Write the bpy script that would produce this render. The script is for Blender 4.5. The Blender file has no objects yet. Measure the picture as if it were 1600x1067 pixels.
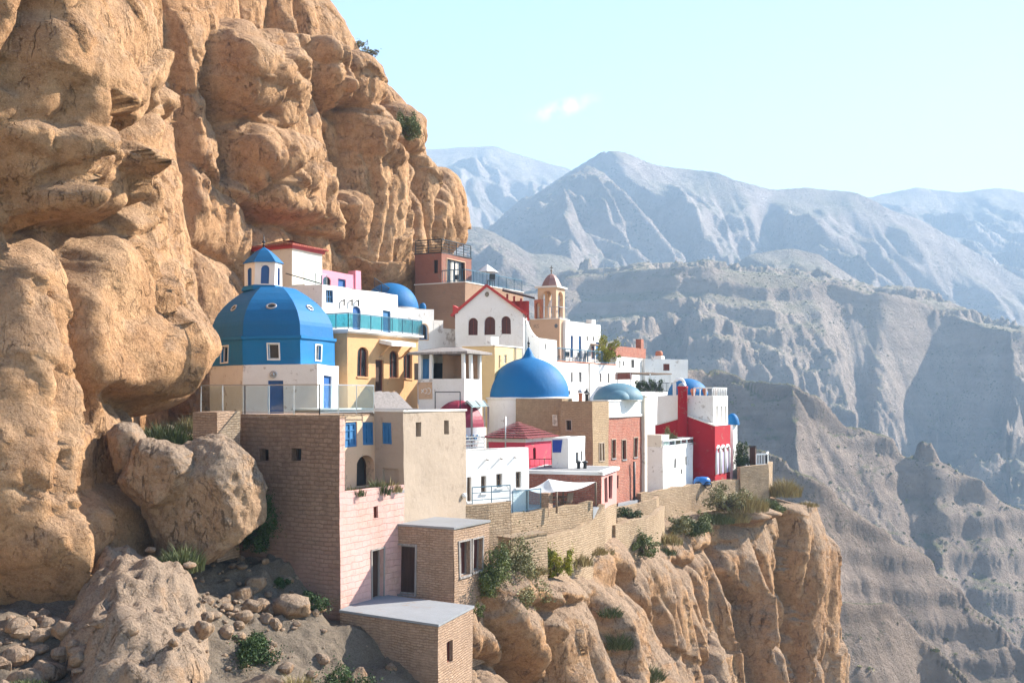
import bpy, math, random
import numpy as np
from mathutils import Vector, Matrix

# ------------------------------------------------------------------ camera, sky, sun, exposure
SC = bpy.context.scene
COL = SC.collection
F, CX, HY = 1750.0, 800.0, 620.0          # focal length, centre column and eye-level row of the photograph

cam = bpy.data.objects.new('camera', bpy.data.cameras.new('camera'))
COL.objects.link(cam)
cam.data.sensor_width = 36.0
cam.data.lens = 36.0 * F / 1600.0
cam.data.shift_y = (HY - 533.5) / 1600.0
cam.data.clip_start, cam.data.clip_end = 0.5, 30000
cam.location = (0, 0, 0)
cam.rotation_euler = (math.radians(90), 0, 0)
SC.camera = cam

SUN_AZ = math.radians(63)                # from +Y (ahead) clockwise towards +X (right)
SUN_EL = math.radians(34)
W = bpy.data.worlds.new('World'); SC.world = W; W.use_nodes = True
wn = W.node_tree
bg = wn.nodes['Background']
sky = wn.nodes.new('ShaderNodeTexSky'); sky.sky_type = 'NISHITA'; sky.sun_disc = False
sky.sun_elevation = SUN_EL; sky.sun_rotation = SUN_AZ
sky.altitude = 900; sky.air_density = 1.0; sky.dust_density = 0.0; sky.ozone_density = 0.5
# one thin wisp of cloud, fixed to a direction of the sky
tc = wn.nodes.new('ShaderNodeTexCoord')
cd = Vector(((880 - CX) / F, 1, (HY - 170) / F)).normalized()
mp = wn.nodes.new('ShaderNodeMapping'); mp.vector_type = 'TEXTURE'
mp.inputs['Location'].default_value = cd
mp.inputs['Rotation'].default_value = (0, math.radians(-15), 0)
mp.inputs['Scale'].default_value = (0.036, 0.2, 0.009)
ln = wn.nodes.new('ShaderNodeVectorMath'); ln.operation = 'LENGTH'
nz = wn.nodes.new('ShaderNodeTexNoise'); nz.inputs['Scale'].default_value = 75; nz.inputs['Detail'].default_value = 6
m1 = wn.nodes.new('ShaderNodeMapRange'); m1.inputs[1].default_value = 1.0; m1.inputs[2].default_value = 0.0
m2 = wn.nodes.new('ShaderNodeMapRange'); m2.inputs[1].default_value = 0.40; m2.inputs[2].default_value = 0.85
mm = wn.nodes.new('ShaderNodeMath'); mm.operation = 'MULTIPLY'
mk_ = wn.nodes.new('ShaderNodeMix'); mk_.data_type = 'RGBA'; mk_.inputs[7].default_value = (10, 10, 10, 1)
L = wn.links.new
L(tc.outputs['Generated'], mp.inputs[0]); L(mp.outputs[0], ln.inputs[0]); L(ln.outputs['Value'], m1.inputs[0])
L(tc.outputs['Generated'], nz.inputs['Vector']); L(nz.outputs[0], m2.inputs[0])
L(m1.outputs[0], mm.inputs[0]); L(m2.outputs[0], mm.inputs[1]); L(mm.outputs[0], mk_.inputs[0])
L(sky.outputs[0], mk_.inputs[6]); L(mk_.outputs[2], bg.inputs[0])
bg.inputs[1].default_value = 0.10

sl = bpy.data.lights.new('sun', 'SUN'); sl.energy = 5.0; sl.angle = math.radians(0.5); sl.color = (1.0, 0.93, 0.82)
so = bpy.data.objects.new('sun', sl); COL.objects.link(so)
sd = Vector((math.sin(SUN_AZ) * math.cos(SUN_EL), math.cos(SUN_AZ) * math.cos(SUN_EL), math.sin(SUN_EL)))
so.rotation_euler = sd.to_track_quat('Z', 'Y').to_euler()

SC.view_settings.view_transform = 'Standard'; SC.view_settings.look = 'None'
SC.view_settings.exposure = 1.78; SC.view_settings.gamma = 1.0
SC.render.engine = 'CYCLES'
SC.cycles.use_denoising = True; SC.cycles.max_bounces = 8; SC.cycles.diffuse_bounces = 4
SC.cycles.transparent_max_bounces = 16; SC.cycles.volume_bounces = 0
SC.cycles.use_adaptive_sampling = True; SC.cycles.adaptive_threshold = 0.02

random.seed(7)
RNG = np.random.default_rng(7)

# ------------------------------------------------------------------ helpers: points, tags
def X(px, Y): return (px - CX) / F * Y
def Z(py, Y): return (HY - py) / F * Y
def P(px, py, Y): return Vector((X(px, Y), Y, Z(py, Y)))
def P2(px, Y): return Vector((X(px, Y), Y))

def tag(o, label=None, cat=None, group=None, kind=None):
    if label: o['label'] = label
    if cat: o['category'] = cat
    if group: o['group'] = group
    if kind: o['kind'] = kind
    return o

def thing(name, label, cat, loc, group=None):
    o = bpy.data.objects.new(name, None); COL.objects.link(o)
    o.location = loc; o.empty_display_size = 0.5
    return tag(o, label, cat, group)

def warp(v):
    """small unevenness of hand-laid walls, the same function everywhere so joints stay shut"""
    x, y, z = v[:, 0], v[:, 1], v[:, 2]
    a = 0.022
    d = np.stack([np.sin(1.3 * x + 0.7 * z + 0.5 * y) + 0.6 * np.sin(2.9 * z - 1.7 * y + 1.1),
                  np.sin(1.1 * y - 0.9 * z + 2.0) + 0.6 * np.sin(2.3 * x + 1.9 * z),
                  np.sin(0.9 * x + 1.2 * y + 0.3) + 0.5 * np.sin(2.1 * x - 1.6 * y + 4.0)], 1)
    return v + a * d

class MB:
    def __init__(s): s.v = []; s.f = []; s.uv = []; s.smooth = []
    def face(s, pts, uvs=None, smooth=False):
        b = len(s.v); s.v += [tuple(p) for p in pts]; s.f.append(list(range(b, b + len(pts))))
        if uvs is None:
            p0 = Vector(pts[0]); u = (Vector(pts[1]) - p0)
            n = u.cross(Vector(pts[-1]) - p0)
            if u.length < 1e-6 or n.length < 1e-9: uvs = [(0, 0)] * len(pts)
            else:
                u.normalize(); w = n.cross(u).normalized()
                uvs = [((Vector(p) - p0).dot(u), (Vector(p) - p0).dot(w)) for p in pts]
        s.uv += uvs; s.smooth.append(smooth)
    def hexa(s, c):
        """8 corners: bottom 4 (ccw from above), top 4"""
        for q in ((3, 2, 1, 0), (4, 5, 6, 7), (0, 1, 5, 4), (1, 2, 6, 5), (2, 3, 7, 6), (3, 0, 4, 7)):
            s.face([c[i] for i in q])
    def box(s, a, b):
        (x0, y0, z0), (x1, y1, z1) = a, b
        s.hexa([(x0, y0, z0), (x1, y0, z0), (x1, y1, z0), (x0, y1, z0), (x0, y0, z1), (x1, y0, z1), (x1, y1, z1), (x0, y1, z1)])
    def obox(s, c, d, ln, wd, z0, z1):
        """box centred in plan on c, long axis d"""
        d = Vector(d[:2]).normalized(); n = Vector((-d.y, d.x)); c = Vector(c[:2])
        q = [c - d * ln / 2 - n * wd / 2, c + d * ln / 2 - n * wd / 2, c + d * ln / 2 + n * wd / 2, c - d * ln / 2 + n * wd / 2]
        s.hexa([(p.x, p.y, z0) for p in q] + [(p.x, p.y, z1) for p in q])
    def bar(s, a, b, w=0.04, h=None):
        a, b = Vector(a), Vector(b); h = h or w
        d = (b - a); L_ = d.length
        if L_ < 1e-5: return
        d.normalize()
        r = Vector((0, 0, 1)) if abs(d.z) < 0.9 else Vector((1, 0, 0))
        u = d.cross(r).normalized() * w / 2; t = u.cross(d).normalized() * h / 2
        s.hexa([a - u - t, a + u - t, a + u + t, a - u + t][::-1] + [b - u - t, b + u - t, b + u + t, b - u + t][::-1])
    def tube(s, pts, rad, n=8, caps=True):
        pts = [Vector(p) for p in pts]; rings = []
        if not hasattr(rad, '__len__'): rad = [rad] * len(pts)
        for i, p in enumerate(pts):
            d = (pts[min(i + 1, len(pts) - 1)] - pts[max(i - 1, 0)]).normalized()
            r = Vector((0, 0, 1)) if abs(d.z) < 0.9 else Vector((1, 0, 0))
            u = d.cross(r).normalized(); t = u.cross(d)
            rings.append([p + (u * math.cos(2 * math.pi * k / n) + t * math.sin(2 * math.pi * k / n)) * rad[i] for k in range(n)])
        for i in range(len(rings) - 1):
            for k in range(n):
                s.face([rings[i][(k + 1) % n], rings[i][k], rings[i + 1][k], rings[i + 1][(k + 1) % n]], smooth=True)
        if caps: s.face(rings[0]); s.face(rings[-1][::-1])
    def lathe(s, c, prof, n=48, smooth=True, a0=0.0, a1=2 * math.pi, sx=1.0, sy=1.0, rot=0.0):
        """prof: (r,z) from bottom to top; outward faces"""
        c = Vector(c)
        def q(r, z, a): 
            x, y = r * math.cos(a) * sx, r * math.sin(a) * sy
            return Vector((c.x + x * math.cos(rot) - y * math.sin(rot), c.y + x * math.sin(rot) + y * math.cos(rot), c.z + z))
        for i in range(len(prof) - 1):
            (r0, z0), (r1, z1) = prof[i], prof[i + 1]
            for k in range(n):
                A, B = a0 + (a1 - a0) * k / n, a0 + (a1 - a0) * (k + 1) / n
                p = [q(r0, z0, A), q(r0, z0, B), q(r1, z1, B), q(r1, z1, A)]
                if r1 < 1e-5: p = p[:3]
                elif r0 < 1e-5: p = [p[0], p[2], p[3]]
                s.face(p, smooth=smooth)
    def ball(s, c, r, n=10, sz=1.0):
        s.lathe(c, [(r * math.sin(math.pi * i / n) if 0 < i < n else 0.0, -r * sz * math.cos(math.pi * i / n)) for i in range(n + 1)], n=max(8, n))
    def poly(s, pts, z, up=True):
        q = [(p[0], p[1], z) for p in pts]
        s.face(q if up else q[::-1])
    def prism(s, pts, z0, z1, bottom=False):
        for i in range(len(pts)):
            a, b = pts[i], pts[(i + 1) % len(pts)]
            s.face([(a[0], a[1], z0), (b[0], b[1], z0), (b[0], b[1], z1), (a[0], a[1], z1)])
        s.poly(pts, z1)
        if bottom: s.poly(pts, z0, False)
    def build(s, name, mat, parent=None, w=True, loc=(0, 0, 0), merge=False):
        me = bpy.data.meshes.new(name)
        v = np.array(s.v, dtype=np.float64).reshape(-1, 3)
        if w: v = warp(v)
        off = np.array(parent_loc(parent) if parent else loc)
        me.from_pydata((v - off).tolist(), [], s.f)
        ul = me.uv_layers.new(name='UVMap')
        ul.data.foreach_set('uv', np.array(s.uv, dtype=np.float32).ravel())
        me.polygons.foreach_set('use_smooth', s.smooth)
        me.materials.append(mat)
        if merge or any(s.smooth):
            import bmesh
            bm = bmesh.new(); bm.from_mesh(me); bmesh.ops.remove_doubles(bm, verts=bm.verts, dist=1e-4); bm.to_mesh(me); bm.free()
        o = bpy.data.objects.new(name, me); COL.objects.link(o)
        if parent: o.parent = parent
        else: o.location = loc
        return o

def parent_loc(o):
    p = Vector((0, 0, 0))
    while o is not None:
        p = p + Vector(o.location); o = o.parent
    return p

# ------------------------------------------------------------------ noise (numpy)
def _h(ix, iy, iz, seed):
    with np.errstate(over='ignore'):
        h = (ix.astype(np.int64) * 374761393 + iy.astype(np.int64) * 668265263 + iz.astype(np.int64) * 2147483647 + seed * 1274126177)
        h = h.astype(np.uint64).astype(np.uint32)
        h ^= h >> np.uint32(13); h *= np.uint32(1274126177); h ^= h >> np.uint32(16); h *= np.uint32(2246822519); h ^= h >> np.uint32(13)
    return h
def hf(ix, iy, iz, seed): return _h(ix, iy, iz, seed).astype(np.float64) / 4294967295.0
def vnoise(x, y, z, seed=0):
    ix, iy, iz = np.floor(x), np.floor(y), np.floor(z)
    fx, fy, fz = x - ix, y - iy, z - iz
    u, v, w = (t * t * t * (t * (t * 6 - 15) + 10) for t in (fx, fy, fz))
    ix, iy, iz = ix.astype(np.int64), iy.astype(np.int64), iz.astype(np.int64)
    r = 0
    for a in (0, 1):
        for b in (0, 1):
            for c in (0, 1):
                h = _h(ix + a, iy + b, iz + c, seed)
                gx = (h & np.uint32(1023)).astype(np.float64) / 511.5 - 1
                gy = ((h >> np.uint32(10)) & np.uint32(1023)).astype(np.float64) / 511.5 - 1
                gz = ((h >> np.uint32(20)) & np.uint32(1023)).astype(np.float64) / 511.5 - 1
                d = gx * (fx - a) + gy * (fy - b) + gz * (fz - c)
                r = r + d * (u if a else 1 - u) * (v if b else 1 - v) * (w if c else 1 - w)
    return r * 1.3
def fbm(x, y, z, oct=5, gain=0.5, seed=0, ridged=False):
    s = 0; a = 1; t = 0
    for i in range(oct):
        n = vnoise(x, y, z, seed + i * 17)
        s = s + a * ((1 - 2 * np.abs(n)) if ridged else n); t += a
        a *= gain; x, y, z = x * 2.03 + 3.1, y * 2.03 - 1.7, z * 2.03 + 5.3
    return s / t * (1 if ridged else 1.4)
def voro(x, y, z, seed=0):
    """F1, F2"""
    ix, iy, iz = np.floor(x).astype(np.int64), np.floor(y).astype(np.int64), np.floor(z).astype(np.int64)
    f1 = np.full(x.shape, 9.0); f2 = np.full(x.shape, 9.0); cid = np.zeros(x.shape)
    for a in (-1, 0, 1):
        for b in (-1, 0, 1):
            for c in (-1, 0, 1):
                jx, jy, jz = ix + a, iy + b, iz + c
                d = np.sqrt((jx + hf(jx, jy, jz, seed) - x) ** 2 + (jy + hf(jx, jy, jz, seed + 1) - y) ** 2 + (jz + hf(jx, jy, jz, seed + 2) - z) ** 2)
                n1 = d < f1
                f2 = np.where(n1, f1, np.minimum(f2, d)); cid = np.where(n1, hf(jx, jy, jz, seed + 3), cid); f1 = np.minimum(f1, d)
    return f1, f2, cid
def sstep(a, b, x):
    t = np.clip((x - a) / (b - a), 0, 1); return t * t * (3 - 2 * t)
def smax(a, b, k):
    h = np.clip(0.5 + 0.5 * (a - b) / k, 0, 1)
    return b + (a - b) * h + k * h * (1 - h)

def grid_mesh(name, V, mat, keep=None, flip=False, smooth=True):
    """V: (n,m,3) array of points -> one mesh"""
    n, m = V.shape[:2]
    i = np.arange(n * m).reshape(n, m)
    q = np.stack([i[:-1, :-1], i[:-1, 1:], i[1:, 1:], i[1:, :-1]], -1).reshape(-1, 4)
    if flip: q = q[:, ::-1]
    if keep is not None:
        k = keep.reshape(-1); q = q[k[q].all(1)]
    me = bpy.data.meshes.new(name)
    me.vertices.add(n * m); me.vertices.foreach_set('co', V.reshape(-1).astype(np.float32))
    me.loops.add(q.size); me.loops.foreach_set('vertex_index', q.ravel().astype(np.int32))
    me.polygons.add(len(q)); me.polygons.foreach_set('loop_start', np.arange(0, q.size, 4, dtype=np.int32))
    me.polygons.foreach_set('use_smooth', np.full(len(q), smooth))
    me.update(calc_edges=True); me.validate()
    me.materials.append(mat)
    o = bpy.data.objects.new(name, me); COL.objects.link(o)
    return o

# ------------------------------------------------------------------ materials
class G:
    def __init__(s, nt): s.nt = nt
    def n(s, t, **kw):
        x = s.nt.nodes.new(t)
        for k, v in kw.items(): setattr(x, k, v)
        return x
    def put(s, sock, v):
        if isinstance(v, bpy.types.NodeSocket): s.nt.links.new(v, sock)
        elif v is not None:
            if sock.type == 'RGBA' and len(v) == 3: v = (*v, 1)
            sock.default_value = v
    def pos(s): return s.n('ShaderNodeNewGeometry').outputs['Position']
    def nrm(s): return s.n('ShaderNodeNewGeometry').outputs['Normal']
    def obj(s): return s.n('ShaderNodeTexCoord').outputs['Object']
    def uv(s): return s.n('ShaderNodeTexCoord').outputs['UV']
    def mapp(s, v, scale=(1, 1, 1), loc=(0, 0, 0)):
        x = s.n('ShaderNodeMapping'); s.put(x.inputs[0], v); x.inputs['Scale'].default_value = scale; x.inputs['Location'].default_value = loc
        return x.outputs[0]
    def noise(s, v, scale, detail=4, rough=0.55, dist=0.0, col=False):
        x = s.n('ShaderNodeTexNoise'); s.put(x.inputs['Vector'], v)
        x.inputs['Scale'].default_value = scale; x.inputs['Detail'].default_value = detail
        x.inputs['Roughness'].default_value = rough; x.inputs['Distortion'].default_value = dist
        return x.outputs[1 if col else 0]
    def voro(s, v, scale, feature='F1', out=0, rnd=1.0):
        x = s.n('ShaderNodeTexVoronoi', feature=feature); s.put(x.inputs['Vector'], v); x.inputs['Scale'].default_value = scale
        x.inputs['Randomness'].default_value = rnd
        return x.outputs[out]
    def rng(s, v, a, b, c=0.0, d=1.0):
        x = s.n('ShaderNodeMapRange'); s.put(x.inputs[0], v)
        for i, q in enumerate((a, b, c, d)): x.inputs[i + 1].default_value = q
        return x.outputs[0]
    def ramp(s, v, stops):
        x = s.n('ShaderNodeValToRGB'); s.put(x.inputs[0], v); e = x.color_ramp.elements
        while len(e) < len(stops): e.new(0.5)
        for i, (p, c) in enumerate(stops): e[i].position = p; e[i].color = (*c, 1)
        return x.outputs[0]
    def mix(s, f, a, b, mode='MIX'):
        x = s.n('ShaderNodeMix', data_type='RGBA', blend_type=mode)
        s.put(x.inputs[0], f); s.put(x.inputs[6], a); s.put(x.inputs[7], b); return x.outputs[2]
    def m(s, op, a, b=0.0, c=0.0):
        x = s.n('ShaderNodeMath', operation=op); s.put(x.inputs[0], a); s.put(x.inputs[1], b); s.put(x.inputs[2], c); return x.outputs[0]
    def sep(s, v, i):
        x = s.n('ShaderNodeSeparateXYZ'); s.put(x.inputs[0], v); return x.outputs[i]
    def addv(s, a, b, scale):
        y = s.n('ShaderNodeVectorMath', operation='MULTIPLY_ADD'); s.put(y.inputs[0], b); y.inputs[1].default_value = (scale,) * 3; s.put(y.inputs[2], a)
        return y.outputs[0]
    def bump(s, h, dist, strength=1.0, normal=None):
        x = s.n('ShaderNodeBump'); s.put(x.inputs['Height'], h); x.inputs['Distance'].default_value = dist; x.inputs['Strength'].default_value = strength
        if normal is not None: s.put(x.inputs['Normal'], normal)
        return x.outputs[0]

def mk(name, fn, rough=0.85, spec=0.25):
    m = bpy.data.materials.new(name); m.use_nodes = True
    b = m.node_tree.nodes['Principled BSDF']; b.inputs['Roughness'].default_value = rough
    b.inputs['Specular IOR Level'].default_value = spec
    fn(G(m.node_tree), b); return m

def sc(c, k): return tuple(min(1.0, x * k) for x in c)

def plaster(name, c, stain=None, amt=0.3, rough=0.9, bumpd=0.02, streak=True, chips=True):
    stain = stain or (c[0] * 0.62, c[1] * 0.58, c[2] * 0.52)
    def fn(g, b):
        p = g.pos()
        n1 = g.noise(p, 0.55, 6, 0.62)
        n2 = g.noise(g.mapp(p, (2.6, 2.6, 0.22)), 1.0, 5, 0.6)
        f = g.m('MULTIPLY', g.rng(n1, 0.42, 0.75), amt)
        if streak: f = g.m('MAXIMUM', f, g.m('MULTIPLY', g.rng(n2, 0.56, 0.78), amt * 0.9))
        col = g.mix(f, c, stain)
        col = g.mix(g.m('MULTIPLY', g.noise(p, 7, 4, 0.7), 0.22), col, sc(c, 0.72))
        if chips:
            ck = g.m('MULTIPLY', g.rng(g.m('ABSOLUTE', g.m('SUBTRACT', g.noise(p, 0.8, 6, 0.6, 0.6), 0.5)), 0, 0.005, 1, 0), g.rng(g.noise(p, 0.5, 3, 0.5), 0.48, 0.56))
            ch = g.rng(g.m('ADD', g.noise(p, 1.5, 7, 0.72), g.m('MULTIPLY', g.noise(p, 0.3, 2, 0.5), 0.35)), 0.80, 0.815, 0, 0.75)
            col = g.mix(ch, col, (c[0] * .3 + .16, c[1] * .3 + .12, c[2] * .3 + .09)); col = g.mix(g.m('MULTIPLY', ck, 0.5), col, sc(c, 0.4))
        g.put(b.inputs['Base Color'], col)
        h = g.m('ADD', g.noise(p, 3.0, 5, 0.65), g.m('MULTIPLY', g.noise(p, 22, 3, 0.6), 0.35))
        g.put(b.inputs['Normal'], g.bump(h, bumpd))
    return mk(name, fn, rough)

def brick(name, c1, c2, mortar, bw=0.42, bh=0.17, ms=0.022, paint=None, pamt=0.0, bd=0.03, dirt=0.35, low=None, smear=0.75):
    def fn(g, b):
        uv = g.uv(); p = g.pos()
        w = g.addv(uv, g.noise(p, 1.6, 4, 0.6, col=True), 0.22)
        x = g.n('ShaderNodeTexBrick'); g.put(x.inputs['Vector'], w)
        for k, v in (('Color1', c1), ('Color2', c2), ('Mortar', mortar)): g.put(x.inputs[k], v)
        x.inputs['Scale'].default_value = 1.0; x.inputs['Brick Width'].default_value = bw; x.inputs['Row Height'].default_value = bh
        x.inputs['Mortar Size'].default_value = ms; x.inputs['Mortar Smooth'].default_value = 0.5; x.inputs['Bias'].default_value = -0.1
        col = x.outputs[0]
        col = g.mix(g.rng(g.noise(p, 1.1, 6, 0.7), 0.42, 0.62, 0, smear), col, g.mix(g.noise(p, 3, 5, .7), sc(c1, .8), sc(c2, 1.1)))
        col = g.mix(g.rng(g.noise(p, 4.5, 4, 0.7), 0.35, 0.7, 0, 0.6), col, sc(c1, 0.55))
        if paint is not None:
            z = g.sep(p, 2)
            f = g.rng(g.noise(p, 0.7, 5, 0.65), 0.3, 0.62, 0.15, 1.0)
            if low is not None: f = g.m('MULTIPLY', f, g.rng(z, low[1], low[0]))
            col = g.mix(g.m('MULTIPLY', f, pamt), col, paint)
        st = g.m('MULTIPLY', g.rng(g.noise(g.mapp(p, (1, 1, 0.35)), 0.5, 6, 0.65), 0.5, 0.72), dirt)
        col = g.mix(st, col, sc(c1, 0.42))
        g.put(b.inputs['Base Color'], col)
        h = g.m('ADD', g.m('MULTIPLY', x.outputs[1], -1.0), g.m('MULTIPLY', g.noise(p, 9, 5, 0.7), 0.9))
        g.put(b.inputs['Normal'], g.bump(h, bd))
    return mk(name, fn, 0.92)

def flat(name, c, rough=0.6, metal=0.0, var=0.15, nscale=3.0):
    def fn(g, b):
        p = g.pos()
        g.put(b.inputs['Base Color'], g.mix(g.rng(g.noise(p, nscale, 5, 0.65), 0.3, 0.8, 0, 1), sc(c, 1 + var), sc(c, 1 - var)))
        b.inputs['Metallic'].default_value = metal
    return mk(name, fn, rough, 0.4)

def woodm(name, c):
    def fn(g, b):
        p = g.obj()
        n = g.noise(g.mapp(p, (9, 9, 0.7)), 1.0, 5, 0.6)
        col = g.ramp(n, [(0.25, sc(c, 0.5)), (0.55, c), (0.85, sc(c, 1.4))])
        g.put(b.inputs['Base Color'], col); g.put(b.inputs['Normal'], g.bump(n, 0.01))
    return mk(name, fn, 0.7)

def rockm(name, cols, grey=(0.25, 0.205, 0.165), greyamt=0.6, scale=1.0, crack=True, bd=0.3):
    def fn(g, b):
        p = g.mapp(g.pos(), (scale,) * 3)
        n0 = g.noise(p, 0.11, 5, 0.6, 0.4)
        st = g.noise(g.mapp(p, (1, 1, 0.18)), 0.5, 6, 0.65, 0.3)
        col = g.ramp(g.m('ADD', g.m('MULTIPLY', n0, 0.55), g.m('MULTIPLY', st, 0.45)), [(0.3, cols[0]), (0.5, cols[1]), (0.7, cols[2])])
        sp = g.noise(p, 1.9, 8, 0.78, 0.2)
        col = g.mix(g.rng(sp, 0.46, 0.66, 0, 0.75), col, sc(cols[0], 0.62))
        col = g.mix(g.rng(g.noise(p, 0.8, 7, 0.7), 0.5, 0.7, 0, 0.5), col, sc(cols[2], 1.2))
        sp2 = g.noise(p, 9, 5, 0.75)
        col = g.mix(g.rng(sp2, 0.52, 0.7, 0, 0.6), col, sc(cols[0], 0.5))
        col = g.mix(g.rng(g.noise(p, 17, 3, 0.7), 0.55, 0.72, 0, 0.5), col, sc(cols[2], 1.35))
        pat = g.m('ADD', g.sep(g.nrm(), 2), g.m('MULTIPLY', g.m('SUBTRACT', g.noise(p, 0.3, 8, 0.72), 0.5), 2.6))
        col = g.mix(g.rng(pat, 0.05, 0.5, 0, greyamt), col, g.mix(g.rng(sp2, 0.4, 0.62), sc(grey, 1.25), sc(grey, 0.6)))
        h = g.m('ADD', g.noise(p, 0.9, 9, 0.7, 0.3), g.m('MULTIPLY', g.noise(p, 5, 6, 0.72), 0.45))
        h = g.m('ADD', h, g.m('MULTIPLY', g.noise(p, 19, 4, 0.7), 0.14))
        if crack:
            def line(sc_, zs, w, lo, hi):
                q = g.mapp(p, (1, 1, zs))
                n = g.noise(q, sc_, 7, 0.6, 0.5)
                k = g.rng(g.m('ABSOLUTE', g.m('SUBTRACT', n, 0.5)), 0.0, w, 1, 0)
                return g.m('MULTIPLY', k, g.rng(g.noise(p, sc_ * 0.9, 4, 0.6), lo, hi))
            k = g.m('MAXIMUM', line(0.35, 0.4, 0.007, 0.5, 0.6), g.m('MULTIPLY', line(1.1, 0.45, 0.010, 0.5, 0.6), 0.8))
            h = g.m('SUBTRACT', h, g.m('MULTIPLY', k, 0.7))
            col = g.mix(g.m('MULTIPLY', k, 0.55), col, sc(cols[0], 0.35))
            pit = g.m('MULTIPLY', g.rng(g.voro(g.addv(g.mapp(p, (1, 1, .6)), g.noise(p, 2, 3, 0.5, col=True), 0.7), 1.1, 'F1'), 0.04, 0.17, 1, 0), g.rng(g.noise(p, 0.5, 3, 0.5), 0.5, 0.6))
            h = g.m('SUBTRACT', h, g.m('MULTIPLY', pit, 0.5)); col = g.mix(g.m('MULTIPLY', pit, 0.5), col, sc(cols[0], 0.5))
        g.put(b.inputs['Base Color'], col)
        g.put(b.inputs['Normal'], g.bump(h, bd / scale))
    return mk(name, fn, 0.95, 0.12)

def farm(name, c0, c1, green, gamt, scale, bd, strata=0.0):
    def fn(g, b):
        p = g.pos()
        q = g.mapp(p, (scale,) * 3)
        n0 = g.noise(q, 1.0, 7, 0.62, 0.3)
        if strata:
            s_ = g.noise(g.mapp(p, (0.004, 0.004, strata)), 1.0, 4, 0.6, 0.2)
            n0 = g.m('ADD', g.m('MULTIPLY', n0, 0.6), g.m('MULTIPLY', s_, 0.4))
        col = g.ramp(n0, [(0.32, c0), (0.68, c1)])
        up = g.sep(g.nrm(), 2)
        gf = g.m('MULTIPLY', g.rng(g.m('ADD', up, g.m('MULTIPLY', g.m('SUBTRACT', g.noise(q, 0.7, 4, 0.6), 0.5), 0.6)), 0.68, 0.95), gamt)
        col = g.mix(gf, col, green)
        sp = g.rng(g.noise(q, 14, 3, 0.7), 0.56, 0.64, 0, 0.75)
        col = g.mix(g.m('MULTIPLY', sp, g.rng(g.noise(q, 1.3, 3, 0.5), 0.42, 0.6)), col, (0.06, 0.075, 0.035))
        g.put(b.inputs['Base Color'], col)
        h = g.m('ADD', g.noise(q, 2.2, 10, 0.72, 0.2), g.m('MULTIPLY', g.noise(q, 14, 6, 0.75), 0.35))
        g.put(b.inputs['Normal'], g.bump(h, bd))
    return mk(name, fn, 0.95, 0.1)

def leafm(name, a, bcol):
    def fn(g, b):
        att = g.n('ShaderNodeAttribute', attribute_name='tint')
        g.put(b.inputs['Base Color'], g.mix(att.outputs['Fac'], a, bcol))
        b.inputs['Subsurface Weight'].default_value = 0.0
    return mk(name, fn, 0.6, 0.25)

M = {}
M['white'] = plaster('white_plaster', (0.80, 0.79, 0.77), (0.58, 0.53, 0.46), 0.42)
M['offwhite'] = plaster('offwhite_plaster', (0.74, 0.71, 0.66), (0.52, 0.47, 0.40), 0.3)
M['cream'] = plaster('cream_plaster', (0.72, 0.66, 0.56), (0.52, 0.45, 0.36), 0.35)
M['peach'] = plaster('peach_plaster', (0.60, 0.355, 0.175), (0.42, 0.25, 0.12), 0.4)
M['yellow'] = plaster('yellow_plaster', (0.66, 0.50, 0.27), (0.48, 0.35, 0.18), 0.3)
M['tan'] = plaster('tan_plaster', (0.385, 0.305, 0.235), (0.255, 0.195, 0.145), 0.45, bumpd=0.035)
M['apricot'] = plaster('apricot_plaster', (0.62, 0.42, 0.28), (0.42, 0.27, 0.17), 0.3)
M['rose'] = plaster('rose_plaster', (0.70, 0.28, 0.36), (0.5, 0.2, 0.25), 0.25)
M['coral'] = plaster('coral_plaster', (0.58, 0.065, 0.105), (0.40, 0.05, 0.07), 0.3)
M['crimson'] = plaster('crimson_plaster', (0.37, 0.013, 0.024), (0.28, 0.012, 0.02), 0.3)
M['maroon'] = plaster('maroon_paint', (0.26, 0.025, 0.055), (0.16, 0.02, 0.035), 0.4, 0.55)
M['blue'] = plaster('blue_paint', (0.004, 0.165, 0.40), (0.02, 0.13, 0.30), 0.6, 0.65, 0.02, chips=False)
M['domeblue'] = plaster('dome_blue_paint', (0.002, 0.13, 0.34), (0.015, 0.11, 0.25), 0.6, 0.65, 0.02, chips=False)
M['teal'] = plaster('grey_blue_paint', (0.10, 0.205, 0.265), (0.07, 0.14, 0.185), 0.4, 0.6)
M['doorblue'] = flat('door_blue', (0.02, 0.10, 0.30), 0.5)
M['shutter'] = flat('shutter_blue', (0.03, 0.15, 0.33), 0.55)
M['brown'] = brick('brown_adobe_brick', (0.265, 0.165, 0.115), (0.34, 0.225, 0.16), (0.20, 0.125, 0.085), 0.42, 0.17, 0.022, paint=(0.36, 0.20, 0.16), pamt=0.75, low=(-7.5, -4.0), dirt=0.5)
M['pinkbrick'] = brick('pink_washed_brick', (0.50, 0.31, 0.24), (0.62, 0.42, 0.35), (0.46, 0.30, 0.255), 0.55, 0.26, 0.010, paint=(0.64, 0.37, 0.34), pamt=0.85, dirt=0.2, low=(-2.6, -1.9))
M['hutbrick'] = brick('rough_adobe_brick', (0.38, 0.25, 0.165), (0.50, 0.345, 0.245), (0.26, 0.165, 0.105), 0.3, 0.1, 0.02, dirt=0.2, bd=0.04)
M['tower'] = plaster('dark_red_render', (0.29, 0.125, 0.09), (0.17, 0.08, 0.06), 0.5, bumpd=0.05)
M['mud'] = plaster('brown_render', (0.33, 0.205, 0.135), (0.22, 0.135, 0.09), 0.5, bumpd=0.05)
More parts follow.
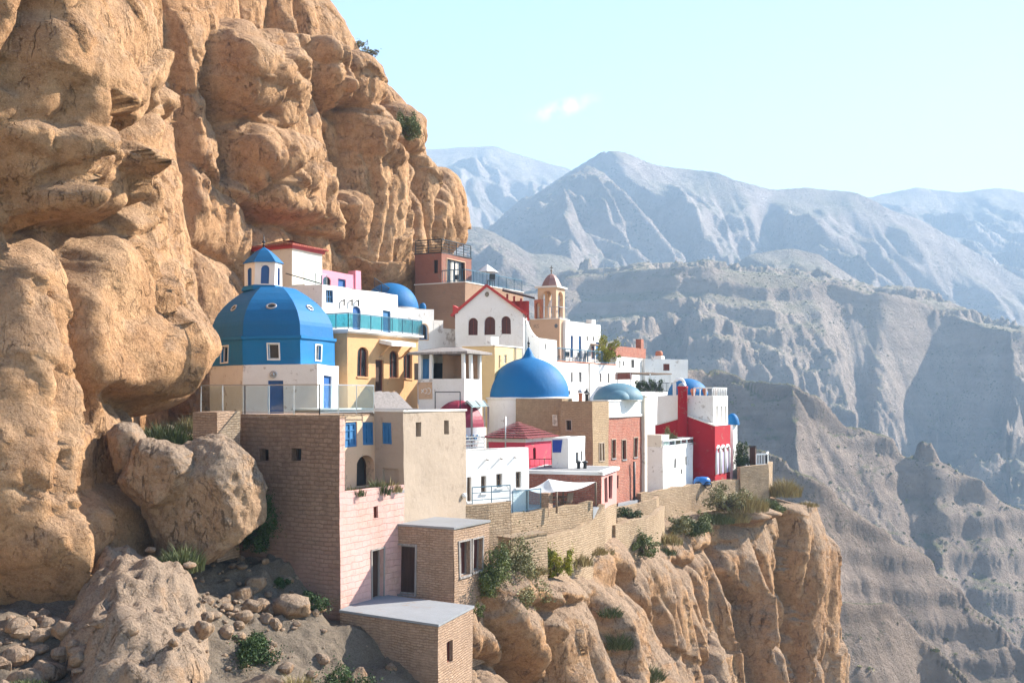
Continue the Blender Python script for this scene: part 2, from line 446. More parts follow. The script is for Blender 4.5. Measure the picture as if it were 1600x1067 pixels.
M['tanbrick'] = brick('tan_small_brick', (0.40, 0.28, 0.17), (0.47, 0.34, 0.21), (0.31, 0.21, 0.13), 0.3, 0.11, 0.018, dirt=0.2, bd=0.02)
M['redbrick'] = brick('red_brick', (0.42, 0.13, 0.085), (0.56, 0.22, 0.15), (0.42, 0.27, 0.21), 0.32, 0.11, 0.03, dirt=0.3)
M['stone'] = brick('dry_stone_wall', (0.40, 0.28, 0.175), (0.54, 0.40, 0.27), (0.29, 0.20, 0.12), 0.34, 0.12, 0.02, dirt=0.25, bd=0.05)
M['roof'] = plaster('grey_roof_screed', (0.25, 0.25, 0.255), (0.17, 0.165, 0.16), 0.5)
M['slab'] = plaster('pale_concrete', (0.26, 0.27, 0.285), (0.18, 0.18, 0.185), 0.5)
M['tile'] = brick('clay_roof_tile', (0.42, 0.10, 0.07), (0.52, 0.17, 0.11), (0.16, 0.05, 0.04), 0.24, 0.3, 0.05, dirt=0.4, bd=0.06)
M['darktile'] = brick('dark_roof_tile', (0.24, 0.055, 0.06), (0.30, 0.085, 0.085), (0.10, 0.03, 0.03), 0.3, 0.3, 0.04, dirt=0.3, bd=0.05)
M['redtrim'] = flat('red_trim', (0.42, 0.04, 0.035), 0.6)
M['wood'] = woodm('weathered_wood', (0.20, 0.14, 0.10))
M['darkwood'] = woodm('dark_wood', (0.055, 0.028, 0.02))
M['redwood'] = woodm('reddish_wood', (0.17, 0.05, 0.035))
M['greywood'] = woodm('grey_wood', (0.30, 0.27, 0.25))
M['iron'] = flat('dark_iron', (0.035, 0.04, 0.045), 0.5, 0.3)
M['blueiron'] = flat('blue_grey_iron', (0.05, 0.13, 0.19), 0.5)
M['steel'] = flat('steel', (0.42, 0.43, 0.44), 0.4, 0.7)
M['whitepaint'] = flat('white_paint', (0.78, 0.78, 0.76), 0.5, var=0.05)
M['fabric'] = flat('white_canvas', (0.62, 0.62, 0.61), 0.9, var=0.06)
M['terracotta'] = flat('terracotta', (0.42, 0.15, 0.08), 0.8)
M['pane'] = flat('dark_pane', (0.025, 0.028, 0.032), 0.12)
M['redpane'] = flat('dark_red_pane', (0.075, 0.02, 0.018), 0.3)
M['greypane'] = flat('grey_pane', (0.13, 0.15, 0.17), 0.15)
M['curtain'] = flat('pale_curtain', (0.6, 0.56, 0.5), 0.9)
M['bronze'] = flat('bell_bronze', (0.2, 0.16, 0.12), 0.4, 0.8)
M['bluepanel'] = flat('blue_panel', (0.012, 0.05, 0.30), 0.5)
M['blackrubber'] = flat('black_rubber', (0.02, 0.02, 0.02), 0.8)
def _glass(g, b):
    nt = g.nt; out = nt.nodes['Material Output']
    t = g.n('ShaderNodeBsdfTransparent'); t.inputs[0].default_value = (0.90, 0.97, 0.985, 1)
    gl = g.n('ShaderNodeBsdfGlossy'); gl.inputs['Roughness'].default_value = 0.08; gl.inputs[0].default_value = (0.75, 0.93, 1, 1)
    mx = g.n('ShaderNodeMixShader'); mx.inputs[0].default_value = 0.07
    nt.links.new(t.outputs[0], mx.inputs[1]); nt.links.new(gl.outputs[0], mx.inputs[2]); nt.links.new(mx.outputs[0], out.inputs[0])
M['glass'] = mk('clear_glass_panel', _glass)
def _tglass(g, b):
    nt = g.nt; out = nt.nodes['Material Output']
    t = g.n('ShaderNodeBsdfTransparent'); t.inputs[0].default_value = (0.25, 0.58, 0.64, 1)
    gl = g.n('ShaderNodeBsdfGlossy'); gl.inputs['Roughness'].default_value = 0.1
    mx = g.n('ShaderNodeMixShader'); mx.inputs[0].default_value = 0.1
    nt.links.new(t.outputs[0], mx.inputs[1]); nt.links.new(gl.outputs[0], mx.inputs[2]); nt.links.new(mx.outputs[0], out.inputs[0])
M['tealglass'] = mk('teal_glass_panel', _tglass)

M['cliff'] = rockm('sandstone', [(0.32, 0.165, 0.082), (0.48, 0.275, 0.14), (0.58, 0.37, 0.21)], greyamt=0.32)
M['prom'] = rockm('promontory_sandstone', [(0.27, 0.14, 0.07), (0.42, 0.24, 0.125), (0.53, 0.335, 0.19)], greyamt=0.6)
M['boulder'] = rockm('weathered_boulder_stone', [(0.26, 0.15, 0.085), (0.36, 0.23, 0.14), (0.44, 0.30, 0.19)], greyamt=0.6, scale=1.5)
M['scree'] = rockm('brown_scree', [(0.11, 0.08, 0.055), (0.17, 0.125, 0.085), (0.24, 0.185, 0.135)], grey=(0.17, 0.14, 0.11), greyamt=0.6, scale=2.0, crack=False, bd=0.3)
M['dirt'] = rockm('dry_earth', [(0.22, 0.15, 0.09), (0.30, 0.21, 0.13), (0.36, 0.26, 0.17)], greyamt=0.3, scale=2.0, crack=False, bd=0.15)
M['mount'] = farm('mountain_rock', (0.32, 0.255, 0.22), (0.60, 0.50, 0.44), (0.22, 0.22, 0.12), 0.5, 0.012, 48)
M['mesa'] = farm('canyon_rock', (0.29, 0.22, 0.18), (0.58, 0.47, 0.39), (0.20, 0.21, 0.10), 0.5, 0.03, 17.0, 0.08)
M['gorge'] = farm('gorge_rock', (0.21, 0.16, 0.13), (0.46, 0.355, 0.29), (0.13, 0.145, 0.06), 0.75, 0.07, 6.5, 0.13)
M['leaf_dark'] = leafm('dark_leaves', (0.016, 0.036, 0.010), (0.06, 0.10, 0.025))
M['leaf_mid'] = leafm('mid_leaves', (0.045, 0.065, 0.015), (0.16, 0.18, 0.05))
M['leaf_olive'] = leafm('olive_leaves', (0.085, 0.08, 0.03), (0.24, 0.22, 0.09))
M['leaf_yellow'] = leafm('yellow_green_leaves', (0.08, 0.11, 0.012), (0.38, 0.34, 0.03))
M['straw'] = leafm('dry_grass', (0.20, 0.15, 0.07), (0.40, 0.32, 0.14))
M['grass'] = leafm('green_grass', (0.05, 0.07, 0.025), (0.15, 0.16, 0.06))
M['bark'] = woodm('bark', (0.12, 0.085, 0.06))

# ------------------------------------------------------------------ mountains and gorge (real distances)
def ero(px, py, dx, dy, seed):
    ix, iy = np.floor(px).astype(np.int64), np.floor(py).astype(np.int64)
    zz = np.zeros_like(ix); va = 0; gx = 0; gy = 0; wt = 0
    for a in (-1, 0, 1, 2):
        for b in (-1, 0, 1, 2):
            cx, cy = ix + a - 1 + 1 - 0, iy + b
            ox = hf(cx, cy, zz, seed) * 0.5; oy = hf(cx, cy, zz, seed + 5) * 0.5
            qx, qy = px - cx - ox, py - cy - oy
            w = np.exp(-2.0 * (qx * qx + qy * qy)); wt = wt + w
            mag = (qx * dx + qy * dy) * 2 * np.pi
            c, s_ = np.cos(mag), -np.sin(mag)
            va = va + c * w; gx = gx + s_ * dx * w; gy = gy + s_ * dy * w
    return va / wt, gx / wt, gy / wt

def eroded(Xg, Yg, base, scale, amp, seed, octs=5, branch=0.9, base_amp=0.0, gain=0.5, slope_k=1.0):
    """base(x,y)->z ; adds gullies that run down the slope"""
    def full(x, y):
        z = base(x, y)
        if base_amp: z = z + base_amp * fbm(x / scale * 0.35, y / scale * 0.35, 0 * x + seed, 3, 0.5, seed)
        return z
    e = scale * 0.08
    z = full(Xg, Yg)
    zx = (full(Xg + e, Yg) - z) / e; zy = (full(Xg, Yg + e) - z) / e
    sl = np.sqrt(zx * zx + zy * zy) + 1e-6
    dx, dy = -zy / sl, zx / sl
    st = np.clip(sl * 2.2 * slope_k, 0.0, 1.0)
    h = 0; gx = 0 * Xg; gy = 0 * Xg; a = 1.0; f = 1.0; tot = 0
    for o in range(octs):
        ddx, ddy = dx + gy * branch * 0.16, dy - gx * branch * 0.16
        n_ = np.sqrt(ddx ** 2 + ddy ** 2) + 1e-6
        v, ex, ey = ero(Xg / scale * f, Yg / scale * f, ddx / n_ , ddy / n_, seed + o * 31)
        h = h + a * v; gx = gx + ex * a * f; gy = gy + ey * a * f
        tot += a; a *= gain; f *= 1.95
    return z, h / tot * st * amp

def crest(pts, Yc, smooth=6):
    xs = np.array([p[0] for p in pts], float); zs = np.array([Z(p[1], Yc) for p in pts], float)
    g = np.linspace(xs[0] - 400, xs[-1] + 400, 3000); v = np.interp(g, xs, zs)
    k = np.exp(-0.5 * (np.arange(-30, 31) * (g[1] - g[0]) / smooth) ** 2); k /= k.sum()
    v2 = np.convolve(np.pad(v, 30, mode='edge'), k, 'valid')
    return lambda px: np.interp(px, g, v2)

def ridge_layer(name, pts, Yc, slope, reach, scale, amp, seed, matn, y0, y1, bslope=0.25, base_amp=0.0, steps=None, px0=560, px1=1700,
                dpx=1.7, ry=0.0035, tau=None, wob=0.03, foot=-170, crestw=0.08, octs=5, rough=0.0, smooth=6, skew=0.1, ridge_amp=0.0, K=1.0):
    Yc, reach, scale, amp, y0, y1, base_amp, ridge_amp, rough = (q * K for q in (Yc, reach, scale, amp, y0, y1, base_amp, ridge_amp, rough)); skew = skew / K; foot = foot * max(K, 1)
    if steps: steps = (steps[0] * K, steps[1])
    cz = crest(pts, Yc, smooth)
    toe = lambda q: 1 - 0.92 * sstep(0.55 * reach, 1.35 * reach, q)
    px = np.concatenate([np.arange(-300, px0, 14), np.arange(px0, px1, dpx), np.arange(px1, 2500, 14)])
    ys = np.exp(np.arange(math.log(y0), math.log(y1), ry))
    Yg, PX = np.meshgrid(ys, px, indexing='ij')
    Xg = (PX - CX) / F * Yg
    def base(x, y, clean=False):
        p = x / y * F + CX
        q = 1.0 / (scale * 2.2)
        yc = Yc * (1 + wob * vnoise(p / 170.0, 0 * p + seed, 0 * p))
        d = yc - y
        df = np.maximum(d, 0); db = np.maximum(-d, 0)
        g_ = sstep(0, reach * 0.4, df)
        wx = x + scale * 0.9 * vnoise(x * q, y * q, 0 * x + 5.5, seed + 40); wy = y + scale * 0.9 * vnoise(x * q + 9, y * q, 0 * x + 2.5, seed + 41)
        zc = cz(p + skew * df)
        drop = slope * (reach * (1 - np.exp(-df / reach))) + 0.12 * df
        if clean: return zc - drop - bslope * db, drop + bslope * db
        rg = fbm((wx + 0.55 * wy * np.sign(skew)) * q, wy * q * 0.45, 0 * x + seed, 3, 0.5, seed + 42, True)
        return zc - drop - bslope * db + ridge_amp * (rg - 0.35) * (g_ + 0.03) * toe(df)
    z, e = eroded(Xg, Yg, base, scale, amp, seed, octs, base_amp=base_amp)
    d = np.abs(Yc - Yg)
    k = crestw + (1 - crestw) * sstep(0, reach * 0.3, d)
    z = base(Xg, Yg) + (z - base(Xg, Yg)) * sstep(0, reach * 0.5, d) * toe(d) + e * k * toe(d)
    cl, dr = base(Xg, Yg, True); add = z - cl; lim = 1.15 * dr + 1.5e-3 * Yc
    z = cl + np.where(add > 0, add * lim / (np.maximum(add, 0) + lim), add)
    if rough: z = z + rough * fbm(Xg / (scale * .5), Yg / (scale * .5), z / (scale * .5), 5, 0.55, seed + 3, True) * k + rough * .5 * fbm(Xg / (scale * .13), Yg / (scale * .13), z / (scale * .13), 4, 0.6, seed + 6, True) * k
    if steps:
        s_, mixf = steps
        zz = z / s_ + 0.9 * vnoise(Xg / (s_ * 7), Yg / (s_ * 7), 0 * Xg, seed + 9)
        fr = zz - np.floor(zz)
        z = z + mixf * s_ * ((np.floor(zz) + sstep(0.38, 0.62, fr)) - zz) * sstep(0.25, 0.6, 0.5 + vnoise(Xg / (s_ * 11), Yg / (s_ * 11), 0 * Xg, seed + 19))
    z = np.maximum(z, foot)
    o = grid_mesh(name, np.stack([Xg, Yg, z], -1), M[matn], flip=False)
    o['kind'] = 'structure'
    return o

ridge_layer('distant_mountains', [(300, 300), (640, 236), (705, 232), (770, 228), (800, 240), (890, 265), (1000, 330), (1200, 352), (1330, 322), (1360, 309), (1430, 291), (1500, 301), (1560, 294), (1600, 300), (1700, 292), (2000, 330)],
            4300, 0.55, 1500, 420, 130, 3, 'mount', 1800, 4700, base_amp=50, ry=0.003, skew=0.05, ridge_amp=230, rough=14.0, foot=40, K=0.81)
ridge_layer('main_mountains', [(500, 520), (640, 440), (700, 405), (767, 357), (812, 320), (885, 273), (953, 240), (981, 245), (1020, 259), (1065, 262), (1122, 271), (1144, 284), (1206, 298), (1262, 290), (1285, 293), (1335, 300), (1364, 315), (1397, 335), (1431, 343), (1487, 374), (1521, 394), (1600, 442), (1750, 500), (2100, 560)],
            2700, 0.7, 900, 330, 160, 11, 'mount', 1400, 3000, base_amp=50, ry=0.0026, wob=0.06, skew=0.13, ridge_amp=260, rough=16.0, smooth=9, foot=40, K=0.91)
ridge_layer('low_hills', [(300, 420), (600, 380), (720, 352), (760, 358), (800, 378), (830, 398), (860, 397), (890, 402), (912, 420), (940, 470), (1000, 520), (1100, 450), (1130, 427), (1170, 400), (1234, 389), (1280, 398), (1325, 428), (1400, 480), (1500, 560), (1900, 640)],
            1650, 0.5, 500, 170, 60, 23, 'mount', 1300, 1900, base_amp=20, ry=0.003, foot=20, skew=-0.1, rough=9.0, ridge_amp=75, K=0.97)
ridge_layer('canyon_mesa', [(600, 520), (700, 500), (860, 462), (885, 440), (920, 428), (1000, 420), (1080, 419), (1150, 425), (1240, 430), (1290, 445), (1340, 455), (1420, 470), (1490, 495), (1540, 515), (1600, 530), (1700, 545), (2200, 560)],
            950, 1.15, 420, 150, 88, 41, 'mesa', 440, 1350, bslope=0.02, base_amp=30, steps=(21, 0.38), ry=0.0021, wob=0.10, crestw=0.12, rough=19.0, octs=6, skew=-0.25, ridge_amp=215, K=1.21)
ridge_layer('canyon_ridge', [(300, 560), (900, 575), (1080, 583), (1129, 589), (1163, 610), (1245, 613), (1284, 630), (1318, 662), (1342, 669), (1391, 695), (1420, 708), (1458, 715), (1502, 758), (1555, 783), (1600, 821), (1700, 900), (2100, 1100)],
            430, 1.45, 260, 85, 40, 57, 'gorge', 235, 640, bslope=1.0, base_amp=9, steps=(13, 0.45), ry=0.0021, wob=0.07, crestw=0.25, rough=13.0, octs=6, skew=-0.5, ridge_amp=75, K=1.3)
ridge_layer('gorge_slope', [(300, 640), (900, 650), (1130, 690), (1207, 720), (1245, 739), (1313, 782), (1371, 836), (1429, 870), (1483, 918), (1536, 967), (1600, 1015), (1750, 1120), (2100, 1300)],
            265, 1.6, 170, 42, 17, 71, 'gorge', 165, 400, bslope=1.0, base_amp=5, steps=(7, 0.3), ry=0.0021, wob=0.06, crestw=0.3, rough=4.4, octs=6, foot=-140, skew=-0.5, ridge_amp=45, K=1.22)
ridge_layer('gorge_spur', [(300, 800), (1000, 870), (1318, 945), (1390, 952), (1439, 1010), (1502, 1059), (1600, 1120), (2100, 1400)],
            195, 1.5, 130, 28, 11, 83, 'gorge', 130, 280, bslope=1.0, base_amp=3, steps=(5, 0.3), ry=0.0021, wob=0.05, crestw=0.3, rough=2.4, octs=6, foot=-120, skew=-0.5, ridge_amp=24, K=1.15)
gb = MB(); gb.face([(-9000, -200, -230), (9000, -200, -230), (9000, 7000, -230), (-9000, 7000, -230)])
tag(gb.build('valley_floor', M['mount'], None, False), kind='structure')


# ------------------------------------------------------------------ cliffs
def spline(pts, n):
    pts = np.array(pts, float); out = []
    m = len(pts)
    for i in range(m - 1):
        p0, p1, p2, p3 = pts[max(i - 1, 0)], pts[i], pts[i + 1], pts[min(i + 2, m - 1)]
        t = np.linspace(0, 1, 60, endpoint=False)[:, None]
        out.append(0.5 * (2 * p1 + (p2 - p0) * t + (2 * p0 - 5 * p1 + 4 * p2 - p3) * t * t + (3 * p1 - p0 - 3 * p2 + p3) * t ** 3))
    q = np.concatenate(out + [pts[-1:]])
    s = np.concatenate([[0], np.cumsum(np.hypot(*np.diff(q[:, :2], axis=0).T))])
    u = np.linspace(0, s[-1], n)
    return u, np.stack([np.interp(u, s, q[:, k]) for k in range(q.shape[1])], 1)

class Cliff:
    """a rock wall over a curve in plan; pushed outwards by lobes, columns, cracks and noise"""
    def __init__(s, pts, du, z0, z1, dz, outward=1, seed=1):
        L_ = sum(math.hypot(pts[i + 1][0] - pts[i][0], pts[i + 1][1] - pts[i][1]) for i in range(len(pts) - 1))
        s.u, c = spline(pts, int(L_ / du)); s.c = c[:, :2]; s.extra = c[:, 2:]
        t = np.gradient(s.c, axis=0); k = np.exp(-0.5 * (np.arange(-60, 61) * du / 1.6) ** 2); k /= k.sum()
        t = np.stack([np.convolve(np.pad(t[:, i], 60, mode='edge'), k, 'valid') for i in (0, 1)], 1)
        t /= np.linalg.norm(t, axis=1)[:, None]
        s.n = np.stack([t[:, 1], -t[:, 0]], 1) * outward
        s.z = np.arange(z0, z1, dz)
        s.U, s.Zg = np.meshgrid(s.u, s.z, indexing='ij')
        s.d = np.zeros_like(s.U); s.seed = seed
    def find(s, px, Yh):
        k = (px - CX) / F
        e = np.abs(s.c[:, 0] / s.c[:, 1] - k) * F + np.abs(s.c[:, 1] - Yh) * 4.0
        return int(np.argmin(e))
    def lobe(s, px, py, Yh, rw, rh, amp, up=2.5, p=2.4, q=2.0, tilt=0.0, dn=None, k=0.25, ww=True):
        """lobe of half width rw px, half height rh px, pushed out by amp metres; dn: half height below the middle"""
        i = s.find(px, Yh); Y = s.c[i, 1]; j = min(i + 3, len(s.u) - 1); i0 = max(i - 3, 0)
        dpx = abs((s.c[j, 0] / s.c[j, 1] - s.c[i0, 0] / s.c[i0, 1]) * F) / (s.u[j] - s.u[i0])
        ru = rw / max(dpx, F / Y * 0.3); zc = Z(py, Y); rz = rh / F * Y; rd = (dn or rh) / F * Y
        wx = 0.22 * ru * vnoise(s.U / ru * 1.1, s.Zg / rz * 1.1, 0 * s.U + px * .13, s.seed + 5) if ww else 0
        wz = 0.22 * rz * vnoise(s.U / ru * 1.1 + 7, s.Zg / rz * 1.1, 0 * s.U + px * .13, s.seed + 6) if ww else 0
        a = (s.U - s.u[i] - tilt * (s.Zg - zc) + wx) / ru; b = s.Zg - zc + wz
        b = np.where(b > 0, b / rz, b / rd)
        r = (np.abs(a) ** p + np.abs(b) ** p)
        h = amp * np.clip(1 - r, 0, 1) ** (1.0 / q)
        h = np.where(r < 1, h, -0.001) 
        if amp > 0: s.d = np.where(r < 1.0, smax(s.d, s.d * 0.35 + h, k), s.d)
        else: s.d = s.d + h
        return s
    def columns(s, wu, wz, amp, seed, mask=1.0, warpa=0.35, edge=0.4):
        x = s.U / wu; y = s.Zg / wz
        x = x + warpa * vnoise(s.U / wu * .8, s.Zg / wu * .5, 0 * x, seed + 1); y = y + warpa * vnoise(s.U / wu * .6, s.Zg / wu * .5, 0 * x + 4, seed + 2)
        f1, f2, cid = voro(x, y, 0 * x + 0.5, seed)
        e = np.clip((f2 - f1) / edge, 0, 1)
        s.d = s.d + mask * amp * (np.sqrt(1 - (1 - e) ** 2) * (0.55 + 0.9 * cid) - 0.6)
        return s
    def facets(s, wu, wz, amp, seed, mask=1.0, tiltk=1.0):
        x = s.U / wu; y = s.Zg / wz
        x = x + .3 * vnoise(s.U / wu * .9, s.Zg / wu * .7, 0 * x, seed + 1) + .08 * vnoise(s.U / wu * 4, s.Zg / wu * 4, 0 * x, seed + 4); y = y + .3 * vnoise(s.U / wu * .9, s.Zg / wu * .7, 0 * x + 4, seed + 2)
        ix, iy = np.floor(x).astype(np.int64), np.floor(y).astype(np.int64); f1 = np.full(x.shape, 9.); h = 0 * x; z0 = np.zeros_like(ix)
        for a in (-1, 0, 1):
            for b in (-1, 0, 1):
                jx, jy = ix + a, iy + b; qx, qy = jx + hf(jx, jy, z0, seed) - x, jy + hf(jx, jy, z0, seed + 1) - y; d = qx * qx + qy * qy
                v = (hf(jx, jy, z0, seed + 2) - .5) * 1.3 + tiltk * (qx * (hf(jx, jy, z0, seed + 3) - .5) + qy * (hf(jx, jy, z0, seed + 4) - .5)) * 2.4
                k = d < f1; h = np.where(k, v, h); f1 = np.minimum(f1, d)
        s.d = s.d + mask * amp * h
        return s
    def proj(s):
        x, y, z = s.world(s.d); s.PX, s.PY, s.YY = x / y * F + CX, HY - z / y * F, y + 0 * z
    def at_px(s, px, py, Yh):
        e = (s.PX - px) ** 2 + (s.PY - py) ** 2 + np.maximum(np.abs(s.YY - Yh) - 9, 0) ** 2 * 400
        c = np.where(e < max(e.min() * 1.5, 30.0), s.YY, 1e9); return np.unravel_index(np.argmin(c), c.shape)
    def groove(s, pts, Yh, w=0.35, depth=0.9, step=0.0, fall=3.0, wig=0.35):
        """a crevice along a line; step raises the rock on its right (or upper) side"""
        q = [s.at_px(px, py, Yh) for px, py in pts]; q = [(s.u[i], s.Zg[i, j]) for i, j in q]
        wu = s.U + wig * vnoise(s.U / 1.3, s.Zg / 1.3, 0 * s.U, s.seed + 61) + .12 * vnoise(s.U / .35, s.Zg / .35, 0 * s.U, s.seed + 63); wz = s.Zg + wig * vnoise(s.U / 1.3, s.Zg / 1.3, 0 * s.U + 3, s.seed + 62)
        best = np.full(s.U.shape, 1e9); sg = 0 * s.U; al = 0 * s.U; n = len(q) - 1
        for k in range(n):
            (a0, a1), (b0, b1) = q[k], q[k + 1]; t0, t1 = b0 - a0, b1 - a1; L_ = math.hypot(t0, t1) + 1e-6; t0, t1 = t0 / L_, t1 / L_
            f = np.clip((wu - a0) * t0 + (wz - a1) * t1, 0, L_); du, dz = wu - a0 - f * t0, wz - a1 - f * t1; d = np.hypot(du, dz); m = d < best
            best = np.where(m, d, best); sg = np.where(m, np.where(t0 * (wz - a1) - t1 * (wu - a0) > 0, 1.0, -1.0), sg); al = np.where(m, (k + f / L_) / n, al)
        taper = np.clip(np.minimum(al, 1 - al) * 6 + .25, 0, 1)
        sd = best * sg
        s.d = s.d - depth * taper * np.exp(-(best / w) ** 1.5) + 0.5 * step * taper * np.tanh(sd / .22) * np.exp(-best / fall)
        return s
    def rough(s, scale, amp, seed, ridged=False, zs=1.0, mask=1.0, oct=5, gain=0.5):
        x, y, z = s.world(s.d)
        s.d = s.d + mask * amp * fbm(x / scale, y / scale, z / scale * zs, oct, gain, seed, ridged)
        return s
    def lean(s, f): s.d = s.d + f(s.U, s.Zg); return s
    def world(s, d):
        return (s.c[:, 0:1] + s.n[:, 0:1] * d, s.c[:, 1:2] + s.n[:, 1:2] * d, s.Zg)
    def mesh(s, name, mat, cap=None):
        x, y, z = s.world(s.d)
        # settle tiny bits of noise up and down too, so courses of the grid do not show
        z = z + 0.10 * fbm(x / 0.8, y / 0.8, z / 0.8, 3, 0.5, s.seed + 99)
        V = np.stack([x, y, z], -1)
        if cap is not None:
            ex = []
            for d_, dzz in cap:
                zz = s.Zg[:, -1] + dzz + 0.5 * vnoise(x[:, -1] / 2, y[:, -1] / 2, 0 * zz0 if False else x[:, -1] * 0 + d_, 3)
                ex.append(np.stack([s.c[:, 0] + s.n[:, 0] * (s.d[:, -1] - d_), s.c[:, 1] + s.n[:, 1] * (s.d[:, -1] - d_), zz], -1))
            V = np.concatenate([V, np.stack(ex, 1)], 1)
        return tag(grid_mesh(name, V, mat, flip=True), kind='structure')

# --- the high cliff on the left
hc = [(-25, 25), (-21.2, 31), (-19.5, 36), (-18.1, 41), (-17.0, 45.5), (-16.7, 49.5), (-18.8, 54.5), (-20.6, 61), (-22.0, 68), (-21.0, 76), (-18.3, 83), (-15.3, 90), (-11.9, 97),
      (-8.6, 104), (-6.4, 110), (-6.0, 114), (-7.2, 120), (-11, 128), (-20, 140)]
C1 = Cliff(hc, 0.13, -13, 40, 0.13, 1, 11)
U, Zg = C1.U, C1.Zg
yb = C1.c[:, 1][:, None]; uend = C1.u[-1]
near = 1 - sstep(47, 53, yb); far = 1 - near
# profile: the near wall steps back below; the far wall leans back and rounds off at its ragged top
toph = np.interp(C1.c[:, 1], [26, 60, 72, 80, 86, 92, 98, 104, 110, 114, 120, 140], [40, 40, 40, 40, 39, 36, 32.5, 29, 25.2, 23.5, 20, 15])[:, None]
toph = toph + 1.4 * fbm(U / 5.0, 0 * U, 0 * U, 4, 0.6, 77)[:, :]
C1.lean(lambda u, z: -0.10 * np.maximum(z - 2, 0) * far - 0.05 * np.maximum(z, 0) * near)
C1.lean(lambda u, z: -0.055 * np.maximum(z - toph + 4.0, 0) ** 2 * 1.8)
C1.rough(12.0, 1.3, 3, zs=0.7, oct=3)
C1.columns(6.5, 40.0, 2.0, 21, mask=far, edge=.3)
N = 44
# near lobes (pixel middle, distance, half sizes, push)
C1.lobe(70, 90, 40, 125, 175, 2.0, dn=190, tilt=0.1)
C1.lobe(205, 60, 45, 75, 130, 1.2, tilt=0.15)
C1.lobe(95, 275, 41, 120, 60, 2.0, dn=78, p=3, q=2.2)
C1.lobe(205, 300, 44, 40, 55, 1.4, dn=52, p=3, q=2.2)
C1.lobe(28, 318, 39, 24, 26, 2.2, p=2.6)
C1.lobe(118, 240, 42, 42, 34, 2.3, p=3.0)
C1.lobe(80, 660, 39, 130, 300, 2.3, dn=310, p=2.6, tilt=0.06)
C1.lobe(85, 850, 39, 118, 100, 2.8, dn=112, p=2.8, q=2.2)
C1.lobe(178, 850, 42, 32, 60, 2.3, p=2.6)
C1.lobe(243, 470, 48, 70, 170, 2.0, dn=190, p=2.7, q=2.2, tilt=0.08)
C1.lobe(250, 565, 48, 62, 90, 2.5, dn=84, p=2.8, q=2.2)
C1.lobe(250, 225, 50, 36, 75, 1.4, dn=75, p=2.8)
C1.lobe(262, 160, 51, 20, 26, 1.8)
# far lobes
C1.lobe(400, 120, 82, 62, 75, 1.7, dn=70, p=2.9, q=2.4)
C1.lobe(395, 108, 82, 56, 36, 2.3, dn=40, p=3, q=2.6)
C1.lobe(425, 245, 84, 52, 40, 2.1, dn=48, p=2.8)
C1.lobe(480, 330, 88, 85, 60, 1.7, dn=36, p=3, q=2.8)
C1.lobe(470, 200, 88, 70, 160, 1.3, dn=150)
C1.lobe(514, 85, 93, 20, 26, 2.1, p=2.6)
C1.lobe(518, 135, 93, 22, 34, 2.0, p=2.6)
C1.lobe(567, 130, 98, 26, 48, 1.8)
C1.lobe(598, 320, 99, 50, 120, 2.2, dn=130, p=2.6)
C1.lobe(585, 215, 99, 36, 46, 2.4)
C1.lobe(670, 320, 107, 22, 80, 1.8, p=2.6)
C1.lobe(640, 200, 105, 24, 40, 1.6)
C1.lobe(706, 320, 111, 16, 62, 1.6, p=2.6)
C1.lobe(232, 700, 48, 60, 45, -1.6)
C1.proj()
GN = [([(48, 0), (40, 45), (23, 100), (30, 145)], 40, .4, 1.2, .8), ([(278, 5), (263, 66), (243, 101), (218, 177), (208, 218), (218, 253)], 46, .45, 1.3, -1.6),
      ([(5, 352), (66, 357), (116, 352), (147, 336), (203, 352), (222, 324), (240, 289)], 42, .35, .9, 1.6), ([(218, 324), (177, 375), (152, 430), (139, 506), (142, 566), (165, 610), (180, 668)], 45, .4, 1.3, 1.5),
      ([(177, 602), (215, 628), (256, 632), (307, 590), (333, 550)], 47, .4, .8, 1.4), ([(184, 780), (196, 830), (154, 925), (100, 965), (20, 975)], 41, .3, .4, -1.0),
      ([(15, 740), (36, 771), (56, 781), (69, 735), (85, 700)], 40, .12, .35, .2), ([(299, 203), (289, 284), (291, 330)], 52, .4, 1.2, -.8), ([(100, 130), (80, 220), (110, 300)], 41, .2, .5, .5), ([(170, 60), (190, 150), (165, 240)], 43, .22, .5, -.6),
      ([(60, 420), (95, 520), (80, 640)], 40, .15, .35, -.5), ([(240, 380), (262, 470), (250, 560)], 47, .12, .25, .3)]
GF = [([(333, 60), (338, 122), (358, 157), (369, 202), (376, 252), (374, 297)], 78, .6, 1.9, 1.6), ([(340, 140), (365, 188), (430, 172), (455, 130)], 82, .45, 1.1, 1.5), ([(378, 234), (380, 270), (407, 300), (439, 276), (470, 250)], 83, .45, 1.0, 1.4),
      ([(400, 330), (439, 346), (497, 352), (535, 350)], 87, .5, 1.1, 1.5), ([(486, 70), (502, 121), (529, 171), (542, 211), (549, 256), (545, 315), (560, 400)], 94, .6, 2.2, 1.0), ([(605, 160), (640, 215), (655, 252), (657, 306), (650, 390)], 103, .55, 1.9, -.8),
      ([(704, 262), (695, 315), (682, 385)], 109, .5, 1.6, .4), ([(536, 175), (560, 160), (595, 165)], 97, .35, .9, 1.0), ([(313, 245), (345, 275), (376, 297), (430, 355)], 76, .4, .7, .9), ([(560, 90), (552, 140), (565, 190)], 97, .4, 1.0, .8), ([(590, 230), (600, 300), (590, 390)], 100, .3, .7, .5), ([(440, 40), (455, 90), (480, 130)], 88, .4, .9, .8)]
for p_, Y_, w_, d_, s_ in GN + GF: C1.groove(p_, Y_, w_, d_, s_)
mR = sstep(-.12, .3, vnoise(C1.U / 5, C1.Zg / 6, 0 * C1.U, 301))
C1.facets(7.0, 13.0, 0.9, 91)
C1.facets(2.6, 4.6, 0.34, 92, mask=.35 + .65 * mR)
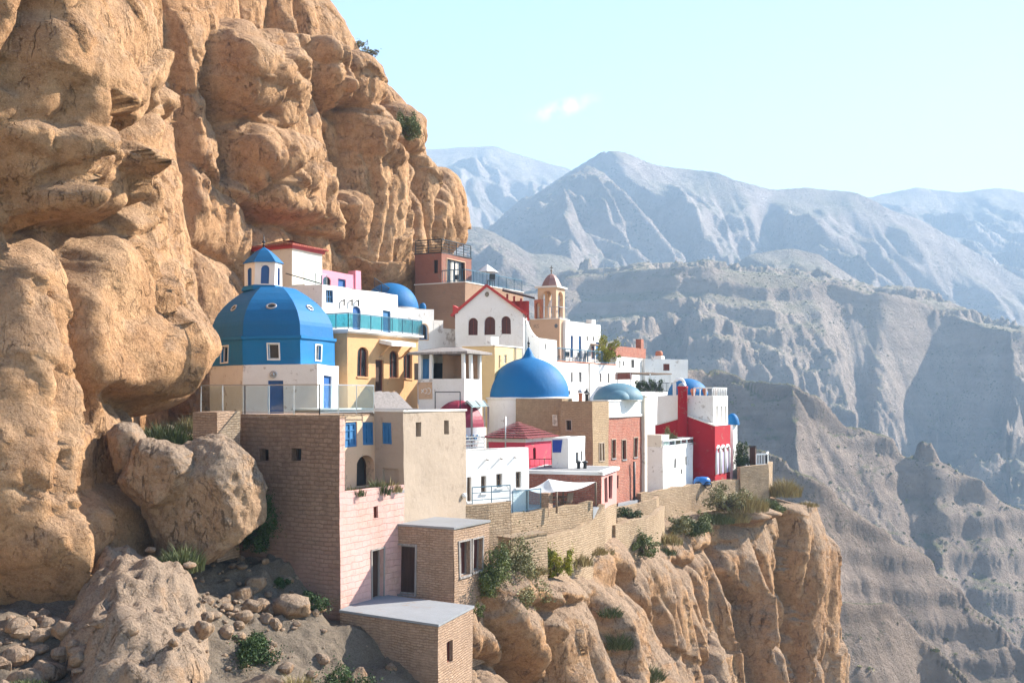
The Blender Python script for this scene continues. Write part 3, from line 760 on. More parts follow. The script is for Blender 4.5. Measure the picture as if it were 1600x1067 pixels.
C1.facets(1.0, 1.7, 0.21, 96, mask=.25 + .75 * mR)
C1.rough(3.6, 0.20, 31, True, zs=0.8, oct=4, gain=0.5, mask=.3 + .7 * mR)
C1.rough(0.9, 0.08, 33, False, oct=4, gain=0.6)
C1.rough(0.4, 0.035, 35, True, oct=3)
C1.mesh('cliff', M['cliff'])

# --- the promontory that carries the village
pc = [(-6.5, 47.5), (-4.2, 46.6), (-1.6, 46.8), (0.2, 50.5), (1.5, 55.5), (3.4, 60.5), (6.0, 66), (9.2, 73), (13, 81), (17.7, 88), (22.0, 93), (24.2, 96), (25.8, 100), (26.7, 106), (26.2, 115), (23, 128), (18, 150)]
C2 = Cliff(pc, 0.14, -42, 0, 0.14, 1, 51)
topz = np.interp(C2.u, [C2.u[C2.find(p, y)] for p, y in ((690, 43), (745, 47), (800, 51), (850, 55.5), (900, 60.5), (960, 66), (1020, 73), (1080, 81), (1150, 88), (1220, 93), (1280, 97), (1305, 100))],
                 [-8.7, -8.2, -7.4, -7.6, -7.9, -8.2, -8.8, -9.4, -9.3, -9.0, -9.1, -10.0])[:, None]
C2.Zg = C2.Zg + 0 * C2.U
C2.Zg = -42 + (C2.Zg + 42) / 42.0 * (topz + 42)
zr = topz - C2.Zg                                    # depth below the edge
slope_mid = np.interp(C2.c[:, 1], [40, 47, 56, 66, 78, 86, 92, 110], [0.10, 0.18, 0.26, 0.28, 0.22, 0.13, 0.06, 0.05])[:, None]
C2.lean(lambda u, z: slope_mid * zr - 1.0 * np.exp(-zr / 1.2))
C2.rough(10, 1.3, 5, zs=0.6)
msk = sstep(0.3, 4, zr)
C2.columns(6.0, 60.0, 3.2, 61, mask=msk, edge=0.36, warpa=0.28)
C2.columns(3.2, 40.0, 0.55, 62, mask=msk, edge=0.25)
C2.lobe(1180, 830, 90, 60, 40, 1.6, dn=60, p=2.6)
C2.lobe(1165, 800, 89, 28, 22, 2.0)
C2.lobe(1150, 900, 89, 50, 60, 1.5, dn=70, p=3)
C2.lobe(1230, 860, 94, 30, 110, 1.8, dn=160, p=2.8)
C2.lobe(1285, 900, 98, 26, 120, 1.8, dn=160, p=2.8)
C2.lobe(840, 960, 54, 62, 60, 1.7, dn=80, p=2.6)
C2.lobe(930, 880, 63, 40, 40, 1.4)
C2.lobe(1000, 930, 70, 46, 70, 1.3, p=2.7)
C2.proj()
for p_, Y_, w_, d_, s_ in [([(1236, 775), (1246, 843), (1232, 894), (1244, 950), (1248, 1044), (1250, 1100)], 93, .6, 2.4, .8), ([(1122, 830), (1136, 894), (1169, 950), (1169, 1058), (1170, 1110)], 84, .5, 1.7, .7), ([(1090, 895), (1117, 988), (1117, 1063), (1120, 1110)], 78, .5, 1.5, .7),
                           ([(975, 875), (1000, 927), (1028, 969), (1047, 1000), (1060, 1070)], 66, .5, 1.6, .9), ([(770, 936), (817, 979), (841, 1035), (848, 1090)], 51, .5, 1.6, .8), ([(940, 930), (960, 975), (981, 1016), (995, 1063)], 60, .4, 1.3, .6), ([(1296, 900), (1300, 969), (1286, 1035), (1285, 1090)], 98, .5, 1.5, -.6),
                           ([(870, 930), (890, 980), (880, 1060)], 55, .35, 1.0, .7), ([(1190, 850), (1205, 930), (1200, 1040)], 89, .4, 1.2, .6), ([(820, 930), (870, 945), (920, 935)], 55, .3, .7, .9), ([(1050, 870), (1085, 880), (1120, 850)], 76, .35, .8, .9), ([(1140, 815), (1180, 822), (1225, 805)], 88, .35, .8, 1.0), ([(1045, 930), (1065, 1000), (1070, 1090)], 72, .35, 1.0, .5)]:
    C2.groove(p_, Y_, w_, d_, s_)
mR = sstep(-.15, .3, vnoise(C2.U / 4, C2.Zg / 6, 0 * C2.U, 303))
C2.facets(3.2, 9.0, 0.5, 93, msk)
C2.facets(1.2, 2.6, 0.2, 94, msk * (.3 + .7 * mR))
C2.rough(3.0, 0.2, 71, True, zs=0.45, mask=msk * (.3 + .7 * mR), oct=4)
C2.rough(0.9, 0.10, 73, False, zs=0.8, oct=4, gain=0.6)
C2.rough(0.4, 0.04, 75, True, oct=3)
C2.mesh('promontory_cliff', M['prom'], cap=[(1.5, 0.25), (3.5, 0.2), (6, -0.6)])

# --- village ground: a sheet through known heights
def idw(Xg, Yg, ctrl, pw=3.0):
    num = 0; den = 0
    for x, y, z in ctrl:
        w = 1.0 / (((Xg - x) ** 2 + (Yg - y) ** 2) ** (pw / 2) + 0.05)
        num = num + w * z; den = den + w
    return num / den
def inside(px, py, poly):
    r = np.zeros(px.shape, bool); n = len(poly)
    for i in range(n):
        (x0, y0), (x1, y1) = poly[i][:2], poly[(i + 1) % n][:2]
        c = ((y0 > py) != (y1 > py)) & (px < (x1 - x0) * (py - y0) / (y1 - y0 + 1e-12) + x0)
        r ^= c
    return r
ctrl = [(X(531, 44), 44, -9.2), (X(640, 48), 48, -9.6), (X(760, 50), 50, -9.8), (X(780, 58), 58, -7.5), (X(800, 55), 55, -8.8), (X(830, 55), 55, -9.3), (X(950, 64), 64, -9.6), (X(975, 80), 80, -8.8), (X(1036, 88), 88, -8.3),
        (X(1117, 95), 95, -7.8), (X(1200, 99), 99, -7.9), (X(1250, 97), 97, -8.7), (X(430, 66), 66, -1.9), (X(340, 60), 60, -2.5), (X(590, 73), 73, -1), (X(560, 80), 80, 1.6), (X(450, 85), 85, 3.5), (X(610, 95), 95, 3.5),
        (X(690, 103), 103, 2.5), (X(770, 88), 88, -1), (X(850, 106), 106, 1.0), (X(915, 100), 100, -2.2), (X(700, 76), 76, -2.6), (X(850, 76), 76, -5.6), (X(830, 68), 68, -6.5), (X(1040, 115), 115, -3.5), (X(1040, 98), 98, -6.5),
        (X(700, 120), 120, 1), (X(1100, 125), 125, -7), (X(1150, 140), 140, -9), (-25, 60, -3), (-25, 100, 4)]
ctrl += [(float(C2.c[i, 0] + C2.n[i, 0] * -2.5), float(C2.c[i, 1] + C2.n[i, 1] * -2.5), float(topz[i, 0] + .15)) for i in range(10, len(C2.u) - 5, 22)]
gx, gy = np.meshgrid(np.arange(-30, 34, 0.5), np.arange(41, 146, 0.5), indexing='ij')
gz = idw(gx, gy, ctrl, 3.4)
gz = gz + 0.25 * fbm(gx / 4, gy / 4, 0 * gx, 4, 0.5, 9)
poly = [(p[0], p[1]) for p in pc] + [(-60, 150), (-60, 40.5)]
keep = inside(gx, gy, [(float(C2.c[i, 0] - C2.n[i, 0] * 2.0), float(C2.c[i, 1] - C2.n[i, 1] * 2.0)) for i in range(0, len(C2.u), 8)] + [(-60, 150), (-60, 46)])
tag(grid_mesh('village_ground', np.stack([gx, gy, gz], -1), M['dirt'], keep), kind='structure')

# --- near hillside below the cliff, bottom left
hx, hy = np.meshgrid(np.arange(-30, 6, 0.12), np.arange(24, 54, 0.12), indexing='ij')
hctrl = [(X(0, 31), 31, -8.5), (X(90, 33), 33, -8.9), (X(200, 34), 34, -8.2), (X(300, 34), 34, -8.6), (X(420, 36), 36, -9.8), (X(560, 37), 37, -10.6), (X(680, 38), 38, -11.6), (X(250, 39), 39, -7.0), (X(300, 45), 45, -7.0), (X(180, 41), 41, -6.4),
         (X(400, 45), 45, -7.0), (X(440, 47), 47, -6.6), (X(400, 50), 50, -3.5), (X(330, 50), 50, -2.6), (X(260, 50), 50, -1.8), (X(480, 43), 43, -8.2), (X(531, 43), 43, -9.0), (X(610, 41), 41, -10.2), (X(660, 41), 41, -10.8), (X(60, 38), 38, -7.5), (-22, 50, -3), (-3, 40, -12.5), (-1.5, 36, -14.5), (-6, 30, -13), (-14, 27, -10)]
hzv = idw(hx, hy, hctrl, 3.0)
# the long smooth slab of grey rock
sx, sy = X(215, 36.5), 36.5
rr = ((hx - sx) * 0.92 + (hy - sy) * 0.38) / 2.3; tt = ((hy - sy) * 0.92 - (hx - sx) * 0.38) / 5.0
slab = np.power(np.clip(1 - np.abs(rr + .25 * vnoise(hx / 1.5, hy / 1.5, 0 * hx, 31)) ** 2.2 - np.abs(tt + .2 * vnoise(hx / 1.2, hy / 1.2, 0 * hx, 32)) ** 2.6, 0, 1), .75); sl_add = 1.35 * slab + .35 * sstep(0, .3, slab) * fbm((hx * .92 + hy * .38) / .55, (hy * .92 - hx * .38) / 2.4, 0 * hx, 5, .6, 33, True)
fall = np.maximum(hx + 2.6 + 0.25 * (hy - 41), 0); hzv = hzv - 1.6 * fall - 0.5 * np.minimum(fall, 3) ** 2
hzv = hzv + 0.75 * fbm(hx / 3, hy / 3, 0 * hx, 5, 0.6, 15) + 0.26 * fbm(hx / 0.9, hy / 0.9, hzv, 5, 0.6, 16, True)
f1, f2, cid = voro(hx / 0.7, hy / 0.7, 0 * hx + .5, 18)
hzv = hzv + 0.22 * np.clip(f2 - f1, 0, .5) * sstep(0.1, .35, vnoise(hx / 2.2, hy / 2.2, 0 * hx, 19)) * 2
hzv = np.where((hy > 43.2) & (hx > -7.5), np.minimum(hzv, -8.8), hzv)
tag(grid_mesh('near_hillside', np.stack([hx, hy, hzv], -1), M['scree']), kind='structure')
tag(grid_mesh('rock_slab', np.stack([hx, hy, hzv - .3 + sl_add * 1.15], -1), M['boulder'], slab > 0.0), kind='structure')
hzv = hzv + sl_add
def hill_z(x, y):
    i = int(np.clip((x + 30) / 0.12, 0, hx.shape[0] - 1)); j = int(np.clip((y - 24) / 0.12, 0, hx.shape[1] - 1)); return float(hzv[i, j])
def vill_z(x, y):
    i = int(np.clip((x + 30) / 0.5, 0, gx.shape[0] - 1)); j = int(np.clip((y - 41) / 0.5, 0, gx.shape[1] - 1)); return float(gz[i, j])

# ------------------------------------------------------------------ building kit
TH = math.radians(28)
def dirs(th): return Vector((math.sin(th), math.cos(th))), Vector((-math.cos(th), math.sin(th)))   # right-going, left-going
def reach(c, d, px):
    """how far from plan point c along d until it lies over image column px"""
    k = (px - CX) / F
    return (k * c.y - c.x) / (d.x - k * d.y)
def corner(pc, Y, pl, pr, th=None, dl=None, dr=None):
    """plan of a box seen on its nearest corner: [left, corner, right, back]"""
    eR, eL = dirs(TH if th is None else math.radians(th)); c = P2(pc, Y)
    a = dl if dl else reach(c, eL, pl); b = dr if dr else reach(c, eR, pr)
    l, r = c + eL * a, c + eR * b
    return [l, c, r, l + r - c]

class Edge:
    def __init__(s, a, b):
        s.a, s.b = Vector(a), Vector(b); s.d = (s.b - s.a); s.L = s.d.length; s.d.normalize()
        s.out = Vector((s.d.y, -s.d.x))
    def t(s, px): return reach(s.a, s.d, px)
    def at(s, t, o=0.0): return s.a + s.d * t + s.out * o
    def z(s, py, t): return Z(py, s.at(t).y)
    def p(s, t, z, o=0.0): q = s.at(t, o); return Vector((q.x, q.y, z))

def hole(e, px0, py0, px1, py1):
    t0, t1 = e.t(px0), e.t(px1); tm = (t0 + t1) / 2
    return (t0, e.z(py1, tm), t1, e.z(py0, tm))

def arc(t0, t1, zs, r, n=10):
    """points from right spring over the top to the left spring"""
    m = (t0 + t1) / 2
    return [(m + r * math.cos(math.pi * i / n) * ((t1 - t0) / 2 / r), zs + r * math.sin(math.pi * i / n)) for i in range(n + 1)]

def wall(mb, e, z0, z1, holes=(), rd=0.2, step=1.1, t0=0.0, t1=None):
    """wall over an edge with real openings; holes: (ta,za,tb,zb,arched)"""
    t1 = e.L if t1 is None else t1
    hs = [h for h in holes if h[0] < t1 and h[2] > t0]
    ts = sorted(set([t0, t1] + [min(max(x, t0), t1) for h in hs for x in (h[0], h[2])])); zs = sorted(set([z0, z1] + [min(max(x, z0), z1) for h in hs for x in (h[1], h[3])]))
    def fill(v):
        o = []
        for a, b in zip(v[:-1], v[1:]):
            n = max(1, int((b - a) / step)); o += [a + (b - a) * i / n for i in range(n)]
        return o + [v[-1]]
    T, ZZ = fill(ts), fill(zs)
    for i in range(len(T) - 1):
        for j in range(len(ZZ) - 1):
            a, b, c, d = T[i], T[i + 1], ZZ[j], ZZ[j + 1]; tm, zm = (a + b) / 2, (c + d) / 2
            if any(h[0] < tm < h[2] and h[1] < zm < h[3] for h in hs): continue
            mb.face([e.p(a, c), e.p(b, c), e.p(b, d), e.p(a, d)], [(a, c), (b, c), (b, d), (a, d)])
    for h in hs:
        ta, za, tb, zb = h[:4]; ar = h[4] if len(h) > 4 else 0
        dd = h[5] if len(h) > 5 else rd
        def rev(p, q): mb.face([e.p(*p), e.p(*q), e.p(*q, -dd), e.p(*p, -dd)])
        if ar:
            r = min(ar, (tb - ta) / 2, zb - za - 0.05); A = arc(ta, tb, zb - r, r)
            rev((ta, za), (tb, za)); rev((tb, za), (tb, zb - r)); rev((ta, zb - r), (ta, za))
            for p, q in zip(A[:-1], A[1:]):
                rev(p, q)
                mb.face([e.p(*p), e.p(p[0], zb), e.p(q[0], zb), e.p(*q)][::-1], [(x[0], x[1]) for x in (p, (p[0], zb), (q[0], zb), q)][::-1])
        else:
            for p, q in (((ta, za), (tb, za)), ((tb, za), (tb, zb)), ((tb, zb), (ta, zb)), ((ta, zb), (ta, za))): rev(p, q)

def outline(h):
    ta, za, tb, zb = h[:4]; ar = h[4] if len(h) > 4 else 0
    if not ar: return [(ta, za), (tb, za), (tb, zb), (ta, zb)]
    r = min(ar, (tb - ta) / 2, zb - za - 0.05)
    return [(ta, za), (tb, za)] + arc(ta, tb, zb - r, r)

def window(root, e, h, frame='wood', pane='pane', rd=0.2, fw=0.05, bars=(1, 0), name='window', sill=None, surround=None, shut=None):
    """frame with its pane; set in an opening"""
    ol = outline(h); dd = h[5] if len(h) > 5 else rd
    mb = MB(); cx = sum(p[0] for p in ol) / len(ol); cz = sum(p[1] for p in ol) / len(ol)
    def ring(mb, a, b, o0, o1, src=ol):
        n = len(src)
        def off(p, q):
            x, y = p[0] - (h[0] + h[2]) / 2, p[1] - (h[1] + h[3]) / 2
            wx, wz = (h[2] - h[0]) / 2, (h[3] - h[1]) / 2
            return ((h[0] + h[2]) / 2 + x * (wx + q) / wx, (h[1] + h[3]) / 2 + y * (wz + q) / wz)
        for i in range(n):
            p, q = src[i], src[(i + 1) % n]
            pi, qi, po, qo = off(p, a), off(q, a), off(p, b), off(q, b)
            mb.face([e.p(*po, o1), e.p(*qo, o1), e.p(*qi, o1), e.p(*pi, o1)])
            mb.face([e.p(*pi, o1), e.p(*qi, o1), e.p(*qi, o0), e.p(*pi, o0)])
            mb.face([e.p(*qo, o1), e.p(*po, o1), e.p(*po, o0), e.p(*qo, o0)])
    ring(mb, -fw, -0.003, -dd + 0.005, -dd + 0.07)
    ta, za, tb, zb = h[:4]
    for i in range(bars[0]):
        t = ta + (tb - ta) * (i + 1) / (bars[0] + 1)
        mb.hexa([e.p(t - .025, za + .02, -dd + .06), e.p(t + .025, za + .02, -dd + .06), e.p(t + .025, za + .02, -dd + .01), e.p(t - .025, za + .02, -dd + .01),
                 e.p(t - .025, zb - .02, -dd + .06), e.p(t + .025, zb - .02, -dd + .06), e.p(t + .025, zb - .02, -dd + .01), e.p(t - .025, zb - .02, -dd + .01)])
    for i in range(bars[1]):
        z = za + (zb - za) * (i + 1) / (bars[1] + 1)
        mb.hexa([e.p(ta + .02, z - .02, -dd + .055), e.p(tb - .02, z - .02, -dd + .055), e.p(tb - .02, z - .02, -dd + .012), e.p(ta + .02, z - .02, -dd + .012),
                 e.p(ta + .02, z + .02, -dd + .055), e.p(tb - .02, z + .02, -dd + .055), e.p(tb - .02, z + .02, -dd + .012), e.p(ta + .02, z + .02, -dd + .012)])
    o = mb.build(name, M[frame], root)
    pm = MB(); q = [(cx + (p[0] - cx) * 0.99, cz + (p[1] - cz) * 0.99) for p in ol]
    pm.face([e.p(*p, -dd + 0.012) for p in q]); pm.build('pane' if name == 'window' else 'door_leaf', M[pane], o)
    if surround:
        sm = MB(); ring(sm, 0.0, 0.07, -0.01, 0.04); sm.build(name + '_surround', M[surround], o)
    if sill:
        sm = MB(); sm.hexa([e.p(ta - .06, za - .09, .07), e.p(tb + .06, za - .09, .07), e.p(tb + .06, za - .09, -dd + .02), e.p(ta - .06, za - .09, -dd + .02),
                            e.p(ta - .06, za - .003, .07), e.p(tb + .06, za - .003, .07), e.p(tb + .06, za - .003, -dd + .02), e.p(ta - .06, za - .003, -dd + .02)])
        sm.build('sill', M[sill], o)
    return o

def door(root, e, h, frame='wood', leaf='darkwood', rd=0.2, **k):
    return window(root, e, h, frame, leaf, rd, 0.07, (0, 0), 'door', **k)

def body(root, poly, z0, z1, mat, holes=None, roof='roof', par=0.25, pt=0.22, name='wall', skip=(), step=1.1, cap=None):
    """walls round a plan, flat roof behind a low parapet. holes: {edge: [hole, ...]}"""
    mb = MB(); n = len(poly); E = [Edge(poly[i], poly[(i + 1) % n]) for i in range(n)]
    for i, e in enumerate(E):
        if i in skip: continue
        wall(mb, e, z0, z1, (holes or {}).get(i, ()), step=step)
    if par > 0:
        inn = inset(poly, pt)
        for i in range(n):
            a, b, c, d = poly[i], poly[(i + 1) % n], inn[(i + 1) % n], inn[i]
            if cap is None: mb.face([(a.x, a.y, z1), (b.x, b.y, z1), (c.x, c.y, z1), (d.x, d.y, z1)])
            mb.face([(c.x, c.y, z1 - par), (d.x, d.y, z1 - par), (d.x, d.y, z1), (c.x, c.y, z1)])
        w_ = mb.build(name, M[mat], root)
        rb = MB(); rb.poly(inset(poly, pt + 0.003), z1 - par + 0.01); rb.build('roof', M[roof], root)
    else:
        w_ = mb.build(name, M[mat], root)
        rb = MB(); rb.prism(inset(poly, -0.04), z1 + 0.002, z1 + 0.09, True); rb.build('roof', M[roof], root)
    if cap:
        cb = MB(); o = inset(poly, -0.06); q = inset(poly, pt + 0.05)
        for i in range(n):
            j = (i + 1) % n
            cb.face([(o[i].x, o[i].y, z1 + .08), (o[j].x, o[j].y, z1 + .08), (q[j].x, q[j].y, z1 + .08), (q[i].x, q[i].y, z1 + .08)])
            cb.face([(o[i].x, o[i].y, z1), (o[j].x, o[j].y, z1), (o[j].x, o[j].y, z1 + .08), (o[i].x, o[i].y, z1 + .08)])
            cb.face([(q[j].x, q[j].y, z1), (q[i].x, q[i].y, z1), (q[i].x, q[i].y, z1 + .08), (q[j].x, q[j].y, z1 + .08)])
            cb.face([(o[j].x, o[j].y, z1 ), (o[i].x, o[i].y, z1 ), (q[i].x, q[i].y, z1), (q[j].x, q[j].y, z1)])
        cb.build('coping', M[cap], root)
    return E

def inset(poly, k):
    n = len(poly); o = []
    for i in range(n):
        a, b, c = Vector(poly[i - 1]), Vector(poly[i]), Vector(poly[(i + 1) % n])
        d1, d2 = (b - a).normalized(), (c - b).normalized()
        n1, n2 = Vector((-d1.y, d1.x)), Vector((-d2.y, d2.x))
        m = n1 + n2; m = m / max(0.2, (1 + n1.dot(n2)))
        o.append(b + m * k)
    return o

def railing(root, pts, h=1.0, post=1.2, mat='iron', style='bars', name='railing', panel='glass', pw=0.045, gap=0.16, rails=2, thick=0.02):
    """pts: 3-D points along the foot"""
    mb = MB(); gl = MB()
    for a, b in zip(pts[:-1], pts[1:]):
        a, b = Vector(a), Vector(b); L_ = (b - a).length; n = max(1, round(L_ / post))
        for i in range(n + 1):
            p = a.lerp(b, i / n); mb.bar(p, p + Vector((0, 0, h)), pw)
        up = Vector((0, 0, 1))
        mb.bar(a + up * h, b + up * h, pw * 1.2)
        if style == 'bars':
            mb.bar(a + up * 0.1, b + up * 0.1, pw * .7)
            m = max(1, int(L_ / gap))
            for i in range(1, m): 
                p = a.lerp(b, i / m); mb.bar(p + up * 0.1, p + up * h, thick)
        elif style == 'rails':
            for r in range(rails): z = h * (r + 0.5) / (rails + 0.3); mb.bar(a + up * z, b + up * z, thick * 1.6)
        else:
            mb.bar(a + up * 0.08, b + up * 0.08, pw * .7)
            for i in range(n):
                p, q = a.lerp(b, (i + 0.04) / n), a.lerp(b, (i + 0.96) / n)
                d = (q - p).normalized(); nn = Vector((-d.y, d.x, 0)) * 0.006
                gl.hexa([p + up * .11 - nn, q + up * .11 - nn, q + up * .11 + nn, p + up * .11 + nn, p + up * (h - .04) - nn, q + up * (h - .04) - nn, q + up * (h - .04) + nn, p + up * (h - .04) + nn])
    o = mb.build(name, M[mat], root, False)
    if style == 'glass': gl.build('panel', M[panel], o, False)
    return o

def base_of(poly, z): 
    c = sum((Vector(p) for p in poly), Vector((0, 0))) / len(poly); return (c.x, c.y, z)

def dome(root, c, r, h, mat, name='dome', tip=None, prof=None, n=56, rim=None):
    """c: centre of the foot"""
    mb = MB()
    if prof is None: prof = [(math.cos(a), math.sin(a)) for a in [math.pi / 2 * i / 18 for i in range(19)]]
    pr = [(p[0] * r if p[0] > 1e-3 else 0.0, p[1] * h) for p in prof]
    mb.lathe(c, pr, n)
    return mb.build(name, M[mat], root, True)

def finial(root, c, h, mat='iron', cross=False, name='finial'):
    mb = MB(); c = Vector(c); mb.tube([c, c + Vector((0, 0, h))], [h * .06, h * .03], 6)
    mb.ball(c + Vector((0, 0, h * .45)), h * .13, 8); mb.ball(c + Vector((0, 0, h * .22)), h * .09, 8)
    if cross:
        mb.bar(c + Vector((-h * .22, 0, h * .8)), c + Vector((h * .22, 0, h * .8)), h * .08)
        mb.bar(c + Vector((0, 0, h * .5)), c + Vector((0, 0, h * 1.08)), h * .08)
    return mb.build(name, M[mat], root, False)

# ------------------------------------------------------------------ the village, front to back
def house(name, label, cat, poly, z0, group='houses stacked on the cliff terrace'):
    return thing(name, label, cat, base_of(poly, z0), group)
EL, ER = dirs(TH)[1], dirs(TH)[0]
def hz_(e, l, arch=0, rd=0.2):
    return [hole(e, *r) + (arch * 1.15 * (r[2] - r[0]) / 2 / F * e.at(e.t(r[0])).y if arch else 0, rd) for r in l]

# --- lowest block with the flat grey terrace
zt = -8.39
lp = [P2(531, 43.57), P2(685, 40.9), P2(738, 44.5)]; lp.append(lp[0] + lp[2] - lp[1])
r_ = house('terrace_block', 'rough brick block with a flat grey terrace on top, lowest of all below the hut', 'building', lp, -13.5)
e = Edge(lp[1], lp[2]); hs = hz_(e, [(699, 1000, 708, 1035)], 0.3)
body(r_, lp, -13.8, zt, 'hutbrick', {1: hs}, par=0, roof='slab')
window(r_, e, hs[0], 'redwood', 'redpane', bars=(0, 0))

# --- brick hut on it
hp = corner(709, 46.3, 608.5, 764)
r_ = house('brick_hut', 'small flat roofed brick hut with dark door and two windows, standing on the grey terrace', 'house', hp, zt)
eL_, eR_ = Edge(hp[0], hp[1]), Edge(hp[1], hp[2])
dh = hole(eL_, 617, 852, 648.5, 929); dh = (dh[0], zt + 0.03, dh[2], dh[3], 0, 0.25)
wh = hz_(eR_, [(718, 845, 735, 898), (739.5, 841, 754, 891)], 0, 0.25)
body(r_, hp, -11.5, Z(827, 46.3), 'hutbrick', {0: [dh], 1: wh}, par=0, roof='roof')
door(r_, eL_, dh, 'greywood', 'darkwood', surround='greywood')
for h in wh: window(r_, eR_, h, 'greywood', 'redpane', surround='greywood', sill='greywood', bars=(1, 0))

# --- tall brick house carrying the chapel terrace
ap = corner(531, 44.0, 375, 700)
CA = ap[1]; zA1, zLog = -0.85, -3.9
tT = reach(CA, ER, 631); CT = CA + ER * tT; rec = reach(CT, EL, 585)
tp = corner(631, CT.y, 585, 728)
tp = [CT + EL * 6.0, CT, tp[2], tp[2] + EL * 6.0]
r_ = house('brick_house', 'tall brown brick house with pink lower front and planted loggia, under the blue domed chapel', 'house', ap, -10.5)
eL_ = Edge(ap[0], ap[1])
hs = hz_(eL_, [(405, 702, 419.5, 720.5), (455.5, 701, 471, 720.5)], 0, 0.45)
mb = MB(); wall(mb, eL_, -10.8, zA1, hs, 0.45)
BL = ap[0] + ER * 9; e3 = Edge(BL, ap[0]); wall(mb, e3, -10.8, zA1)
mb.build('wall', M['brown'], r_)
for h in hs: window(r_, eL_, h, 'darkwood', 'pane', bars=(0, 0))
eR_ = Edge(CA, CT)
hp1 = hz_(eR_, [(584, 791, 590.5, 809.5)], 0, 0.15); hd = hole(eR_, 582, 859, 600, 938); hd = (hd[0], zt + 0.03, hd[2], hd[3], 0, 0.25)
mb = MB(); wall(mb, eR_, -10.8, zLog, hp1 + [hd], 0.25, 1.1)
# loggia: thin end wall, floor, recessed wall
fin = 0.33
A0 = CA + ER * fin
wall(mb, eR_, zLog, zA1, (), t0=0, t1=fin)
wall(mb, Edge(A0, A0 + EL * rec), zLog, zA1)
mb.build('wall', M['pinkbrick'], r_)
window(r_, eR_, hp1[0], 'redwood', 'redwood', 0.15, 0.03, bars=(0, 0)); door(r_, eR_, hd, 'greywood', 'darkwood', surround='greywood')
mb = MB(); er = Edge(A0 + EL * rec, CT + EL * rec)
wl = hz_(er, [(539, 660, 557.4, 699), (566, 660, 584, 696)], 0, 0.12); wa = hz_(er, [(557, 712, 584, 772)], 1, 0.5)
wa = [(wa[0][0], zLog + 0.05, wa[0][2], wa[0][3], wa[0][4], 0.5)]
wall(mb, er, zLog, zA1, wl + wa); mb.build('wall', M['apricot'], r_)
for h in wl: window(r_, er, h, 'shutter', 'shutter', 0.12, 0.09, bars=(1, 2))
window(r_, er, wa[0], 'darkwood', 'pane', 0.5, bars=(0, 0), name='archway')
mb = MB(); mb.prism([A0 + EL * 0.0, CT, CT + EL * rec, A0 + EL * rec], zLog - 0.2, zLog - 0.06); mb.build('loggia_floor', M['roof'], r_)
mb = MB(); mb.obox((A0 + CT) / 2 + EL * 0.12, ER, (CT - A0).length, 0.24, zLog - 0.05, zLog + 0.16); mb.build('sill_wall', M['pinkbrick'], r_)
mb = MB(); q = [ap[0], CA, CA + ER * fin, A0 + EL * rec, CT + EL * rec, CT + EL * 5, BL]; 
mb.prism([Vector(p) for p in [ap[0] - EL * .0, CA, A0, A0 + EL * rec, CT + EL * rec, CT + EL * 5.0, BL]], zA1 + 0.003, zA1 + 0.11); mb.build('roof', M['hutbrick'], r_)
bp = corner(339, 44.2, 302, 375)
mb = MB(); mb.prism(bp, -6.5, Z(643, 44.2)); mb.build('buttress', M['hutbrick'], r_)
zr = zA1 + 0.14; q0 = P2(314, 47.5); q1 = Edge(ap[0], CA).at(Edge(ap[0], CA).t(375), -0.3); q2 = Edge(ap[0], CA).at(Edge(ap[0], CA).t(492), -0.3)
q3 = q2 + ER * reach(q2, ER, 584)
railing(r_, [(q.x, q.y, zr) for q in (q0, q1, q2)], 1.2, 1.35, 'steel', 'glass', pw=0.04)
railing(r_, [(q.x, q.y, zr) for q in (q2, q3)], 1.2, 1.1, 'steel', 'glass', pw=0.04)

# --- tan plaster house beside it
r_ = house('tan_house', 'plain tan plaster house with small square windows, right of the pink brick wall', 'house', tp, -7.5)
eL_, eR_ = Edge(tp[0], tp[1]), Edge(tp[1], tp[2])
h0 = hz_(eL_, [(597, 660, 612, 693.5)], 0, 0.12); h2 = hz_(eL_, [(597.5, 731.5, 623, 762)], 0, 0.14); h1 = hz_(eR_, [(650, 658.5, 658, 681), (693.4, 657, 701, 678.7)], 0, 0.35)
body(r_, tp, -8.5, Z(643, CT.y), 'tan', {0: h0 + h2, 1: h1}, par=0.2, cap='offwhite')
window(r_, eL_, h0[0], 'shutter', 'shutter', 0.12, 0.09, bars=(1, 2))
mb = MB(); h = h2[0]; mb.face([eL_.p(h[0], h[1], -.138), eL_.p(h[2], h[1], -.138), eL_.p(h[2], h[3], -.138), eL_.p(h[0], h[3], -.138)]); mb.build('niche', M['tan'], r_)
for h in h1: window(r_, eR_, h, 'darkwood', 'pane', 0.35, bars=(0, 0))
mb = MB(); h = hole(eR_, 719, 768, 726, 778); c = eR_.p((h[0] + h[2]) / 2, (h[1] + h[3]) / 2, .08); mb.ball(c, 0.13, 8); mb.build('wall_lamp', M['whitepaint'], r_)

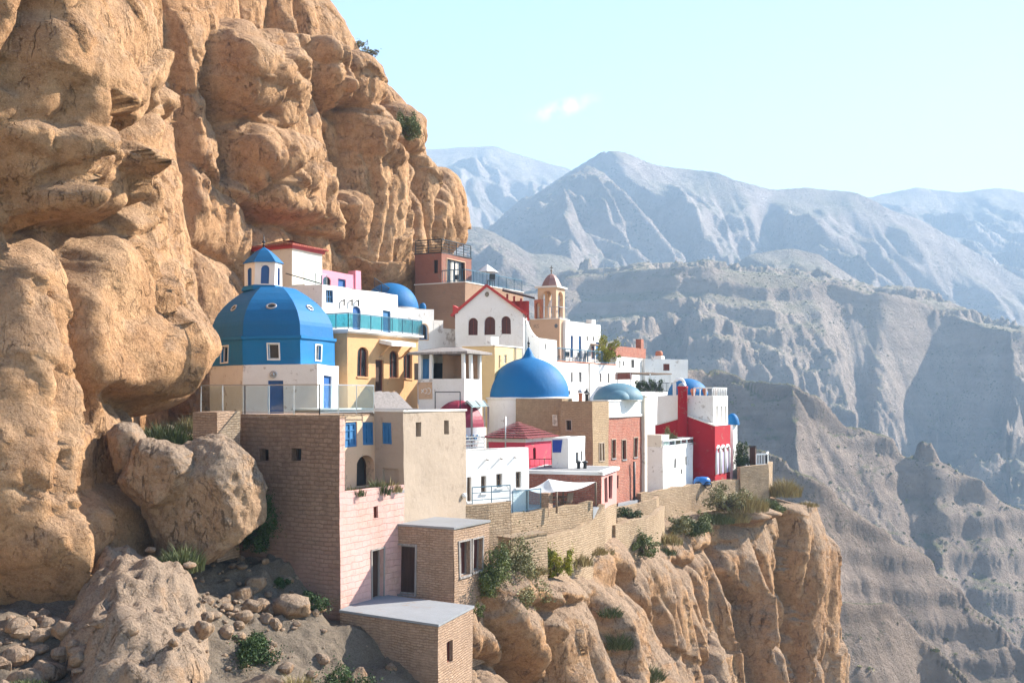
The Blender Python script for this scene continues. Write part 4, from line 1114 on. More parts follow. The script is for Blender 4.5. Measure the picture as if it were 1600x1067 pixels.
# --- blue octagonal chapel
cz0 = -0.95; cc = Vector((X(424, 65.8), 65.8))
low = [P2(328, 65.5), P2(379.5, 62), P2(496, 61.6), P2(528.5, 65.4), P2(520, 70.5), P2(332, 70.5)]
up = [P2(328.5, 65.35), P2(378.6, 62.03), P2(470, 61.85), P2(522.6, 65.2), P2(516, 69.5), P2(470, 71.5), P2(378, 71.5), P2(335, 69.5)]
r_ = thing('chapel', 'blue faceted dome chapel with white lantern on top, behind the glass railing', 'chapel', (cc.x, cc.y, cz0), 'domed churches')
zb0, zb1 = Z(569.5, 62), Z(526.3, 62)
E0 = [Edge(low[i], low[(i + 1) % 6]) for i in range(6)]
d1 = hole(E0[1], 418, 594.4, 442.5, 646); d1 = (d1[0], cz0 + .03, d1[2], d1[3], 0, .15)
d2 = hole(E0[2], 506, 586.6, 518, 644); d2 = (d2[0], cz0 + .03, d2[2], d2[3], 0, .15)
body(r_, low, cz0 - 0.5, zb0, 'white', {1: [d1], 2: [d2]}, par=0.02, pt=0.1, roof='white')
for k, d in ((1, d1), (2, d2)): door(r_, E0[k], d, 'doorblue', 'doorblue', .15)
U_ = [Edge(up[i], up[(i + 1) % 8]) for i in range(8)]
uh = {0: hz_(U_[0], [(346, 541, 356.4, 565.6)]), 1: hz_(U_[1], [(419, 537.5, 436, 561)]), 2: hz_(U_[2], [(493, 539, 501, 562)])}
mb = MB()
for i, e in enumerate(U_): wall(mb, e, zb0, zb1, uh.get(i, ()))
mb.build('drum', M['blue'], r_)
for i in uh: window(r_, U_[i], uh[i][0], 'whitepaint', 'pane', bars=(0, 0), surround='whitepaint')
mb = MB(); o_ = inset(up, -0.10)
for i in range(8):
    a, b = o_[i], o_[(i + 1) % 8]; c, d = inset(up, 0.05)[(i + 1) % 8], inset(up, 0.05)[i]
    mb.face([(a.x, a.y, zb1 - .1), (b.x, b.y, zb1 - .1), (b.x, b.y, zb1 + .06), (a.x, a.y, zb1 + .06)])
    mb.face([(a.x, a.y, zb1 + .06), (b.x, b.y, zb1 + .06), (c.x, c.y, zb1 + .07), (d.x, d.y, zb1 + .07)])
    mb.face([(b.x, b.y, zb1 - .1), (a.x, a.y, zb1 - .1), (d.x, d.y, zb1 - .1), (c.x, c.y, zb1 - .1)])
mb.build('cornice', M['blue'], r_)
zl0 = Z(452, 65.8); lv = np.linspace(0, 1, 15)
sv = np.interp(lv, [0, .255, .47, .686, .88, 1.0], [1.0, .985, .905, .755, .55, .385])
mb = MB()
def dpt(i, k): p = cc + (up[i % 8] - cc) * (sv[k] * 0.985); return (p.x, p.y, zb1 + .06 + (zl0 - zb1 - .06) * lv[k])
for i in range(8):
    for k in range(14): mb.face([dpt(i, k), dpt(i + 1, k), dpt(i + 1, k + 1), dpt(i, k + 1)])
dm = mb.build('dome', M['domeblue'], r_, False)
for i in (0, 1, 2):
    k = 8; a, b = Vector(dpt(i, k)), Vector(dpt(i + 1, k)); c_ = Vector(dpt(i, k + 1)).lerp(Vector(dpt(i + 1, k + 1)), .5); m = a.lerp(b, .5)
    n = (b - a).cross(c_ - m).normalized(); uu = (b - a).normalized(); vv = n.cross(uu); m = m + n * .02
    mb = MB(); R_ = .26
    mb.tube([m + (uu * math.cos(t) + vv * math.sin(t) * .7) * R_ for t in np.linspace(0, 2 * math.pi, 19)], .055, 6, False); ro = mb.build('oculus', M['steel'], r_, False)
    mb = MB(); mb.face([m + n * .01 + (uu * math.cos(t) + vv * math.sin(t) * .7) * R_ for t in np.linspace(0, 2 * math.pi, 18, endpoint=False)]); mb.build('pane', M['pane'], ro, False)
lan = [P2(382.5, 65.6), P2(398.4, 64.75), P2(429, 64.75), P2(440.4, 65.6), P2(428, 66.8), P2(395, 66.8)]
lc = sum(lan, Vector((0, 0))) / 6
zw0, zw1 = Z(447, 65.2), Z(411, 65.2)
mb = MB(); mb.prism(inset(lan, -.16), zl0 - .15, zw0 - .12); mb.prism(inset(lan, -.08), zw0 - .12, zw0); mb.build('lantern_base', M['blue'], r_)
LE = [Edge(lan[i], lan[(i + 1) % 6]) for i in range(6)]
lh = {0: hz_(LE[0], [(387.6, 419, 393.8, 447)], 1, .1), 1: hz_(LE[1], [(408, 415, 420.6, 444)], 1, .1), 2: hz_(LE[2], [(433.5, 418, 437, 446)], 1, .1)}
mb = MB()
for i, e in enumerate(LE): wall(mb, e, zw0, zw1, lh.get(i, ()))
ln_ = mb.build('lantern', M['white'], r_)
for i in lh: window(ln_, LE[i], lh[i][0], 'doorblue', 'doorblue', .1, .03, bars=(0, 0))
mb = MB(); za = Z(385.5, 65.6); lo = inset(lan, -.12)
for i in range(6):
    a, b = lo[i], lo[(i + 1) % 6]
    pm = [((a.x * (1 - s) + lc.x * s), (a.y * (1 - s) + lc.y * s)) for s in (0, .3, .65)]; qm = [((b.x * (1 - s) + lc.x * s), (b.y * (1 - s) + lc.y * s)) for s in (0, .3, .65)]
    hz3 = [zw1, zw1 + (za - zw1) * .38, zw1 + (za - zw1) * .75]
    for s in (0, 1): mb.face([(*pm[s], hz3[s]), (*qm[s], hz3[s]), (*qm[s + 1], hz3[s + 1]), (*pm[s + 1], hz3[s + 1])])
    mb.face([(*pm[2], hz3[2]), (*qm[2], hz3[2]), (lc.x, lc.y, za)])
    mb.face([(b.x, b.y, zw1), (a.x, a.y, zw1), (lc.x, lc.y, zw1)])
mb.build('lantern_roof', M['domeblue'], r_, False)
finial(r_, (lc.x, lc.y, za - .05), .75)
mb = MB(); t = E0[1].t(427.5); c = E0[1].p(t, Z(585, 62), .06); mb.tube([c + Vector((.17 * math.cos(a), 0, .17 * math.sin(a))) for a in np.linspace(0, 2 * math.pi, 15)], .035, 6, False); mb.ball(c, .10, 8)
mb.build('wall_lamp', M['steel'], r_, False)

# --- peach house with the teal glass balcony
yp = corner(543, 70, 513, 653)
r_ = house('peach_house', 'peach plaster house with arched windows, below the teal glass balcony', 'house', yp, -1.4)
eR_ = Edge(yp[1], yp[2]); z1 = Z(520, 70)
hw = hz_(eR_, [(558.6, 543, 575.4, 589), (608.5, 548.5, 623, 590.5), (631, 548, 644.4, 591)], 1, .22); hd = hole(eR_, 586.5, 562, 599, 611.5) + (0, .2)
body(r_, yp, -1.8, z1, 'peach', {1: hw + [hd]}, par=0, roof='white')
for h in hw: window(r_, eR_, h, 'redwood', 'pane', .22, bars=(1, 0), sill='peach')
door(r_, eR_, hd, 'redwood', 'darkwood')
mb = MB(); o_ = inset(yp, -.28); mb.prism(o_, z1 + .095, z1 + .24, True); mb.build('balcony_slab', M['offwhite'], r_)
i_ = inset(yp, -.2); zz = z1 + .245
railing(r_, [(i_[0].x, i_[0].y, zz), (i_[1].x, i_[1].y, zz), (i_[2].x, i_[2].y, zz)], .98, 1.25, 'blueiron', 'glass', panel='tealglass', pw=.05)
mb = MB(); t0, t1 = eR_.t(592), eR_.t(630); za, zb = eR_.z(536, t0), eR_.z(530, t0)
mb.hexa([eR_.p(t0, za - .18, 1.0), eR_.p(t1, za - .18, 1.0), eR_.p(t1, za + .0, 0.0), eR_.p(t0, za + .0, 0.0), eR_.p(t0, zb - .18, 1.0), eR_.p(t1, zb - .18, 1.0), eR_.p(t1, zb, 0.0), eR_.p(t0, zb, 0.0)])
ho = mb.build('door_hood', M['offwhite'], r_)
for t in (t0 + .15, t1 - .15): mb = MB(); mb.bar(eR_.p(t, za - .85, .03), eR_.p(t, za - .12, .85), .1); mb.build('bracket', M['peach'], ho)

# planks leaning in front of it
r_ = thing('plank_roof', 'small sloping roof of weathered grey planks in front of the peach house', 'plank roof', P(612, 640, 57), None)
mb = MB()
for i in range(9):
    f = i / 8; a = P(586 + 30 * f, 613 + 1.5 * f, 60.5 + 0.8 * f); b = P(590 + 53 * f, 641 - .5 * f, 56.5 + 1.3 * f); mb.bar(a + Vector((0, 0, .03 * (i % 3))), b + Vector((0, 0, .02 * (i % 2))), .24, .05)
mb.build('plank', M['greywood'], r_, False)
mb = MB()
for px, py, Y in ((590, 641, 56.5), (643, 640, 57.8), (586, 613, 60.5), (616, 614, 61.3)): p = P(px, py, Y); mb.bar((p.x, p.y, -2.2), p, .1)
mb.build('post', M['wood'], r_, False)

# --- white house above
wp = corner(503, 76, 440, 622)
r_ = house('white_house', 'long white house with blue doors opening onto the teal glass balcony', 'house', wp, 2)
eR_ = Edge(wp[1], wp[2]); z1 = Z(444, 76)
hw = hz_(eR_, [(509, 453, 520.5, 473)], 0, .15); h1 = hz_(eR_, [(551.4, 478, 564, 517)], 1, .15); h2 = hz_(eR_, [(598, 485.5, 610.5, 521)], 0, .15)
body(r_, wp, 0, z1, 'white', {1: hw + h1 + h2}, par=.15)
window(r_, eR_, hw[0], 'shutter', 'pane', .15, bars=(2, 1)); door(r_, eR_, h1[0], 'doorblue', 'doorblue', .15); door(r_, eR_, h2[0], 'shutter', 'shutter', .15)
mb = MB(); 
for px in (534, 547, 557): t = eR_.t(px); mb.bar(eR_.p(t, eR_.z(470, t), 0), eR_.p(t, eR_.z(470, t), .25), .07); mb.bar(eR_.p(t, eR_.z(478, t), .2), eR_.p(t, eR_.z(468, t), .2), .09)
mb.build('wall_lamp', M['iron'], r_)
eL_ = Edge(wp[0], wp[1]); a, b = eL_.p(.3, z1 + .9, -.1), eL_.p(eL_.L - .1, z1 + .03, -.1)
mb = MB(); mb.bar(a, b, .07); mb.bar((b.x, b.y, z1), (b.x, b.y, z1 + .6), .06); mb.build('handrail', M['iron'], r_, False)

# --- cream tower with a red tiled roof
cp = corner(456, 80, 397, 503.6)
r_ = house('cream_tower', 'pale cream square tower with red tiled eaves against the cliff, highest on the left', 'tower', cp, 6)
z1 = Z(383.5, 80)
body(r_, cp, 5, z1, 'cream', {}, par=0, roof='redtrim')
mb = MB(); o_ = inset(cp, -.35); c = sum(cp, Vector((0, 0))) / 4; q = [p + (c - p) * .8 for p in o_]
for i in range(4):
    a, b, d, e = o_[i], o_[(i + 1) % 4], q[(i + 1) % 4], q[i]
    n = 8
    for k in range(n):
        f0, f1 = k / n, (k + 1) / n; p0, p1 = a.lerp(e, f0), b.lerp(d, f0); p2, p3 = b.lerp(d, f1), a.lerp(e, f1); zz = z1 + .1 + .5 * f0; z2 = z1 + .1 + .5 * f1
        mb.face([(p0.x, p0.y, zz), (p1.x, p1.y, zz), (p2.x, p2.y, z2 - .04), (p3.x, p3.y, z2 - .04)])
    mb.face([(a.x, a.y, z1 + .0), (b.x, b.y, z1 + .0), (b.x, b.y, z1 + .11), (a.x, a.y, z1 + .11)])
mb.poly(q, z1 + .6); mb.build('tiled_roof', M['tile'], r_)
mb = MB(); mb.prism(inset(cp, -.15), z1 - .22, z1 - .003, True); mb.build('cornice', M['redtrim'], r_)
e = Edge(cp[1], cp[2]); mb = MB()
mb.hexa([e.p(.25, Z(445, 79.5), .9), e.p(3.0, Z(445, 79.5), .9), e.p(3.0, Z(445, 79.5), .02), e.p(.25, Z(445, 79.5), .02), e.p(.25, Z(444, 79.5) + .0, .9), e.p(3.0, Z(444, 79.5), .9), e.p(3.0, Z(444, 79.5), .02), e.p(.25, Z(444, 79.5), .02)])
bo = mb.build('balcony', M['offwhite'], r_)
railing(bo, [tuple(e.p(.3, Z(443.8, 79.5), .85)), tuple(e.p(2.95, Z(443.8, 79.5), .85))], .95, 1.3, 'steel', 'glass', pw=.05)

# --- little pink house
kp = corner(498, 84, 482, 562)
r_ = house('pink_house', 'little pink house on the white roof, against the cliff', 'house', kp, 7)
eR_ = Edge(kp[1], kp[2]); hw = hz_(eR_, [(505, 433, 517, 447)], 1, .15); h2 = hz_(eR_, [(528, 436, 540, 455)], 0, .15)
body(r_, kp, 5, Z(422, 84.5), 'rose', {1: hw + h2}, par=.1, roof='tile')
window(r_, eR_, hw[0], 'darkwood', 'pane', .15); door(r_, eR_, h2[0], 'doorblue', 'doorblue', .15)
mb = MB(); t1 = eR_.L; mb.hexa([eR_.p(t1 - .7, 7, .12), eR_.p(t1 + .05, 7, .12), eR_.p(t1 + .05, 7, -.6), eR_.p(t1 - .7, 7, -.6), eR_.p(t1 - .7, 9.9, .12), eR_.p(t1 + .05, 9.9, .12), eR_.p(t1 + .05, 9.9, -.6), eR_.p(t1 - .7, 9.9, -.6)]); mb.build('chimney', M['rose'], r_)
railing(r_, [tuple(eR_.p(6.5, 8.6, .5)), tuple(eR_.p(9.5, 7.7, .5))], .9, 1, 'iron', 'bars')

# --- white stepped house with blue dome
sp = corner(613, 86, 596, 678, 50)
r_ = house('stepped_house', 'white house with a stepped parapet and a plain blue dome behind it', 'house', sp, 0)
e = Edge(sp[1], sp[1] + (sp[2] - sp[1]).normalized() * 12)
hw = hz_(e, [(654.5, 506, 668, 530)], 1, .2)
eLong = [e.t(678), e.t(693), e.t(714)]
body(r_, sp, -1, Z(483, 88), 'white', {1: hw}, par=.15)
window(r_, e, hw[0], 'shutter', 'pane', .2, surround='apricot')
nL = -e.out
for (ta, tb, py) in ((eLong[0], eLong[1], 503), (eLong[1], eLong[2], 515)):
    a, b = e.at(ta), e.at(tb); mb = MB(); mb.prism([a, b, b + nL * 3, a + nL * 3], -1, Z(py, 90.5)); mb.build('wall', M['white'], r_)
mb = MB(); mb.lathe((X(611, 93), 93, 3), [(2.28, 0), (2.28, Z(482, 93) - 3)], 40); mb.build('drum', M['white'], r_)
dome(r_, (X(611, 93), 93, Z(482, 93)), 2.3, 2.1, 'domeblue')
mb = MB(); c = (X(660.5, 91), 91, Z(485, 91)); mb.lathe(c, [(.3, 0), (.3, .25), (.27, .4), (.2, .52), (.1, .58), (0, .6)], 16); mb.build('small_dome', M['domeblue'], r_)

# --- brown house with the roof terraces
lp = corner(727, 97, 648, 818); C = lp[1]; tc_ = C + EL * reach(C, EL, 690)
r_ = house('brown_house', 'dark reddish brown house with railed roof terraces, against the cliff above the white gable', 'house', lp, 2)
zl = Z(441, 97)
body(r_, lp, 0, zl, 'mud', {}, par=.06, roof='roof', cap='offwhite')
tw = [lp[0], tc_, tc_ + ER * reach(tc_, ER, 737)]; tw.append(tw[0] + tw[2] - tw[1]); zt1 = Z(395, tc_.y)
eL_, eR_ = Edge(tw[0], tw[1]), Edge(tw[1], tw[2])
hw = hz_(eL_, [(678, 406, 684.4, 427)], 0, .2); hd = hole(eR_, 698, 407.5, 726, 441); hd = (hd[0], zl + .12, hd[2], hd[3], 0, .2)
body(r_, tw, zl + .085, zt1, 'tower', {0: hw, 1: [hd]}, par=0, roof='iron')
window(r_, eL_, hw[0], 'darkwood', 'pane', .2); window(r_, eR_, hd, 'iron', 'pane', .2, bars=(2, 0), name='window', surround='apricot')
mb = MB()
for f in (.3, .55): t = hd[0] + (hd[2] - hd[0]) * f; mb.hexa([eR_.p(t, hd[1] + .05, -.15), eR_.p(t + .5, hd[1] + .05, -.15), eR_.p(t + .5, hd[1] + .05, -.17), eR_.p(t, hd[1] + .05, -.17), eR_.p(t, hd[3] - .1, -.15), eR_.p(t + .5, hd[3] - .1, -.15), eR_.p(t + .5, hd[3] - .1, -.17), eR_.p(t, hd[3] - .1, -.17)])
mb.build('curtain', M['curtain'], r_)
q = inset(tw, .06); railing(r_, [(p.x, p.y, zt1 + .1) for p in (q[0], q[1], q[2])], 1.1, 1.3, 'iron', 'rails', rails=4, pw=.07, thick=.03)
q = inset(lp, .12); qa = Edge(q[0], q[1]); a = qa.at(qa.t(691)); railing(r_, [(p.x, p.y, zl + .09) for p in (a, q[1], q[2])], 1.05, 1.5, 'blueiron', 'bars', pw=.06, gap=.25, thick=.03)
def chair(label, c, rot, mat='iron', name='terrace_chair', grp='chairs on the terraces', k=1.0):
    r = thing(name, label, 'chair', c, grp); cx, cy, cz = c; d = Vector((math.cos(rot), math.sin(rot))); n = Vector((-d.y, d.x)); z = Vector((0, 0, 1))
    v = lambda a, b, h: Vector((cx + (d.x * a + n.x * b) * k, cy + (d.y * a + n.y * b) * k, cz + h * k))
    mb = MB(); mb.hexa([v(-.22, -.22, .43), v(.22, -.22, .43), v(.22, .22, .43), v(-.22, .22, .43), v(-.22, -.22, .47), v(.22, -.22, .47), v(.22, .22, .47), v(-.22, .22, .47)]); mb.build('seat', M[mat], r, False)
    mb = MB(); mb.hexa([v(-.26, -.22, .5), v(-.22, -.22, .5), v(-.22, .22, .5), v(-.26, .22, .5), v(-.32, -.22, .92), v(-.28, -.22, .92), v(-.28, .22, .92), v(-.32, .22, .92)]); mb.build('backrest', M[mat], r, False)
    for sx in (-.2, .2):
        for sy in (-.2, .2): mb = MB(); mb.bar(v(sx, sy, 0), v(sx * .95, sy * .95, .44), .04 * k); mb.build('leg', M[mat], r, False)
    return r
tz = zl + .02 - .05
chair('dark chair by the glass doors of the brown house', (X(716, 99.6), 99.6, tz), 1.0)
chair('dark chair under the white parasol on the upper terrace', (X(767, 100.5), 100.5, tz), 2.0, k=1.2)
r_ = thing('parasol', 'white parasol standing on the railed terrace of the brown house', 'parasol', (X(761, 103), 103, tz))
mb = MB(); c = Vector((X(761, 103), 103, tz)); mb.tube([c, c + Vector((0, 0, 2.3))], .035, 6); mb.build('pole', M['steel'], r_, False)
mb = MB(); mb.lathe(c + Vector((0, 0, 1.55)), [(1.05, 0), (0, .75)], 8, False); mb.lathe(c + Vector((0, 0, 1.54)), [(0.01, .72), (1.05, 0)], 8, False); mb.build('canopy', M['fabric'], r_, False)

# --- white gabled church
fl, fr = P2(711.5, 87), P2(818, 86); sd = Vector((.05, 1)).normalized()
gp = [fl, fr, fr + sd * 8, fl + sd * 8]
r_ = thing('gabled_church', 'white gabled church with three dark red arched windows and red roof trim', 'church', base_of(gp, 0))
e = Edge(fl, fr); ze, za = Z(488, 86.5), Z(447.5, 86.5); tm = e.t(761)
hw = hz_(e, [(732, 497, 746.6, 524), (756.5, 495, 773.3, 523.6), (783, 494, 798, 522)], 1, .25)
body(r_, gp, -2, ze, 'white', {0: hw}, par=.02, pt=.1, roof='white')
for h in hw: window(r_, e, h, 'redwood', 'redpane', .25, bars=(1, 0))
mb = MB(); b = Edge(gp[3], gp[2])
mb.face([e.p(0, ze), e.p(e.L, ze), e.p(tm, za)]); mb.build('gable', M['white'], r_); mb = MB()
bt = b.L * tm / e.L; mb.face([b.p(b.L, ze), b.p(0, ze), b.p(bt, za)]); mb.build('gable', M['white'], r_)
mb = MB()
for (ta, tb) in ((0, tm), (e.L, tm)):
    f0 = e.p(ta, ze, .15); f1 = e.p(tb, za + .02, .15); b0 = f0 + Vector((sd.x, sd.y, 0)) * 8.4; b1 = f1 + Vector((sd.x, sd.y, 0)) * 8.4; o = (f0 - f1).normalized() * .35; f0 = f0 + o; b0 = b0 + o
    q = [f0, f1, b1, b0] if ta == 0 else [f1, f0, b0, b1]
    if ta == 0: q = [f0, b0, b1, f1][::-1]
    mb.face([p + Vector((0, 0, .12)) for p in q]); mb.face([p for p in q][::-1])
mb.build('roof', M['tile'], r_)
mb = MB()
for ta in (0, e.L):
    f0 = e.p(ta, ze, .12); f1 = e.p(tm, za + .05, .12); o = (f0 - f1).normalized() * .38; mb.bar(f0 + o, f1, .13, .2)
mb.build('roof_trim', M['redtrim'], r_)
mb = MB(); mb.hexa([e.p(-.15, ze - .05, .1), e.p(.25, ze - .05, .1), e.p(.25, ze - .05, -1), e.p(-.15, ze - .05, -1), e.p(-.15, ze + .6, .1), e.p(.25, ze + .35, .1), e.p(.25, ze + .35, -1), e.p(-.15, ze + .6, -1)]); mb.build('eave_block', M['redtrim'], r_)
mb = MB(); c = e.p(tm, Z(460, 86.5), .03); mb.tube([c + Vector((.13 * math.cos(a), 0, .17 * math.sin(a))) for a in np.linspace(0, 2 * math.pi, 13)], .035, 6, False); mb.face([c + Vector((.12 * math.cos(a), .02, .16 * math.sin(a))) for a in np.linspace(0, 2 * math.pi, 13)[:-1]]); mb.build('round_vent', M['bronze'], r_, False)
# red lean-to on its right slope
mb = MB(); x0, x1 = X(793, 89), X(825, 89)
for f in (0, .33, .66, 1): mb.bar((x0 + (x1 - x0) * f, 88.6, 6.0), (x0 + (x1 - x0) * f, 88.6, Z(459 + 12 * f, 88.6)), .16)
mb.box((x0 - .1, 89.5, 5.5), (x1, 90.5, Z(470, 89)))
dr = mb.build('dormer', M['redtrim'], r_)
mb = MB(); a, b_ = Vector((x0 - .4, 87.9, Z(455, 88))), Vector((x1 + .5, 87.9, Z(468, 88))); bk = Vector((0, 3, .35)); h_ = Vector((0, 0, .14))
mb.hexa([a, b_, b_ + bk, a + bk, a + h_, b_ + h_, b_ + bk + h_, a + bk + h_]); mb.build('dormer_roof', M['darkwood'], dr)
# white curved side wall
vp = corner(843.5, 88, 818, 870)
r_ = house('white_block', 'plain white block with a wall sweeping down beside the gabled church', 'house', vp, -1)
eR_ = Edge(vp[1], vp[2]); hw = hz_(eR_, [(851.3, 537, 853.3, 546)], 0, .12)
body(r_, vp, -3, Z(528.6, 88), 'white', {1: hw}, par=.05); window(r_, eR_, hw[0], 'greywood', 'pane', .12, .02, bars=(0, 0))
eL_ = Edge(vp[0], vp[1]); mb = MB(); zz0 = Z(529, 88); pr = [(eL_.L * f, zz0 + 1.95 * (1 - f) ** 2.2 + .02) for f in np.linspace(0, 1, 12)]
for k in range(11):
    (a, za_), (b, zb_) = pr[k], pr[k + 1]; mb.hexa([eL_.p(a, zz0 - .05, -.03), eL_.p(b, zz0 - .05, -.03), eL_.p(b, zz0 - .05, -.35), eL_.p(a, zz0 - .05, -.35), eL_.p(a, za_, -.03), eL_.p(b, zb_, -.03), eL_.p(b, zb_, -.35), eL_.p(a, za_, -.35)])
mb.build('swept_wall', M['white'], r_)

# --- bell tower
bp = corner(874.7, 103, 827, 888.8)
r_ = house('bell_tower', 'apricot bell tower with an open arched belfry and little brown dome with a cross', 'bell tower', bp, -1)
eL_, eR_ = Edge(bp[0], bp[1]), Edge(bp[1], bp[2]); zb = Z(498.5, 103)
hd = hz_(eR_, [(880, 533, 884.5, 560)], 0, .15)
body(r_, bp, -2, zb, 'apricot', {1: hd}, par=0, roof='offwhite'); door(r_, eR_, hd[0], 'doorblue', 'doorblue', .15)
mb = MB(); c = eL_.p(eL_.t(869), Z(509, 103), .02); ux = Vector((eL_.d.x, eL_.d.y, 0)); mb.face([c + ux * (.17 * math.cos(a)) + Vector((0, 0, .2 * math.sin(a))) for a in np.linspace(0, 2 * math.pi, 17)[:-1]]); mb.build('round_window', M['greypane'], r_, False)
q = inset(bp, .12); railing(r_, [(p.x, p.y, zb + .1) for p in (q[0].lerp(q[1], .25), q[1], q[2])], 1.05, 1.2, 'steel', 'bars', pw=.05, gap=.3, thick=.025)
kc = P2(861.5, 104.6); kz = zb + .1; ke = Z(451, 104.5)
kp = [kc + (ER * a + EL * b) * .93 for a, b in ((-1, 1), (-1, -1), (1, -1), (1, 1))]
kp = [kc + EL * .93 - ER * .93, kc - EL * .93 - ER * .93, kc - EL * .93 + ER * .93, kc + EL * .93 + ER * .93]
KE = [Edge(kp[i], kp[(i + 1) % 4]) for i in range(4)]
mb = MB()
for e in KE: wall(mb, e, kz, ke, [(.42, kz + .02, e.L - .42, ke - .3, 1, .3)], .3)
for e in KE:
    wall(mb, Edge(e.at(e.L, -.3), e.at(0, -.3)), kz, ke, [(.42, kz + .02, e.L - .42, ke - .3, 1, .01)], .01)
kb = mb.build('belfry', M['apricot'], r_)
mb = MB(); mb.prism(inset(kp, -.2), ke, ke + .16, True); mb.build('cornice', M['offwhite'], r_)
mb = MB(); mb.lathe((kc.x, kc.y, ke + .16), [(1.0, 0), (.96, .1), (.82, .42), (.62, .78), (.38, 1.05), (.12, 1.2), (0, 1.24)], 8, False, rot=TH); mb.build('dome', flat('brown_dome', (.26, .14, .12), .6), r_, False)
finial(r_, (kc.x, kc.y, ke + 1.35), .75, 'bronze', True, 'cross')
mb = MB(); mb.lathe((kc.x, kc.y, kz + 1.2), [(.34, 0), (.30, .1), (.22, .35), (.16, .55), (0, .62)], 14); mb.tube([(kc.x, kc.y, kz + 1.7), (kc.x, kc.y, ke)], .03, 6); mb.build('bell', M['whitepaint'], kb, False)
# the small bell arch
ba = P2(835, 104.2); bb = P2(846, 103.6); e = Edge(ba, bb); mb = MB(); L_ = e.L
wall(mb, e, kz, kz + 1.75, [(.16, kz + .01, L_ - .16, kz + 1.5, 1, .3)], .3); b2 = Edge(e.at(L_, -.3), e.at(0, -.3)); wall(mb, b2, kz, kz + 1.75, [(.16, kz + .01, L_ - .16, kz + 1.5, 1, .01)], .01)
wall(mb, Edge(e.at(0, -.3), e.at(0)), kz, kz + 1.75); wall(mb, Edge(e.at(L_), e.at(L_, -.3)), kz, kz + 1.75); mb.face([e.p(0, kz + 1.75), e.p(L_, kz + 1.75), e.p(L_, kz + 1.75, -.3), e.p(0, kz + 1.75, -.3)]); mb.build('bell_arch', M['terracotta'], r_)

# --- white house with blue doors behind the cafe terrace
p4 = corner(884, 103.5, 878, 938)
r_ = house('terrace_house', 'white house with tall blue doors opening onto the railed terrace, right of the bell tower', 'house', p4, 2)
eR_ = Edge(p4[1], p4[2]); hd = hz_(eR_, [(891.6, 524, 895.3, 558), (904, 525, 908.3, 559), (924.5, 541, 929.5, 561), (931, 535, 937, 562)], 0, .15); hw = hz_(eR_, [(917, 525, 919.2, 532), (926.5, 526, 928.5, 533)], 0, .12)
body(r_, p4, -1, Z(500.5, 103.5), 'white', {1: hd + hw}, par=.2)
for k, h in enumerate(hd): door(r_, eR_, h, 'doorblue', 'redwood' if k == 2 else 'shutter', .15)
for h in hw: window(r_, eR_, h, 'greywood', 'pane', .12, .02, bars=(0, 0))
mb = MB(); t = eR_.t(930.5); zc = Z(507, 109); c = eR_.at(t, -.5); mb.obox(c, ER, .9, .6, zc - .4, zc + .5); mb.build('chimney', M['white'], r_)
mb = MB(); t0, t1 = eR_.t(922.5), eR_.t(930.5); zz = eR_.z(538, t0); mb.hexa([eR_.p(t0, zz - .2, .8), eR_.p(t1, zz - .2, .8), eR_.p(t1, zz, 0), eR_.p(t0, zz, 0), eR_.p(t0, zz - .12, .8), eR_.p(t1, zz - .12, .8), eR_.p(t1, zz + .1, 0), eR_.p(t0, zz + .1, 0)]); mb.build('door_hood', M['wood'], r_)
p3 = corner(871, 98, 846, 962)
r_ = house('long_house', 'long white house with a row of slit windows under the railed cafe terrace', 'house', p3, -3)
eR_ = Edge(p3[1], p3[2]); z3 = Z(565, 98)
hw = hz_(eR_, [(891.7, 581.7, 895, 597), (904.8, 581, 909.2, 597), (936.6, 583.5, 939.6, 597), (950, 583.5, 952.8, 598.5), (887, 610, 891, 616)], 0, .15)
body(r_, p3, -5, z3, 'white', {1: hw}, par=0, roof='terracotta')
for h in hw: window(r_, eR_, h, 'greywood', 'greypane', .15, .03, bars=(1, 0))
mb = MB(); t = eR_.t(920); mb.tube([eR_.p(t, z3, .07), eR_.p(t, -3, .07)], .05, 6); mb.build('drainpipe', M['greywood'], r_, False)
q = inset(p3, .05); railing(r_, [(p.x, p.y, z3 + .1) for p in (q[1], q[2])], 1.1, 1.6, 'blueiron', 'bars', pw=.07, gap=.3, thick=.04)
CHL = ['dark chair on the cafe terrace beside the first blue door', 'dark chair on the cafe terrace between the two blue doors', 'dark chair on the cafe terrace below the slit window', 'dark chair on the cafe terrace before the wooden door']
for k, px in enumerate((885, 900, 914, 924)):
    e2 = Edge(q[1], q[2]); c = e2.at(e2.t(px), -.9); chair(CHL[k], (c.x, c.y, z3 + .092), .6 + k)

# --- brick topped white house and its awning
p5 = corner(962, 112, 950, 1008)
r_ = house('brick_top_house', 'small white house with a brick parapet above a brown awning', 'house', p5, -1)
eR_ = Edge(p5[1], p5[2]); hw = hz_(eR_, [(967.6, 564, 970, 575), (973.6, 564, 976, 572), (986, 562, 991, 575)], 0, .15)
zbk = Z(556, 112)
mb = MB(); E5 = [Edge(p5[i], p5[(i + 1) % 4]) for i in range(4)]
for i, e in enumerate(E5): wall(mb, e, -2, zbk, hw if i == 1 else ())
mb.build('wall', M['white'], r_)
for h in hw: window(r_, eR_, h, 'greywood', 'pane', .15, .03)
mb = MB(); mb.prism(inset(p5, -.06), zbk + .002, Z(540, 112)); mb.build('brick_parapet', M['redbrick'], r_)
mb = MB(); c = eR_.at(eR_.L - .5, -.4); mb.obox(c, ER, .7, .6, Z(540, 112) + .002, Z(540, 112) + 1.0); mb.build('chimney', M['redbrick'], r_)
